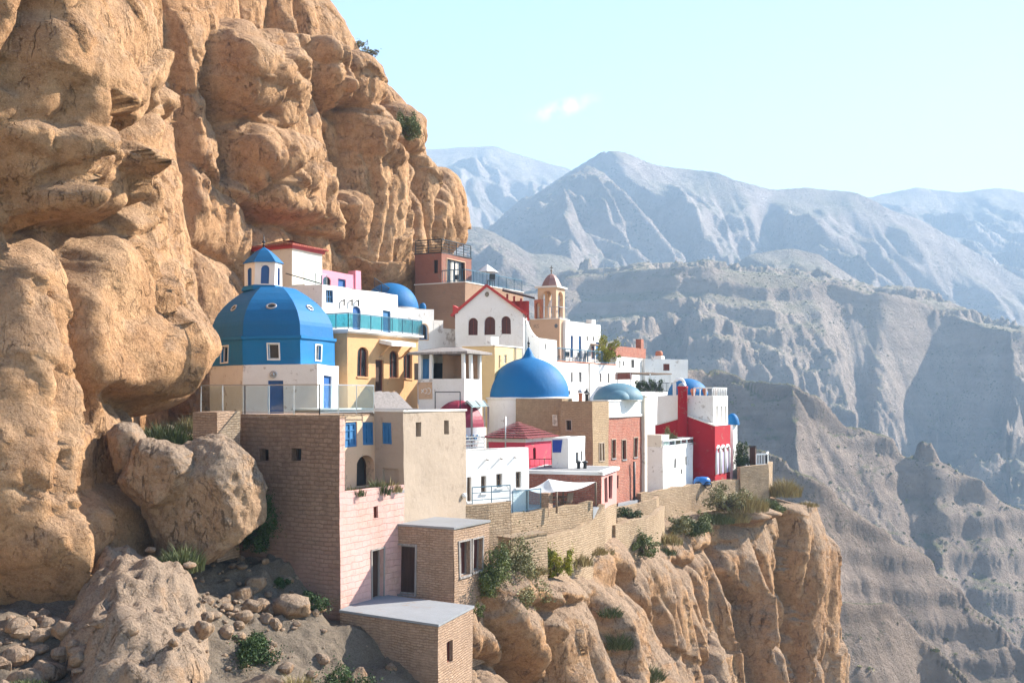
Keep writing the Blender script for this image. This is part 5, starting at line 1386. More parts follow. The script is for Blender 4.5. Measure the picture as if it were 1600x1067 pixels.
# awning on posts over a planted white terrace
p6 = corner(1000, 104, 958, 1066)
r_ = house('terrace_wall_house', 'low white house under the brown awning, its roof terrace lined with potted hedges', 'house', p6, -5)
z6 = Z(612, 104); body(r_, p6, -7, z6, 'white', {}, par=.05)
q = inset(p6, .1); railing(r_, [(p.x, p.y, z6) for p in (q[1], q[2])], .9, 1.4, 'iron', 'bars', pw=.05, gap=.35, thick=.03)
aw = [P2(962, 106.5), P2(987, 104.6), P2(1049, 111), P2(1012, 116)]
r_ = thing('awning', 'flat brown awning on thin posts over the hedge lined terrace', 'awning', (aw[1].x, aw[1].y, z6))
za_ = Z(583, 105); mb = MB(); mb.prism(aw, za_, za_ + .12, True); mb.build('canopy', M['wood'], r_)
mb = MB(); mb.obox((aw[0] + aw[1]) / 2, aw[1] - aw[0], (aw[1] - aw[0]).length, .08, za_ - .55, za_ - .003); mb.build('valance', M['redwood'], r_)
for p in (aw[0].lerp(aw[1], .95), aw[1].lerp(aw[2], .45), aw[1].lerp(aw[2], .97), aw[0].lerp(aw[1], .1)): mb = MB(); mb.bar((p.x, p.y, z6 - .2), (p.x, p.y, za_), .12); mb.build('post', M['whitepaint'], r_, False)
p7 = corner(1008, 118, 1004, 1075, 62)
r_ = house('far_white_house', 'far plain white cube house with dark red window and clay chimney pot', 'house', p7, -1)
eR_ = Edge(p7[1], p7[2]); hw = hz_(eR_, [(1036, 568.5, 1046, 579)], 0, .15); z7 = Z(560.5, 118)
body(r_, p7, -4, z7, 'white', {1: hw}, par=.15); window(r_, eR_, hw[0], 'redwood', 'redwood', .15, .05, bars=(1, 1))
c = eR_.at(eR_.t(1040), -1.2); mb = MB(); mb.obox(c, ER, .9, .9, z7 - .1, z7 + .35); ch = mb.build('chimney', M['white'], r_); mb = MB(); mb.lathe((c.x, c.y, z7 + .36), [(.34, 0), (.42, .2), (.36, .45), (.25, .55), (.0, .56)], 12); mb.build('chimney_pot', M['terracotta'], ch, False)

# --- verandah house, yellow house
p2 = corner(772.5, 78, 722, 815)
r_ = house('yellow_house', 'yellow plaster house with a white cornice behind the verandah', 'house', p2, -2)
eR_ = Edge(p2[1], p2[2]); z2 = Z(540, 78); hw = hz_(eR_, [(778.6, 555, 781.4, 575), (788, 555, 792, 568)], 0, .15)
body(r_, p2, -4, z2, 'yellow', {1: hw}, par=.1, cap='white')
for h in hw: window(r_, eR_, h, 'offwhite', 'greypane', .15, .03)
mb = MB(); t = eR_.t(805); mb.tube([eR_.p(t, z2, .06), eR_.p(t, -2, .06)], .05, 6); mb.build('drainpipe', M['greywood'], r_, False)
q = inset(p2, .6); c = q[1].lerp(q[0], .3); mb = MB(); mb.prism([c, q[1], q[1].lerp(q[2], .4), c + (q[1].lerp(q[2], .4) - q[1])], z2, Z(526, 79)); mb.build('roof_room', M['white'], r_)
pv = corner(725, 72, 654, 753)
r_ = house('verandah_house', 'white house with a columned verandah under a flat hipped roof, beside the peach house', 'house', pv, -2.5)
zs, zo, zr = Z(592, 72), Z(559.5, 72), Z(553, 72)
VE = [Edge(pv[i], pv[(i + 1) % 4]) for i in range(4)]
mb = MB()
for e in VE[:2]: wall(mb, e, -3, zs)
i_ = inset(pv, .2); 
for k in (0, 1): e = Edge(i_[k + 1], i_[k]); wall(mb, e, zs - .6, zs)
for k in (0, 1): a, b, c, d = pv[k], pv[k + 1], i_[k + 1], i_[k]; mb.face([(a.x, a.y, zs), (b.x, b.y, zs), (c.x, c.y, zs), (d.x, d.y, zs)])
for k in (2, 3): wall(mb, VE[k], -3, zr)
mb.build('wall', M['white'], r_)
for px, k in ((656, 0), (673, 0), (724, 0), (738, 1), (752, 1)):
    e = VE[k]; p = e.at(min(max(e.t(px), .12), e.L - .12), -.1); mb = MB(); mb.obox(p, e.d, .2, .2, zs + .003, zr); mb.build('column', M['whitepaint'], r_)
mb = MB(); o_ = inset(pv, -.5); c_ = inset(pv, 1.2); h_ = .5
for i in range(4):
    a, b, c, d = o_[i], o_[(i + 1) % 4], c_[(i + 1) % 4], c_[i]
    mb.face([(a.x, a.y, zr + .14), (b.x, b.y, zr + .14), (c.x, c.y, zr + .55), (d.x, d.y, zr + .55)]); mb.face([(a.x, a.y, zr), (b.x, b.y, zr), (b.x, b.y, zr + .14), (a.x, a.y, zr + .14)])
mb.poly(c_, zr + .55); mb.poly(o_, zr, False); mb.build('roof', M['greywood'], r_)
ib = inset(pv, 1.9); mb = MB(); ei = Edge(ib[0] - (ib[1] - ib[0]).normalized() * 1.5, ib[1]); hh = [(2.6, zs - .4, 3.5, zo - .2, 0, .1), (4.1, zs, 4.9, zo - .2, 0, .1)]
wall(mb, ei, zs - .6, zr, hh, .1); wall(mb, Edge(ib[1], ib[2]), zs - .6, zr); mb.build('inner_wall', M['mud'], r_); door(r_, ei, hh[0], 'whitepaint', 'pane', .1); window(r_, ei, hh[1], 'whitepaint', 'greypane', .1)
mb = MB(); mb.prism(i_, zs - .7, zs - .6); mb.build('floor', M['slab'], r_)
e = VE[0]; t0, t1 = 0.02, e.t(676); mb = MB(); z_a, z_b = Z(624, 73), Z(597.5, 73)
mb.hexa([e.p(t0, z_a, .05), e.p(t1, z_a, .05), e.p(t1, z_a, -.02), e.p(t0, z_a, -.02), e.p(t0, z_b, .05), e.p(t1, z_b, .05), e.p(t1, z_b, -.02), e.p(t0, z_b, -.02)]); pn = mb.build('painted_panel', M['apricot'], r_)
mb = MB(); tm_, zm = t0 + (t1 - t0) * .5, (z_a + z_b) / 2
for dx, rr_ in ((0, .14), (.24, .18)):
    mb.tube([e.p(tm_ + dx + rr_ * math.cos(a), zm + rr_ * 1.1 * math.sin(a), .055) for a in np.linspace(-1.9, 1.9, 12)], .022, 5)
mb.bar(e.p(tm_ - .3, zm + .1, .06), e.p(tm_ - .12, zm - .1, .06), .04); mb.bar(e.p(tm_ - .3, zm - .12, .06), e.p(tm_ - .1, zm + .12, .06), .04)
mb.build('painted_sign', M['whitepaint'], pn, False)
mb = MB(); t0, t1 = e.t(656), e.t(670)
n_ = 8
for k in range(n_): a, b = t0 + (t1 - t0) * k / n_, t0 + (t1 - t0) * (k + 1) / n_; o1, o2 = (-.25, -.32) if k % 2 else (-.32, -.25); mb.face([e.p(a, zs, o1), e.p(b, zs, o2), e.p(b, zo, o2), e.p(a, zo, o1)])
mb.build('curtain', M['shutter'], r_, False)
# sloping pale roof between verandah and big dome, frame rack
r_ = thing('lean_to_roof', 'sloping pale green sheet roof between the verandah and the big blue dome', 'lean-to', P(745, 640, 72))
a, b, c, d = (Vector((X(px, Y), Y, z)) for px, Y, z in ((728, 71.3, -.3), (757, 75, -.3), (763, 73, -.62), (737, 69.6, -.66)))
mb = MB(); up_ = Vector((0, 0, .07)); mb.hexa([d, c, b, a, d + up_, c + up_, b + up_, a + up_]); mb.build('sheet', plaster('pale_green_sheet', (.26, .36, .38), (.16, .22, .23), .5), r_, False)
mb = MB()
for f in (.05, .5, .95): mb.bar(a.lerp(b, f) + up_ * 1.3, d.lerp(c, f) + up_ * 1.3, .05)
for p in (a, b, c, d): mb.bar((p.x, p.y, -4.5), p, .12)
mb.build('batten', M['greywood'], r_, False)
r_ = thing('drying_rack', 'thin dark pipe frame in front of the white verandah wall', 'pipe frame', P(700, 626, 70.5))
mb = MB(); a, b = P(680, 626, 71), P(719, 626, 70); h_ = Vector((0, 0, .55)); mb.bar(a - h_ * 2, a + h_, .06); mb.bar(b - h_ * 2, b + h_, .06); mb.bar(a + h_, b + h_, .06); mb.build('frame', M['iron'], r_, False)

# --- maroon dome house
r_ = thing('maroon_dome_house', 'round white house with a low maroon dome, half hidden behind the tan house', 'domed house', (X(717, 72), 72, -5), 'domed churches')
mb = MB(); c = (X(717, 72), 72, -7); zz = Z(667, 72); mb.lathe(c, [(1.75, 0), (1.75, zz + 7)], 32); wl_ = mb.build('wall', M['white'], r_)
mb = MB(); rng = random.Random(3)
for k in range(4):
    a0 = -1.0 - .28 * k; mb.tube([(c[0] + 1.78 * math.cos(a0 + t * .2), c[1] + 1.78 * math.sin(a0 + t * .2), zz - .45 - .3 * math.sin(t * 3.1)) for t in np.linspace(0, 1, 9)], .06, 5)
mb.build('painted_pattern', M['shutter'], wl_, False)
mb = MB(); mb.lathe((c[0], c[1], zz), [(1.68 * math.cos(a), 1.72 * math.sin(a)) for a in np.linspace(0, math.pi / 2 - .001, 12)] , 10, False, rot=.3)
mb.build('dome', M['maroon'], r_, False)

# --- big blue dome and tan brick blocks
t2 = corner(878, 74, 806, 895); t1p = corner(926, 72, 875, 951)
dc = Vector((X(826, 79), 79)); zd = Z(621, 79)
r_ = thing('domed_church', 'large round church with a smooth bright blue onion dome and spike, mid village', 'church', (dc.x, dc.y, -5), 'domed churches')
mb = MB(); mb.lathe((dc.x, dc.y, -7), [(2.98, 0), (2.98, zd + 7 - .1)], 56); mb.lathe((dc.x, dc.y, zd - .12), [(2.98, 0), (3.06, .02), (3.06, .14), (2.8, .16)], 56, False); mb.build('drum', M['white'], r_)
dome(r_, (dc.x, dc.y, zd + .03), 63 / F * 79, 60 / F * 79, 'domeblue', prof=[(1, 0), (.995, .12), (.965, .28), (.92, .42), (.85, .56), (.76, .68), (.65, .79), (.52, .875), (.39, .935), (.275, .975), (.19, 1.0), (.135, 1.045), (.11, 1.11), (.07, 1.19), (.035, 1.26), (0, 1.3)], n=72)
finial(r_, (dc.x, dc.y, zd + 1.28 * 60 / F * 79), .8)
r_ = house('tan_brick_house', 'windowed tan brick house with two stepped blocks, right below the big blue dome', 'house', t1p, -5)
e1L, e1R, e2L = Edge(t1p[0], t1p[1]), Edge(t1p[1], t1p[2]), Edge(t2[0], t2[1])
h1 = hz_(e1L, [(885, 657, 892.5, 672)], 0, .15); h2 = hz_(e1R, [(936.5, 692, 939.5, 719), (941, 692, 944, 719)], 0, .15); h3 = hz_(e2L, [(864.5, 649, 869.2, 663)], 0, .05)
body(r_, t1p, -7, Z(627, 72), 'tanbrick', {0: h1, 1: h2}, par=.15); body(r_, t2, -7, Z(622.5, 74), 'tanbrick', {0: h3}, par=.1)
window(r_, e1L, h1[0], 'darkwood', 'pane', .15, surround='tan')
for h in h2: window(r_, e1R, h, 'greywood', 'greypane', .15, .03, bars=(0, 0), surround='tan')
window(r_, e2L, h3[0], 'cream', 'cream', .05, .02, bars=(0, 0), surround='cream')
for nm, lab, px, Yq, hh_, m_ in (('chimney_pot', 'red clay chimney pot on the flat roof beside the pale blue dome', 907, 75.5, 1.0, 'terracotta'), ('chimney_pot', 'dark grey cowled chimney pot on the flat roof beside the pale blue dome', 917, 76, .95, 'iron')):
    zz = -.45; r2 = thing(nm, lab, 'chimney pot', (X(px, Yq), Yq, zz)); mb = MB(); mb.lathe((X(px, Yq), Yq, zz), [(.12, 0), (.12, hh_ * .6), (.15, hh_ * .62), (.15, hh_ * .7)], 12); mb.build('pot', M[m_], r2, False)
    mb = MB(); mb.lathe((X(px, Yq), Yq, zz + hh_ * .72), [(.2, 0), (.19, .12), (.07, .2), (.05, .32), (0, .33)], 12); mb.build('cowl', M['steel' if m_ != 'iron' else 'iron'], r2, False)

# --- brick house with pale blue dome
bp = corner(949, 78, 930, 1006)
r_ = house('red_brick_house', 'tall red brick house with three narrow windows under a pale grey blue dome', 'house', bp, -8, 'domed churches')
eR_ = Edge(bp[1], bp[2]); zbr, zw = Z(653, 78), Z(626.5, 78)
hw = hz_(eR_, [(955.5, 687, 961.3, 716), (972, 687, 978.3, 717), (990.5, 684, 995.5, 714), (961, 743, 966, 763)], 0, .22)
mb = MB(); EB = [Edge(bp[i], bp[(i + 1) % 4]) for i in range(4)]
for i, e in enumerate(EB): wall(mb, e, -9.5, zbr, hw if i == 1 else (), .22)
mb.build('wall', M['redbrick'], r_)
for k, h in enumerate(hw): window(r_, eR_, h, 'darkwood', 'pane', .22, bars=(1, 2), surround='tan' if k < 3 else None, sill='slab' if k < 3 else None)
mb = MB(); mb.prism(inset(bp, -.05), zbr + .002, zw); mb.prism(inset(bp, -.14), zbr + .06, zbr + .22, True); mb.prism(inset(bp, -.12), zw, zw + .08, True); mb.build('white_band', M['white'], r_)
mb = MB(); c = eR_.at(eR_.L - .2, .12); mb.obox(c, ER, .5, .3, -9.5, zw + .3); mb.obox(c, ER, .62, .42, zw + .3, zw + .42); mb.build('pilaster', M['cream'], r_)
mb = MB(); t = eR_.t(987); mb.tube([eR_.p(t, Z(722, 81), .2), eR_.p(t + .02, -8.4, .2)], .09, 8); mb.build('flue', M['iron'], r_, False)
dc2 = (X(966, 82), 82, zw + .1)
do = dome(r_, dc2, 38.5 / F * 82, 26 / F * 82, 'teal')
mb = MB(); mb.lathe((dc2[0] - .12, dc2[1] - 1.05, dc2[2] + .02), [(1.0 * math.cos(a), .72 * math.sin(a)) for a in np.linspace(0, math.pi / 2 - .01, 9)], 24); mb.build('lunette', M['teal'], do, False)

# --- pyramid roofed coral house, blue panel house
pp = corner(820, 66, 764, 862)
r_ = house('coral_house', 'coral red house with a dark pyramid tiled roof below the big blue dome', 'house', pp, -6)
E = [Edge(pp[i], pp[(i + 1) % 4]) for i in range(4)]; zp = Z(685, 66); hw = hz_(E[1], [(832.5, 699, 836.8, 718)], 1, .15)
body(r_, pp, -7, zp, 'coral', {1: hw}, par=.02, pt=.1); window(r_, E[1], hw[0], 'darkwood', 'pane', .15, .03, bars=(0, 0))
mb = MB(); mb.prism(inset(pp, -.06), zp - .22, zp - .003, True); mb.build('cornice', M['offwhite'], r_)
ap_ = (X(808.6, 68.3), 68.3, Z(659, 68.3)); o_ = inset(pp, -.35); mb = MB()
for i in range(4):
    a, b = o_[i], o_[(i + 1) % 4]; n = 7
    for k in range(n):
        f0, f1 = k / n, (k + 1) / n; A = lambda f, p: Vector((p.x + (ap_[0] - p.x) * f, p.y + (ap_[1] - p.y) * f, zp + (ap_[2] - zp) * f + .02))
        q = [A(f0, a) + Vector((0, 0, .05)), A(f0, b) + Vector((0, 0, .05)), A(f1, b), A(f1, a)]
        mb.face(q[:3] if k == n - 1 else q)
    mb.face([(b.x, b.y, zp - .0), (a.x, a.y, zp - .0), (a.x, a.y, zp + .07), (b.x, b.y, zp + .07)][::-1])
mb.build('pyramid_roof', M['darktile'], r_, False)
ps = corner(888, 64.5, 862, 914.5)
r_ = house('blue_panel_house', 'tiny white house with a bright blue panel on its shaded side', 'house', ps, -6)
E = [Edge(ps[i], ps[(i + 1) % 4]) for i in range(4)]; hw = hz_(E[1], [(900, 707, 905, 722), (908.2, 705, 911, 721)], 0, .12)
body(r_, ps, -7, Z(683.5, 64.5), 'white', {1: hw}, par=.08)
for h in hw: window(r_, E[1], h, 'greywood', 'greypane', .12, .03, bars=(0, 0))
h = hole(E[0], 863.5, 686.5, 879, 706); mb = MB(); e = E[0]; mb.hexa([e.p(h[0] , h[1], .08), e.p(h[2] - .12, h[1], .08), e.p(h[2] - .12, h[1], .01), e.p(h[0], h[1], .01), e.p(h[0], h[3], .08), e.p(h[2], h[3], .08), e.p(h[2], h[3], .01), e.p(h[0], h[3], .01)]); mb.build('blue_panel', M['bluepanel'], r_)

# --- bright white house in front
pw = corner(724, 56, 716, 826, 46)
r_ = house('front_white_house', 'bright white flat roofed house with four dark windows above the stone terrace wall', 'house', pw, -6)
e = Edge(pw[1], pw[2]); hw = hz_(e, [(729.8, 745, 737, 783), (752.4, 742.5, 760.9, 768.6), (776, 739.7, 785, 761), (805, 737, 814, 762)], 0, .2)
body(r_, pw, -8, Z(703, 56), 'white', {1: hw}, par=.12)
for h in hw: window(r_, e, h, 'wood', 'pane', .2, .06, bars=(1, 1), sill='white')
mb = MB()
for px in (760, 781, 803): t = e.t(px); mb.bar(e.p(t, Z(716, 57.5), 0), e.p(t, Z(717, 57.5), .16), .05)
mb.build('rain_spout', M['greywood'], r_)
q = inset(pw, .35); zz = Z(703, 56) - .1; pA, pB = q[1].lerp(q[2], .02), q[1].lerp(q[2], .55); bk = Vector((-.6, 1.6))
railing(r_, [(pA.x + bk.x, pA.y + bk.y, zz), (pB.x + bk.x, pB.y + bk.y, zz)], .65, 1.2, 'steel', 'rails', rails=3, pw=.05, thick=.04)
pT = q[1].lerp(q[2], .88); mb = MB(); mb.tube([(pT.x - .4, pT.y + 1, zz - .1), (pT.x - .4, pT.y + 1, zz + 1.7)], .04, 6); mb.build('pole', M['steel'], r_, False)

# --- red brick flat house with pink side
pr = corner(939.3, 62, 822, 963.5, 15)
r_ = house('flat_brick_house', 'flat brick house with a pink side and white roof slab behind the canvas canopy', 'house', pr, -9)
E = [Edge(pr[i], pr[(i + 1) % 4]) for i in range(4)]; zr = Z(742, 62)
hw = hz_(E[1], [(944.4, 746, 949.8, 786), (951.6, 743, 957.2, 780)], .25, .2)
mb = MB(); wall(mb, E[0], -9, zr); wall(mb, E[2], -9, zr); wall(mb, E[3], -9, zr); mb.build('wall', M['redbrick'], r_)
mb = MB(); zs_ = Z(795, 63); wall(mb, E[1], zs_, zr, hw, .2); mb.build('wall', plaster('pale_red_wash', (.58, .27, .24), (.5, .33, .29), .6), r_)
mb = MB(); wall(mb, E[1], -10.5, zs_); mb.build('footing', M['stone'], r_)
for h in hw: window(r_, E[1], h, 'redwood', 'redpane', .2, .05, bars=(0, 0))
mb = MB(); o_ = inset(pr, -.12); mb.prism(o_, zr + .003, zr + .2, True); mb.build('roof_slab', M['white'], r_)
mb = MB(); mb.prism(inset(pr, .25), zr + .2, zr + .205); mb.build('roof', M['roof'], r_)
for k, px in enumerate((904, 914)):
    mb = MB(); c = (X(px, 64.6), 64.6, zr + .2); mb.lathe(c, [(.1, 0), (.1, .3), (.17, .32), (.17, .4), (0, .46)], 10); mb.build('roof_vent', M['iron'], r_, False)
railing(r_, [(X(828, 65.4), 65.4, zr + .2), (X(873, 65.6), 65.6, zr + .2)], .5, .9, 'iron', 'bars', gap=.25, thick=.02, pw=.04)

# --- canopy on posts
r_ = thing('canvas_canopy', 'white canvas canopy on wooden posts over the stone walled terrace', 'canopy', P(876, 785, 58.5))
Lq, Fq, Rq, Bq = P(823, 764, 59), P(870, 767.5, 56.8), P(931, 752.5, 60), P(880, 752, 62.2); pk = P(857, 748, 59.6)
mb = MB(); cs = [Lq, Fq, Rq, Bq]
for i in range(4):
    a, b = cs[i], cs[(i + 1) % 4]; n = 8
    for u in range(n):
        for v in range(n):
            def S(f, g): m = a.lerp(b, f).lerp(pk, g); return m + Vector((0, 0, -.16 * math.sin(math.pi * f) * (1 - g) - .10 * math.sin(math.pi * g)))
            p = [S(u / n, v / n), S((u + 1) / n, v / n), S((u + 1) / n, (v + 1) / n), S(u / n, (v + 1) / n)]
            mb.face(p[:3] if v == n - 1 else p, smooth=True)
mb.build('canvas', M['fabric'], r_, False)
for p, zb_ in ((Fq, -5.9), (Rq, -5.8), (Lq, -6.1), (Bq, -6.1)): mb = MB(); mb.tube([(p.x, p.y + .08, zb_), (p.x, p.y + .08, p.z - .02)], .055, 8); mb.build('post', M['wood'], r_, False)

# --- terrace floor, stone walls
ztf = -6.05
mb = MB(); mb.prism([P2(728, 53.3), P2(800, 54.9), P2(927, 60.3), P2(945, 63), P2(820, 64), P2(728, 60)], ztf - .5, ztf); tag(mb.build('terrace_floor', M['slab']), kind='structure')
def stone_wall(name, label, pts, z0, tops, th=.35, mat='stone', cap=None):
    """pts in plan (front face), tops: height per point"""
    c = Vector(pts[0]); r = thing(name, label, 'stone wall', (c.x, c.y, z0)); mb = MB(); s = 0
    n = len(pts); N_ = []
    for i in range(n):
        d = (Vector(pts[min(i + 1, n - 1)]) - Vector(pts[max(i - 1, 0)])).normalized(); N_.append(Vector((-d.y, d.x)) * th)
    for i in range(n - 1):
        a, b = Vector(pts[i]), Vector(pts[i + 1]); L_ = (b - a).length; m = max(1, int(L_ / .8)); 
        for k in range(m):
            f, g = k / m, (k + 1) / m; p, q = a.lerp(b, f), a.lerp(b, g); zp_, zq = tops[i] + (tops[i + 1] - tops[i]) * f, tops[i] + (tops[i + 1] - tops[i]) * g
            j1 = .06 * math.sin(31 * (s + L_ * f)) ; j2 = .06 * math.sin(31 * (s + L_ * g)); zp_ += j1; zq += j2
            p2, q2 = p + N_[i].lerp(N_[i + 1], f), q + N_[i].lerp(N_[i + 1], g)
            u0, u1 = s + L_ * f, s + L_ * g; nz_ = max(1, int((zp_ - z0) / .9))
            for w in range(nz_):
                wa, wb = w / nz_, (w + 1) / nz_
                za, zb, zc, zd_ = z0 + (zp_ - z0) * wa, z0 + (zq - z0) * wa, z0 + (zq - z0) * wb, z0 + (zp_ - z0) * wb
                mb.face([(p.x, p.y, za), (q.x, q.y, zb), (q.x, q.y, zc), (p.x, p.y, zd_)], [(u0, za), (u1, zb), (u1, zc), (u0, zd_)])
            mb.face([(q2.x, q2.y, z0), (p2.x, p2.y, z0), (p2.x, p2.y, zp_), (q2.x, q2.y, zq)], [(u1, z0), (u0, z0), (u0, zp_), (u1, zq)])
            mb.face([(p.x, p.y, zp_), (q.x, q.y, zq), (q2.x, q2.y, zq), (p2.x, p2.y, zp_)], [(u0, 0), (u1, 0), (u1, th), (u0, th)])
        s += L_
    for i, k in ((0, 0), (n - 1, 1)):
        p = Vector(pts[i]); q = p + N_[i]; f = [(p.x, p.y, z0), (q.x, q.y, z0), (q.x, q.y, tops[i]), (p.x, p.y, tops[i])]; mb.face(f[::-1] if k == 0 else f)
    mb.build('masonry', M[mat], r)
    return r
z1_, z2_ = -5.05, -5.66
r_ = stone_wall('terrace_wall', 'tall stone terrace wall under the bright white house, railing on its higher half', [P2(727, 52.6), P2(764, 53.4), P2(799, 54.4)], -10, [z1_ - .03, z1_, z1_])
railing(r_, [(X(738, 53.1), 53.1, z1_ - .02), (X(797, 54.55), 54.55, z1_ - .02)], .78, 1.0, 'blueiron', 'rails', rails=2, pw=.04, thick=.02)
r_ = stone_wall('terrace_wall', 'long stone terrace wall running below the canvas canopy', [P2(799.4, 54.5), P2(850, 56.6), P2(890, 58.4), P2(926, 60.2)], -10, [z2_ - .05, z2_, z2_, z2_ + .04])
railing(r_, [(X(801, 54.8), 54.8, z2_ - .02), (X(845, 56.6), 56.6, z2_ - .02)], 1.05, 1.1, 'blueiron', 'glass', pw=.04)
mb = MB(); mb.obox(P2(853, 57.2), ER, .5, .5, z2_ - .4, z2_ + .75); mb.build('pier', M['hutbrick'], r_)
kb_ = corner(798, 51.2, 777.5, 856, 40)
r_ = house('stone_block', 'low stone retaining block with a dark shaded end, just right of the hut', 'stone block', kb_, -10, None)
body(r_, kb_, -10.5, Z(842, 51.2), 'stone', {}, par=.0, roof='dirt')
r_ = stone_wall('garden_wall', 'lower curved stone wall dropping from the pink brick side, above the yellow bush', [P2(848, 54), P2(880, 56.2), P2(912, 58.6), P2(932, 60.6), P2(945, 61.8)], -10.8, [-6.85, -6.85, -6.8, -6.5, -5.9])
mb = MB(); mb.prism([P2(790, 52.6), P2(850, 54.3), P2(935, 60.9), P2(925, 60.9), P2(799, 55.2), P2(780, 54.6)], -8, -7.0); tag(mb.build('path', M['dirt']), kind='structure')
chair('wooden chair under the white canvas canopy', (X(884, 59.2), 59.2, ztf), 2.4, 'wood', k=1.1)
chair('pale chair behind the brick pier under the canopy', (X(866, 60), 60, ztf), .4, 'greywood')
r_ = thing('terrace_table', 'small wooden table between the chairs under the canopy', 'table', (X(875, 59.8), 59.8, ztf))
mb = MB(); c = P2(875, 59.8); mb.obox(c, ER, 1.0, .7, ztf + .68, ztf + .73); mb.build('table_top', M['wood'], r_, False)
for a in (-.4, .4):
    for b in (-.28, .28): mb = MB(); p = c + ER * a + EL * b; mb.bar((p.x, p.y, ztf), (p.x, p.y, ztf + .68), .05); mb.build('leg', M['wood'], r_, False)

# --- right end: small white house, red house, church with blue dome
pq = corner(1036, 86, 1005, 1083)
r_ = house('small_white_house', 'small white house with slit windows and a pale roof fence, left of the red house', 'house', pq, -8)
E = [Edge(pq[i], pq[(i + 1) % 4]) for i in range(4)]; zq = Z(699, 86)
hw = hz_(E[1], [(1053.4, 716, 1056.2, 731), (1070.6, 713.5, 1073.2, 727), (1063, 733, 1065.6, 741)], 0, .12)
body(r_, pq, -9, zq, 'white', {1: hw}, par=.05)
for h in hw: window(r_, E[1], h, 'greywood', 'greypane', .12, .03, bars=(0, 0))
q = inset(pq, .04); railing(r_, [(p.x, p.y, zq) for p in (q[1], q[2], q[3])], .5, 1.5, 'whitepaint', 'glass', pw=.1)
cr = [p + EL * .0 for p in (pq[0], pq[0].lerp(pq[1], .97), pq[0].lerp(pq[1], .97) + ER * 1.8, pq[0] + ER * 1.8)]; mb = MB(); mb.prism(inset(cr, .1), zq - .05, Z(679, 87)); mb.build('roof_room', M['cream'], r_)
ph = corner(1117, 92, 1024, 1141)
r_ = house('red_house', 'crimson gabled house with a tall round red chimney and white arches on its side', 'house', ph, -7)
E = [Edge(ph[i], ph[(i + 1) % 4]) for i in range(4)]; ze = Z(665.5, 92); e = E[0]; tpk = e.t(1074); zpk = Z(650, 94)
body(r_, ph, -8, ze, 'crimson', {}, par=.02, pt=.1, roof='slab')
mb = MB(); d_ = .3; A_ = [e.p(0, ze), e.p(e.L, ze), e.p(tpk, zpk)]; B_ = [e.p(0, ze, -d_), e.p(e.L, ze, -d_), e.p(tpk, zpk, -d_)]; mb.face(A_); mb.face(B_[::-1])
for i in range(3): mb.face([A_[(i + 1) % 3], A_[i], B_[i], B_[(i + 1) % 3]])
mb.build('gable', M['crimson'], r_)
mb = MB()
for a in (0, e.L): mb.bar(e.p(a, ze + .03, -d_ / 2), e.p(tpk, zpk + .05, -d_ / 2), d_ + .1, .1)
mb.build('coping', M['offwhite'], r_)
cpos = e.at(e.t(1067), .12); zc1 = Z(603, 93); mb = MB(); mb.lathe((cpos.x, cpos.y, -7.5), [(.42, 0), (.41, zc1 + 7.5 - .25), (.46, zc1 + 7.5 - .2), (.46, zc1 + 7.5), (.3, zc1 + 7.5)], 24); ch = mb.build('chimney', M['crimson'], r_)
mb = MB(); mb.lathe((cpos.x, cpos.y, zc1), [(.34, 0), (.32, .1), (.2, .24), (0, .3)], 16); mb.build('chimney_cap', M['steel'], ch, False)
e = E[1]; mb = MB(); z_b, z_t = Z(740, 93), Z(697, 93)
w_ = e.L / 3.3
for k in range(3):
    t0 = .25 + k * w_; t1 = t0 + w_ * .8; r0 = (t1 - t0) / 2
    mb.tube([e.p(t0, z_b, .03), e.p(t0, z_t - r0, .03)] + [e.p((t0 + t1) / 2 - r0 * math.cos(a), z_t - r0 + r0 * math.sin(a), .03) for a in np.linspace(0, math.pi, 9)[1:-1]] + [e.p(t1, z_t - r0, .03), e.p(t1, z_b, .03)], .13, 6)
mb.build('arch_moulding', M['whitepaint'], r_, False)
mb = MB()
for k in range(3):
    t0 = .45 + k * w_; t1 = t0 + w_ * .42; mb.face([e.p(t0, z_b, .035), e.p(t1, z_b, .035), e.p(t1, z_t - .5, .035), e.p(t0, z_t - .5, .035)])
mb.build('arch_panel', flat('lilac_paint', (.42, .38, .55)), r_, False)
pc_ = corner(1114.5, 92.6, 1027, 1137)
r_ = house('white_church', 'white church with a blue dome and balustraded tower rising behind the red house', 'church', pc_, -2.5, 'domed churches')
E = [Edge(pc_[i], pc_[(i + 1) % 4]) for i in range(4)]; zt_ = Z(618.5, 92.6); e = E[1]
hw = hz_(e, [(1119.3, 634, 1122.2, 663), (1125.6, 634, 1128.4, 663), (1132, 634, 1134.6, 663)], 1, .3)
body(r_, pc_, -3.2, zt_, 'white', {1: hw}, par=.05)
for h in hw: window(r_, e, h, 'offwhite', 'cream', .3, .02, bars=(0, 0))
dc3 = Vector((X(1074.5, 96.5), 96.5)); mb = MB(); mb.lathe((dc3.x, dc3.y, zt_ - .1), [(1.95, 0), (1.95, .14), (1.8, .15)], 40, False); mb.build('drum', M['white'], r_)
dome(r_, (dc3.x, dc3.y, zt_ + .04), 31.5 / F * 96.5, 26.5 / F * 96.5, 'domeblue')
zp_ = zt_
mb = MB(); q = inset(pc_, .1); a, b, c = q[1] + EL * 1.6, q[1], q[2]; 
for (p, s_) in ((a, b), (b, c)):
    d = s_ - p; n = max(3, int(d.length / .45))
    for i in range(n + 1): x = p + d * i / n; mb.tube([(x.x, x.y, zp_), (x.x, x.y, zp_ + .62)], .055, 6)
    mb.bar((p.x, p.y, zp_ + .66), (s_.x, s_.y, zp_ + .66), .16, .1)
mb.build('balustrade', M['whitepaint'], r_, False)
mb = MB()
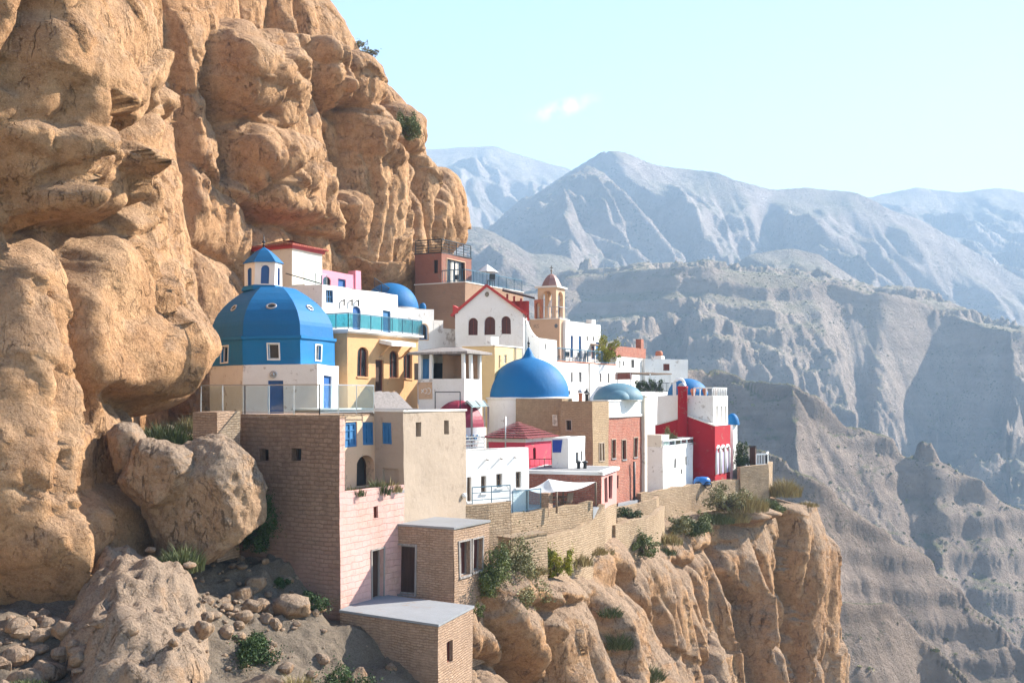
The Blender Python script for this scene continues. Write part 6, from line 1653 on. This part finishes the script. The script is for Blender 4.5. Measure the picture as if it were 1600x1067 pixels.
for f in (.15, .5, .85): p = a.lerp(c, f) + EL * .6 + ER * .3; mb.lathe((p.x, p.y, zp_), [(.12, 0), (.2, .3), (.24, .45), (.18, .62), (0, .64)], 10)
mb.build('roof_urn', M['terracotta'], r_, False)
mb = MB(); c_ = Vector((X(1056, 96.5), 94.4, zt_)); mb.tube([c_ + Vector((.42 * math.cos(a), 0, 1.0 + .42 * math.sin(a))) for a in np.linspace(0, math.pi, 10)], .13, 6); mb.bar(c_ + Vector((-.42, 0, 0)), c_ + Vector((-.42, 0, 1.05)), .26); mb.bar(c_ + Vector((.42, 0, 0)), c_ + Vector((.42, 0, 1.05)), .26); mb.build('bell_arch', M['white'], r_, False)
pl_ = corner(1145, 97, 1137, 1152)
r_ = house('apse', 'narrow white annex with a small blue dome at the right end of the red house', 'annex', pl_, -7, 'domed churches')
body(r_, pl_, -8, Z(664, 97), 'white', {}, par=0.02, pt=.08, roof='white')
cm = sum(pl_, Vector((0, 0))) / 4; dome(r_, (cm.x, cm.y, Z(664, 97)), .62, 1.0, 'domeblue')
# end terrace
r_ = stone_wall('retaining_wall', 'long low stone retaining wall along the cliff edge at the right end', [P2(1002, 82.2), P2(1040, 85), P2(1080, 88.6), P2(1118, 91.3), P2(1156, 93.6)], -10.5, [-7.1, -7.0, -6.95, -6.9, -6.85], .4)
r_ = stone_wall('bastion_wall', 'higher square stone wall at the far right end of the village', [P2(1157, 93.4), P2(1201, 95.2), P2(1207, 101)], -10.5, [-5.85, -5.8, -5.8], .4)
mb = MB(); q = [P2(1157, 93.9), P2(1200, 95.7), P2(1204, 101), P2(1150, 101)]; mb.prism(q, -8, -6.05); tag(mb.build('end_terrace', M['slab']), kind='structure')
mb = MB(); mb.prism([P2(1007, 84.4), P2(1040, 86.5), P2(1080, 90.2), P2(1118, 92.9), P2(1156, 95.2), P2(1150, 100), P2(1010, 89)], -9, -7.4); tag(mb.build('lane', M['slab']), kind='structure')
r_ = thing('white_fence', 'short white balustrade at the outer corner of the end terrace', 'balustrade', (X(1190, 96), 96, -6.05))
railing(r_, [(X(1182, 95.6), 95.6, -5.85), (X(1198, 96.1), 96.1, -5.85), (X(1200, 99.5), 99.5, -5.85)], .95, .8, 'whitepaint', 'bars', pw=.1, gap=.25, thick=.06, name='balustrade')
r_ = thing('stove_pipe', 'dark square chimney post standing on the end terrace', 'chimney', (X(1176.5, 96.5), 96.5, -6.05))
mb = MB(); mb.obox(P2(1176.5, 96.5), ER, .48, .48, -6.05, -4.35); mb.build('shaft', M['darkwood'], r_); mb = MB(); mb.obox(P2(1176.5, 96.5), ER, .6, .6, -4.35, -4.2); mb.build('cap', M['iron'], r_)
r_ = thing('covered_cart', 'small cart under a shiny blue cover parked beside the crimson wall', 'cart', (X(1097, 90.3), 90.3, -7.4))
c = Vector((X(1097, 90.3), 90.3, -7.38)); mb = MB(); mb.lathe(c + Vector((0, 0, .35)), [(.62, 0), (.64, .2), (.58, .42), (.42, .58), (0, .62)], 20, True, sx=1.1, sy=.8); mb.build('cover', flat('blue_tarpaulin', (.02, .14, .42), .35), r_, False)
mb = MB(); mb.box(c + Vector((-.6, -.4, .28)), c + Vector((.6, .4, .36))); mb.build('body', M['iron'], r_, False)
for sx in (-.4, .4):
    mb = MB(); mb.tube([c + Vector((sx + .28 * math.cos(a), -.5, .3 + .28 * math.sin(a))) for a in np.linspace(0, 2 * math.pi, 17)], .04, 6, False)
    for a in np.linspace(0, math.pi, 5)[:-1]: mb.bar(c + Vector((sx + .27 * math.cos(a), -.5, .3 + .27 * math.sin(a))), c + Vector((sx - .27 * math.cos(a), -.5, .3 - .27 * math.sin(a))), .025)
    mb.build('wheel', M['blackrubber'], r_, False)
stone_wall('round_wall', 'low rounded stone wall holding a planted bed above the cliff', [P2(962, 65.5), P2(985, 67.5), P2(1010, 69.5), P2(1030, 72), P2(1038, 76)], -11, [-7.5, -7.45, -7.45, -7.45, -7.4], .4)
stone_wall('low_wall', 'short stone wall below the red brick house, behind the planted bed', [P2(964, 74), P2(995, 76.5), P2(1026, 78.5), P2(1030, 81)], -10.5, [-7.3, -7.25, -7.2, -7.1], .35)
mb = MB(); mb.prism([P2(966, 78), P2(1003, 83), P2(1012, 86), P2(968, 84)], -10, -7.55); tag(mb.build('yard', M['slab']), kind='structure')
# radio mast on the mesa
r_ = thing('radio_mast', 'thin radio mast standing far off on the canyon mesa', 'mast', (X(943, 1155), 1155, Z(430, 1155)))
mb = MB(); a, b = P(943, 436, 1155), P(943, 407, 1155); mb.tube([a, b], [.5, .25], 6); mb.build('mast', M['greywood'], r_, False)

# ------------------------------------------------------------------ boulders and loose stones
def rock_verts(c, rad, seed, n=72, planes=16, rough=.16, tilt=0.0):
    rng = np.random.default_rng(seed)
    th = np.linspace(0, 2 * np.pi, n + 1); ph = np.linspace(-np.pi / 2, np.pi / 2, n // 2 + 1)
    T, Pp = np.meshgrid(th, ph, indexing='ij')
    d = np.stack([np.cos(Pp) * np.cos(T), np.cos(Pp) * np.sin(T), np.sin(Pp)], -1)
    N_ = rng.normal(size=(planes, 3)); N_ /= np.linalg.norm(N_, axis=1)[:, None]; D = rng.uniform(.72, 1.0, planes)
    q = D / np.maximum(d @ N_.T, .08); r = -np.log(np.sum(np.exp(-q * 34), -1)) / 34; r = np.minimum(r, 1.12)
    p = d * r[..., None]
    s = seed * 1.7
    f = 1 + rough * fbm(p[..., 0] * 1.6 + s, p[..., 1] * 1.6, p[..., 2] * 1.6, 5, .55, seed) + rough * .35 * fbm(p[..., 0] * 5 + s, p[..., 1] * 5, p[..., 2] * 5, 4, .55, seed + 4, True)
    p = p * f[..., None] * np.array(rad)
    if tilt: ct, st = math.cos(tilt), math.sin(tilt); p = np.stack([p[..., 0] * ct - p[..., 2] * st, p[..., 1], p[..., 0] * st + p[..., 2] * ct], -1)
    return p + np.array(c)
def boulder(label, c, rad, seed, mat='boulder', group=None, n=84, name='boulder', rough=.16, tilt=0.0, planes=16):
    V = rock_verts((0, 0, 0), rad, seed, n, planes, rough, tilt)
    o = grid_mesh(name, V, M[mat]); o.location = c
    return tag(o, label, 'boulder' if max(rad) > .8 else 'rock', group)
boulder('large weathered boulder with an orange underside, wedged below the chapel terrace', P(316, 795, 43.0), (2.05, 1.8, 2.35), 5, n=170, tilt=-.35, planes=13)
boulder('grey topped boulder perched on the left of the larger boulder below the chapel', P(243, 738, 42.2), (1.45, 1.2, 1.15), 8, n=130, planes=11)
boulder('small rounded rock tucked between the cliff and the two perched boulders', P(200, 700, 43), (.8, .8, .9), 12, n=80)
RK = [('large split brown rock on the slope below the brick wall', 455, 925, 42, (.75, .6, .5)), ('brown angular rock on the slope above the wide dark shrub', 560, 975, 40, (.5, .42, .4)), ('long grey rock lying below the shrubs near the bottom edge', 410, 1050, 36, (.7, .45, .35)), ('angular rock between the smooth slab and the big boulder', 262, 915, 41, (.6, .5, .5)),
      ('pale block of stone lying at the lower left edge of the picture', 42, 1008, 33, (.62, .5, .55)), ('pale angular rock leaning against the block at lower left', 72, 985, 34, (.5, .45, .4)),
      ('round grey stone alone on the foot of the smooth rock slab', 120, 1005, 33.6, (.22, .2, .2)), ('small brown stone under the overhang at lower left', 100, 975, 35.5, (.4, .3, .32)),
      ('pale stone on the slope below the big boulder, nearest the brick wall', 402, 880, 43.5, (.42, .35, .3)), ('grey stone half buried in the rubble left of the brick wall foot', 378, 898, 42.5, (.45, .4, .35)),
      ('flat pale stone in the rubble above the dark bush', 395, 925, 41, (.4, .35, .26)), ('rounded stone at the right edge of the smooth rock slab', 318, 1010, 37, (.3, .3, .3)),
      ('white stone beside the terrace block on the slope', 500, 950, 43, (.22, .2, .15))]
for k, (lab, px, py, Y, rad) in enumerate(RK):
    x, y = X(px, Y), Y; boulder(lab, (x, y, hill_z(x, y) + rad[2] * .45), rad, 40 + k, n=44, name='rock', group='loose rocks on the lower slope')
# rubble nobody could count
rng = np.random.default_rng(5); RV = []; RF = []; base_n = 0
def add_rubble(n, fx, zf, smin, smax, mat, name):
    V = []; Q = []; b = 0
    for i in range(n):
        x, y = fx(); s = smin + (smax - smin) * rng.random() ** 3
        v = rock_verts((0, 0, 0), (s * rng.uniform(.7, 1.3), s * rng.uniform(.7, 1.3), s * rng.uniform(.5, .9)), int(rng.integers(1, 9999)), 14, 9, .1)
        a = rng.uniform(0, 6.28); v = np.stack([v[..., 0] * math.cos(a) - v[..., 1] * math.sin(a), v[..., 0] * math.sin(a) + v[..., 1] * math.cos(a), v[..., 2]], -1) + np.array((x, y, zf(x, y) + s * .25))
        nn, m = v.shape[:2]; ii = np.arange(nn * m).reshape(nn, m); q = np.stack([ii[:-1, :-1], ii[:-1, 1:], ii[1:, 1:], ii[1:, :-1]], -1).reshape(-1, 4)
        V.append(v.reshape(-1, 3)); Q.append(q + b); b += nn * m
    V = np.concatenate(V); Q = np.concatenate(Q)
    me = bpy.data.meshes.new(name); me.from_pydata(V.tolist(), [], Q.tolist()); me.materials.append(M[mat])
    o = bpy.data.objects.new(name, me); COL.objects.link(o); return tag(o, 'loose rubble strewn over the lower slope', 'rubble', kind='stuff')
def fx1():
    t = rng.random()
    if t < .45: px, py = rng.normal(55, 50), rng.normal(35, 1.6); return X(px, py), py
    if t < .85: Y = rng.uniform(37, 46); px = rng.normal(385, 60); return X(px, Y), Y
    Y = rng.uniform(32, 44); return X(rng.uniform(250, 620), Y), Y
add_rubble(330, fx1, hill_z, .04, .38, 'boulder', 'rubble')

# ------------------------------------------------------------------ plants
def leaf_mesh(name, C, Nrm, size, tint, mat, parent=None, aspect=.55, loc=None):
    """many small bent leaves"""
    n = len(C); rng_ = np.random.default_rng(n)
    t = rng_.normal(size=(n, 3)); t -= Nrm * np.sum(t * Nrm, 1)[:, None]; t /= np.linalg.norm(t, axis=1)[:, None] + 1e-9
    b = np.cross(Nrm, t); s = size[:, None]
    v = np.stack([C - t * s, C + b * s * aspect + Nrm * s * .15, C + t * s, C - b * s * aspect + Nrm * s * .15], 1)
    me = bpy.data.meshes.new(name); me.vertices.add(4 * n); 
    off = np.array(loc if loc is not None else (0, 0, 0), float)
    me.vertices.foreach_set('co', (v - off).reshape(-1).astype(np.float32))
    me.loops.add(4 * n); me.loops.foreach_set('vertex_index', np.arange(4 * n, dtype=np.int32)); me.polygons.add(n); me.polygons.foreach_set('loop_start', np.arange(0, 4 * n, 4, dtype=np.int32))
    me.update(calc_edges=True)
    a = me.attributes.new('tint', 'FLOAT', 'POINT'); a.data.foreach_set('value', np.repeat(tint, 4).astype(np.float32))
    me.materials.append(M[mat]); o = bpy.data.objects.new(name, me); COL.objects.link(o)
    if parent: o.parent = parent
    return o
def bush(label, c, rx, rz, mat='leaf_mid', n=2600, leaf=.07, seed=1, clumps=16, cat='shrub', name='shrub', stems=True, group='shrubs on the rocks', ry=None, flatb=.25):
    r = np.random.default_rng(seed); root = thing(name, label, cat, c, group); ry = ry or rx; clumps = int(clumps * 1.3); n = int(n * 1.3); leaf = leaf * .85
    cl = r.normal(size=(clumps, 3)); cl /= np.linalg.norm(cl, axis=1)[:, None]; cl *= (r.uniform(.25, 1.05, clumps) ** 1.0)[:, None]; cl[:, 2] = np.where(cl[:, 2] < 0, cl[:, 2] * .55, cl[:, 2])
    cs = r.uniform(.10, .40, clumps) ** 1.0; ct = r.uniform(0, 1, clumps); w = cs ** 2 / np.sum(cs ** 2)
    k = r.choice(clumps, n, p=w); d = r.normal(size=(n, 3)); d /= np.linalg.norm(d, axis=1)[:, None]
    rad = r.uniform(.45, 1.0, n) ** .6
    p = cl[k] + d * (cs[k] * rad)[:, None]; nr = d * .7 + r.normal(size=(n, 3)) * .5; nr /= np.linalg.norm(nr, axis=1)[:, None]
    o_ = r.random(n) < .22; p = np.where(o_[:, None], p + (cl[k] * .5 + d * .25) * (r.uniform(0, 1, n) ** 2)[:, None], p); p = p + .12 * np.stack([np.sin(p[:, 1] * 5 + seed), np.sin(p[:, 2] * 6 + seed), np.sin(p[:, 0] * 5.5 + seed)], 1)
    C = p * np.array([rx, ry, rz]) + np.array([0, 0, rz * .32]); C[:, 2] = np.maximum(C[:, 2], -.22 * rz)
    leaf_mesh('foliage', C, nr, leaf * r.uniform(.6, 1.3, n), np.clip(ct[k] * .6 + r.uniform(0, .5, n), 0, 1), mat, root)
    if stems:
        mb = MB()
        for q in range(min(clumps, 14)): e_ = Vector(cl[q] * np.array([rx, ry, rz])) + Vector((0, 0, rz * .35)); mb.tube([(0, 0, -.25), tuple(e_ * .5 + Vector((0, 0, -.05))), tuple(e_)], [.035 * rx + .012, .02 * rx + .01, .008], 5, False)
        o = mb.build('stem', M['bark'], None, False); o.parent = root
    return root
def tuft(label, c, rx, h, mat='straw', n=420, seed=1, cat='grass tuft', name='grass_tuft', group='grass tufts on the rocks', ry=None, w=.018, droop=.5):
    r = np.random.default_rng(seed); ry = ry or rx; V = []; Fc = []; T = []
    for i in range(n):
        a = r.uniform(0, 6.28); q = math.sqrt(r.random()); x, y = rx * q * math.cos(a), ry * q * math.sin(a)
        hh = h * r.uniform(.45, 1.05) * (1 - .45 * q); lean_ = r.uniform(.1, droop + .2) * hh; la = a + r.normal() * .7; dx, dy = math.cos(la) * lean_, math.sin(la) * lean_; sa = r.uniform(0, 6.28); sx, sy = math.cos(sa) * w, math.sin(sa) * w
        b = len(V); zb = -.25 * h * q
        V += [(x - sx, y - sy, zb), (x + sx, y + sy, zb), (x + dx * .4 + sx * .7, y + dy * .4 + sy * .7, zb + hh * .6), (x + dx * .4 - sx * .7, y + dy * .4 - sy * .7, zb + hh * .6), (x + dx, y + dy, zb + hh)]
        Fc += [(b, b + 1, b + 2, b + 3), (b + 3, b + 2, b + 4)]; T += [r.random()] * 5
    me = bpy.data.meshes.new(name); me.from_pydata(V, [], Fc); a = me.attributes.new('tint', 'FLOAT', 'POINT'); a.data.foreach_set('value', np.array(T, np.float32)); me.materials.append(M[mat])
    o = bpy.data.objects.new(name, me); COL.objects.link(o); o.location = c
    return tag(o, label, cat, group)
def pz(C_, px, Yh, drop=.1):
    """a spot on a cliff's top edge"""
    i = C_.find(px, Yh); return i

def on_cliff(C_, px, py, Yh):
    """nearest point of the finished cliff surface to the line of sight at this height"""
    x, y, z = C_.world(C_.d); qx = x / y * F + CX; qy = HY - z / y * F
    e_ = (qx - px) ** 2 + (qy - py) ** 2 + (y - Yh) ** 2 * 4
    i = np.unravel_index(np.argmin(e_), e_.shape); return Vector((x[i], y[i], z[i]))
for k, (lab, px, py, Yh, rx, hh, n, mt) in enumerate((('dry grass patch at the foot of the garden wall, above the cliff clefts', 925, 862, 60, .9, .5, 500, 'straw'), ('dry scrub right below the middle of the retaining wall', 1078, 806, 80, 1.3, .8, 800, 'straw'),
        ('pale dry tuft between the round wall and the green ledge bushes', 1058, 812, 76, .9, .6, 450, 'straw'), ('brown scrub hugging the left foot of the bastion wall', 1146, 772, 90, 1.1, 1.1, 700, 'straw'),
        ('dull grass tangled under the far half of the retaining wall', 1112, 798, 84, 1.5, .9, 900, 'grass'), ('pale grass on the brink above the tall right hand rock column', 1262, 788, 95, .9, .5, 400, 'straw'),
        ('thin dry grass on the rock lip below the stone block', 828, 893, 53, .8, .45, 400, 'straw'), ('grass tuft in the notch right of the round wall', 1040, 862, 73, .7, .5, 350, 'grass'))):
    tuft(lab, on_cliff(C2, px, py, Yh), rx, hh, mt, n, 120 + k, w=.025, droop=.8)
def on_hill(px, Y): x = X(px, Y); return (x, Y, hill_z(x, Y) + .02)
# lower left slope
bush('dark green shrub on the slope left of the terrace block', on_hill(395, 38.2), .85, .85, 'leaf_dark', 5200, .05, 1, 22)
bush('wide dark green shrub at the bottom edge beside the terrace block', on_hill(540, 37.6), 1.05, .95, 'leaf_dark', 6500, .05, 2, 26)
bush('tall dark shrub squeezed between the big boulder and the brown brick wall', (X(402, 45), 45, Z(845, 45)), .75, 1.5, 'leaf_dark', 6500, .055, 3, 24)
bush('low dark plant trailing along the foot of the brown brick wall', on_hill(482, 43), .8, .4, 'leaf_dark', 2600, .045, 4, 14)
bush('small dark plant higher along the foot of the brown brick wall', on_hill(445, 44.6), .6, .45, 'leaf_dark', 1800, .045, 5, 12)
tuft('grey green grass tuft below the two perched boulders', on_hill(285, 40), .75, 1.0, 'grass', 700, 6, droop=.5)
tuft('dry grey grass tuft near the bottom edge, left of the dark shrub', on_hill(462, 37), .7, .7, 'straw', 420, 7)
tuft('sparse green tuft at the bottom left corner', on_hill(40, 32), .6, .3, 'grass', 300, 8)
tuft('long green grass tuft growing under the overhang beside the chapel railing', (X(255, 46), 46, Z(690, 46)), 1.3, 1.15, 'grass', 1500, 9, ry=.8, droop=.6)
tuft('thin dry tuft at the left end of the chapel railing', (X(296, 47), 47, Z(668, 47)), .5, .8, 'straw', 300, 10)
# cliff
bush('round green shrub growing from a cleft high on the cliff', on_cliff(C1, 632, 212, 101) + Vector((.5, -1.0, -.1)), 1.2, 1.6, 'leaf_mid', 5200, .085, 11, 24)
for k, (lab, px, py, Y) in enumerate((('sparse shrub on the cliff rim against the sky', 572, 66, 96), ('thin shrub on the cliff rim, lower of the two', 590, 74, 98))): bush(lab, on_cliff(C1, px - 6, py + 4, Y), .9, .6, 'leaf_olive', 520, .08, 20 + k, 8)
# promontory edge
EDGE = [('bush', 'big olive green bush between the hut and the stone block', 800, 930, 50.5, 1.6, 1.9, 'leaf_olive', 9000, .06, 30), ('bush', 'dull green bush spilling down beside the hut window', 775, 915, 48.6, .95, 1.6, 'leaf_mid', 5000, .055, 31),
        ('bush', 'bright yellow green bush below the curved garden wall', 871, 892, 54.5, .68, .95, 'leaf_yellow', 4200, .055, 32), ('bush', 'dark little bush left of the yellow bush', 842, 888, 54, .5, .6, 'leaf_mid', 1500, .055, 33),
        ('tuft', 'dry tuft right of the yellow bush', 905, 878, 58, .7, .7, 'straw', 420, 0, 34), ('bush', 'green bush on the ledge below the low round wall', 1008, 862, 68.5, 1.0, .85, 'leaf_mid', 3000, .07, 35),
        ('bush', 'green plant in the bed behind the round wall', 985, 806, 70, .9, .45, 'leaf_dark', 1800, .06, 36), ('tuft', 'dry tuft on the rock below the round wall', 1045, 845, 74, .9, .9, 'straw', 500, 0, 37),
        ('bush', 'green bush below the retaining wall, middle of the ledge', 1092, 830, 80, 1.2, 1.1, 'leaf_mid', 3600, .08, 38), ('bush', 'olive bush below the retaining wall, left of the green one', 1062, 828, 77.5, .9, .8, 'leaf_olive', 2200, .08, 39),
        ('tuft', 'broad dry brush under the bastion wall', 1160, 790, 88, 2.0, 1.6, 'straw', 1500, 0, 40), ('bush', 'brown olive brush left of the bastion wall', 1132, 790, 86.5, 1.5, 1.2, 'leaf_olive', 3200, .085, 41),
        ('tuft', 'sunlit straw tuft at the right corner of the bastion wall', 1226, 768, 96, 1.4, 1.7, 'straw', 1100, 0, 42), ('tuft', 'green grass on top of the cliff below the bastion wall', 1195, 790, 92, 1.3, .9, 'grass', 800, 0, 43),
        ('bush', 'low green bush on the cliff shoulder right of the bastion', 1205, 800, 91, 1.0, .6, 'leaf_mid', 1700, .08, 44), ('tuft', 'dry tuft hanging at the top of the cliff column', 940, 862, 63, .7, .6, 'straw', 350, 0, 45)]
for kd, lab, px, py, Y, rx, rz, mat, n, lf, sd_ in EDGE:
    if kd == 'bush': bush(lab, P(px, py, Y), rx, rz, mat, n, lf, sd_, 20)
    else: tuft(lab, P(px, py, Y), rx, rz, mat, n, sd_, w=.025)
for lab, px, py, Yh, rx, rz, n, sd_ in (('grassy clump hanging in a cleft halfway down the cliff face', 965, 1000, 58, .8, .9, 700, 50), ('dark clump at the bottom edge in a cliff cleft', 1010, 1055, 62, .9, .8, 700, 51), ('small green clump in the upper cleft of the cliff', 950, 960, 60, .6, .6, 400, 52)):
    tuft(lab, on_cliff(C2, px, py, Yh), rx, rz, 'grass', n, sd_, droop=1.1)
bush('small shrub on the rock just right of the hut', (X(748, 45.6), 45.6, Z(962, 45.6)), .32, .4, 'leaf_mid', 600, .04, 53, 8)
# village plants
bush('yellow green bush at the end of the cafe terrace', (X(948, 107.5), 107.5, Z(560, 107.5)), 1.25, 1.3, 'leaf_yellow', 3200, .09, 60, 18, group='village plants')
bush('olive shrub in front of the red gable, beside the round chimney', (X(1046, 90.8), 90.8, Z(694, 90.8)), .65, 1.0, 'leaf_olive', 2200, .07, 61, 14, group='village plants')
bush('tall dark green arched shrub on the end terrace', (X(1159, 97), 97, -6.0), .62, 1.55, 'leaf_dark', 3800, .07, 62, 20, group='village plants')
e_ = Edge(p6[1], p6[2])
for k, (px, lab) in enumerate(((1006, 'dark potted hedge at the left end of the planted roof terrace'), (1020, 'dark potted hedge second from the left on the roof terrace'), (1034, 'dark potted hedge right of the post on the roof terrace'))):
    p = e_.at(e_.t(px), -.5); bush(lab, (p.x, p.y, z6 + .1), .62, .8, 'leaf_dark', 1500, .07, 70 + k, 12, group='village plants')
er_ = Edge(A0 + EL * .2, CT + EL * .2)
for k, (f, lab, hh, mt) in enumerate(((.2, 'thin green plant at the left end of the brick loggia', .45, 'grass'), (.62, 'tall dry plants in front of the loggia archway', .8, 'grass'), (.82, 'dry grass at the right end of the brick loggia', .6, 'straw'))):
    p = er_.at(er_.L * f); tuft(lab, (p.x, p.y, zLog + .0), .5, hh, mt, 260, 80 + k, ry=.25, group='plants in the loggia')
# small bushes dotted over the gorge sides: too many to count
def scrub(name, n, y0, y1, px0, px1, s0, s1, obs, seed):
    from mathutils.bvhtree import BVHTree
    r = np.random.default_rng(seed); Cc = []; Nn = []; Sz = []; T = []
    trees = []
    dg = bpy.context.evaluated_depsgraph_get()
    for o in obs: trees.append(BVHTree.FromObject(o, dg))
    k = 0
    for i in range(n):
        px, Y = r.uniform(px0, px1), math.exp(r.uniform(math.log(y0), math.log(y1))); x = X(px, Y); best = None
        for t in trees:
            h = t.ray_cast(Vector((x, Y, 900)), Vector((0, 0, -1)))
            if h[0] is not None and (best is None or h[0].z > best[0].z): best = h
        if best is None or best[1].z < .45 or vnoise(np.array([x / 40.]), np.array([Y / 40.]), np.array([.5]), 3)[0] < r.uniform(-.5, .35): continue
        s = r.uniform(s0, s1) * (Y / y0) ** .35; m = 9; d = r.normal(size=(m, 3)); d /= np.linalg.norm(d, axis=1)[:, None]; d[:, 2] = np.abs(d[:, 2])
        Cc.append(np.array(best[0]) + d * s * np.array([.8, .8, .6])); Nn.append(d * .6 + r.normal(size=(m, 3)) * .3); Sz.append(np.full(m, s * .75)); T.append(np.full(m, r.random()))
    N_ = np.concatenate(Nn); N_ /= np.linalg.norm(N_, axis=1)[:, None]
    o = leaf_mesh(name, np.concatenate(Cc), N_, np.concatenate(Sz), np.concatenate(T), 'leaf_olive')
    return tag(o, 'small scrub bushes dotted over the canyon sides', 'scrub', kind='stuff')
OB = bpy.data.objects
if 'canyon_ridge' in OB:
    scrub('scrub', 9000, 190, 800, 880, 1720, .28, .75, [OB[k] for k in ('canyon_ridge', 'gorge_slope', 'gorge_spur')], 4)
    scrub('mesa_scrub', 6000, 750, 1450, 820, 1720, .6, 1.2, [OB['canyon_mesa']], 9)

# haze: one closed box of thin air round the place
hz = MB(); hz.box((-6000, -60, -231), (6000, 4200, 830))
def _haze(g, b):
    nt = g.nt; out = nt.nodes['Material Output']; nt.nodes.remove(b)
    v = g.n('ShaderNodeVolumePrincipled')
    v.inputs['Color'].default_value = (0.52, 0.74, 1.0, 1); v.inputs['Density'].default_value = 0.00027; v.inputs['Anisotropy'].default_value = 0.0
    nt.links.new(v.outputs[0], out.inputs['Volume'])
hm = bpy.data.materials.new('haze_air'); hm.use_nodes = True
_haze(G(hm.node_tree), hm.node_tree.nodes['Principled BSDF'])
HAZE = tag(hz.build('haze', hm, None, False), kind='stuff')
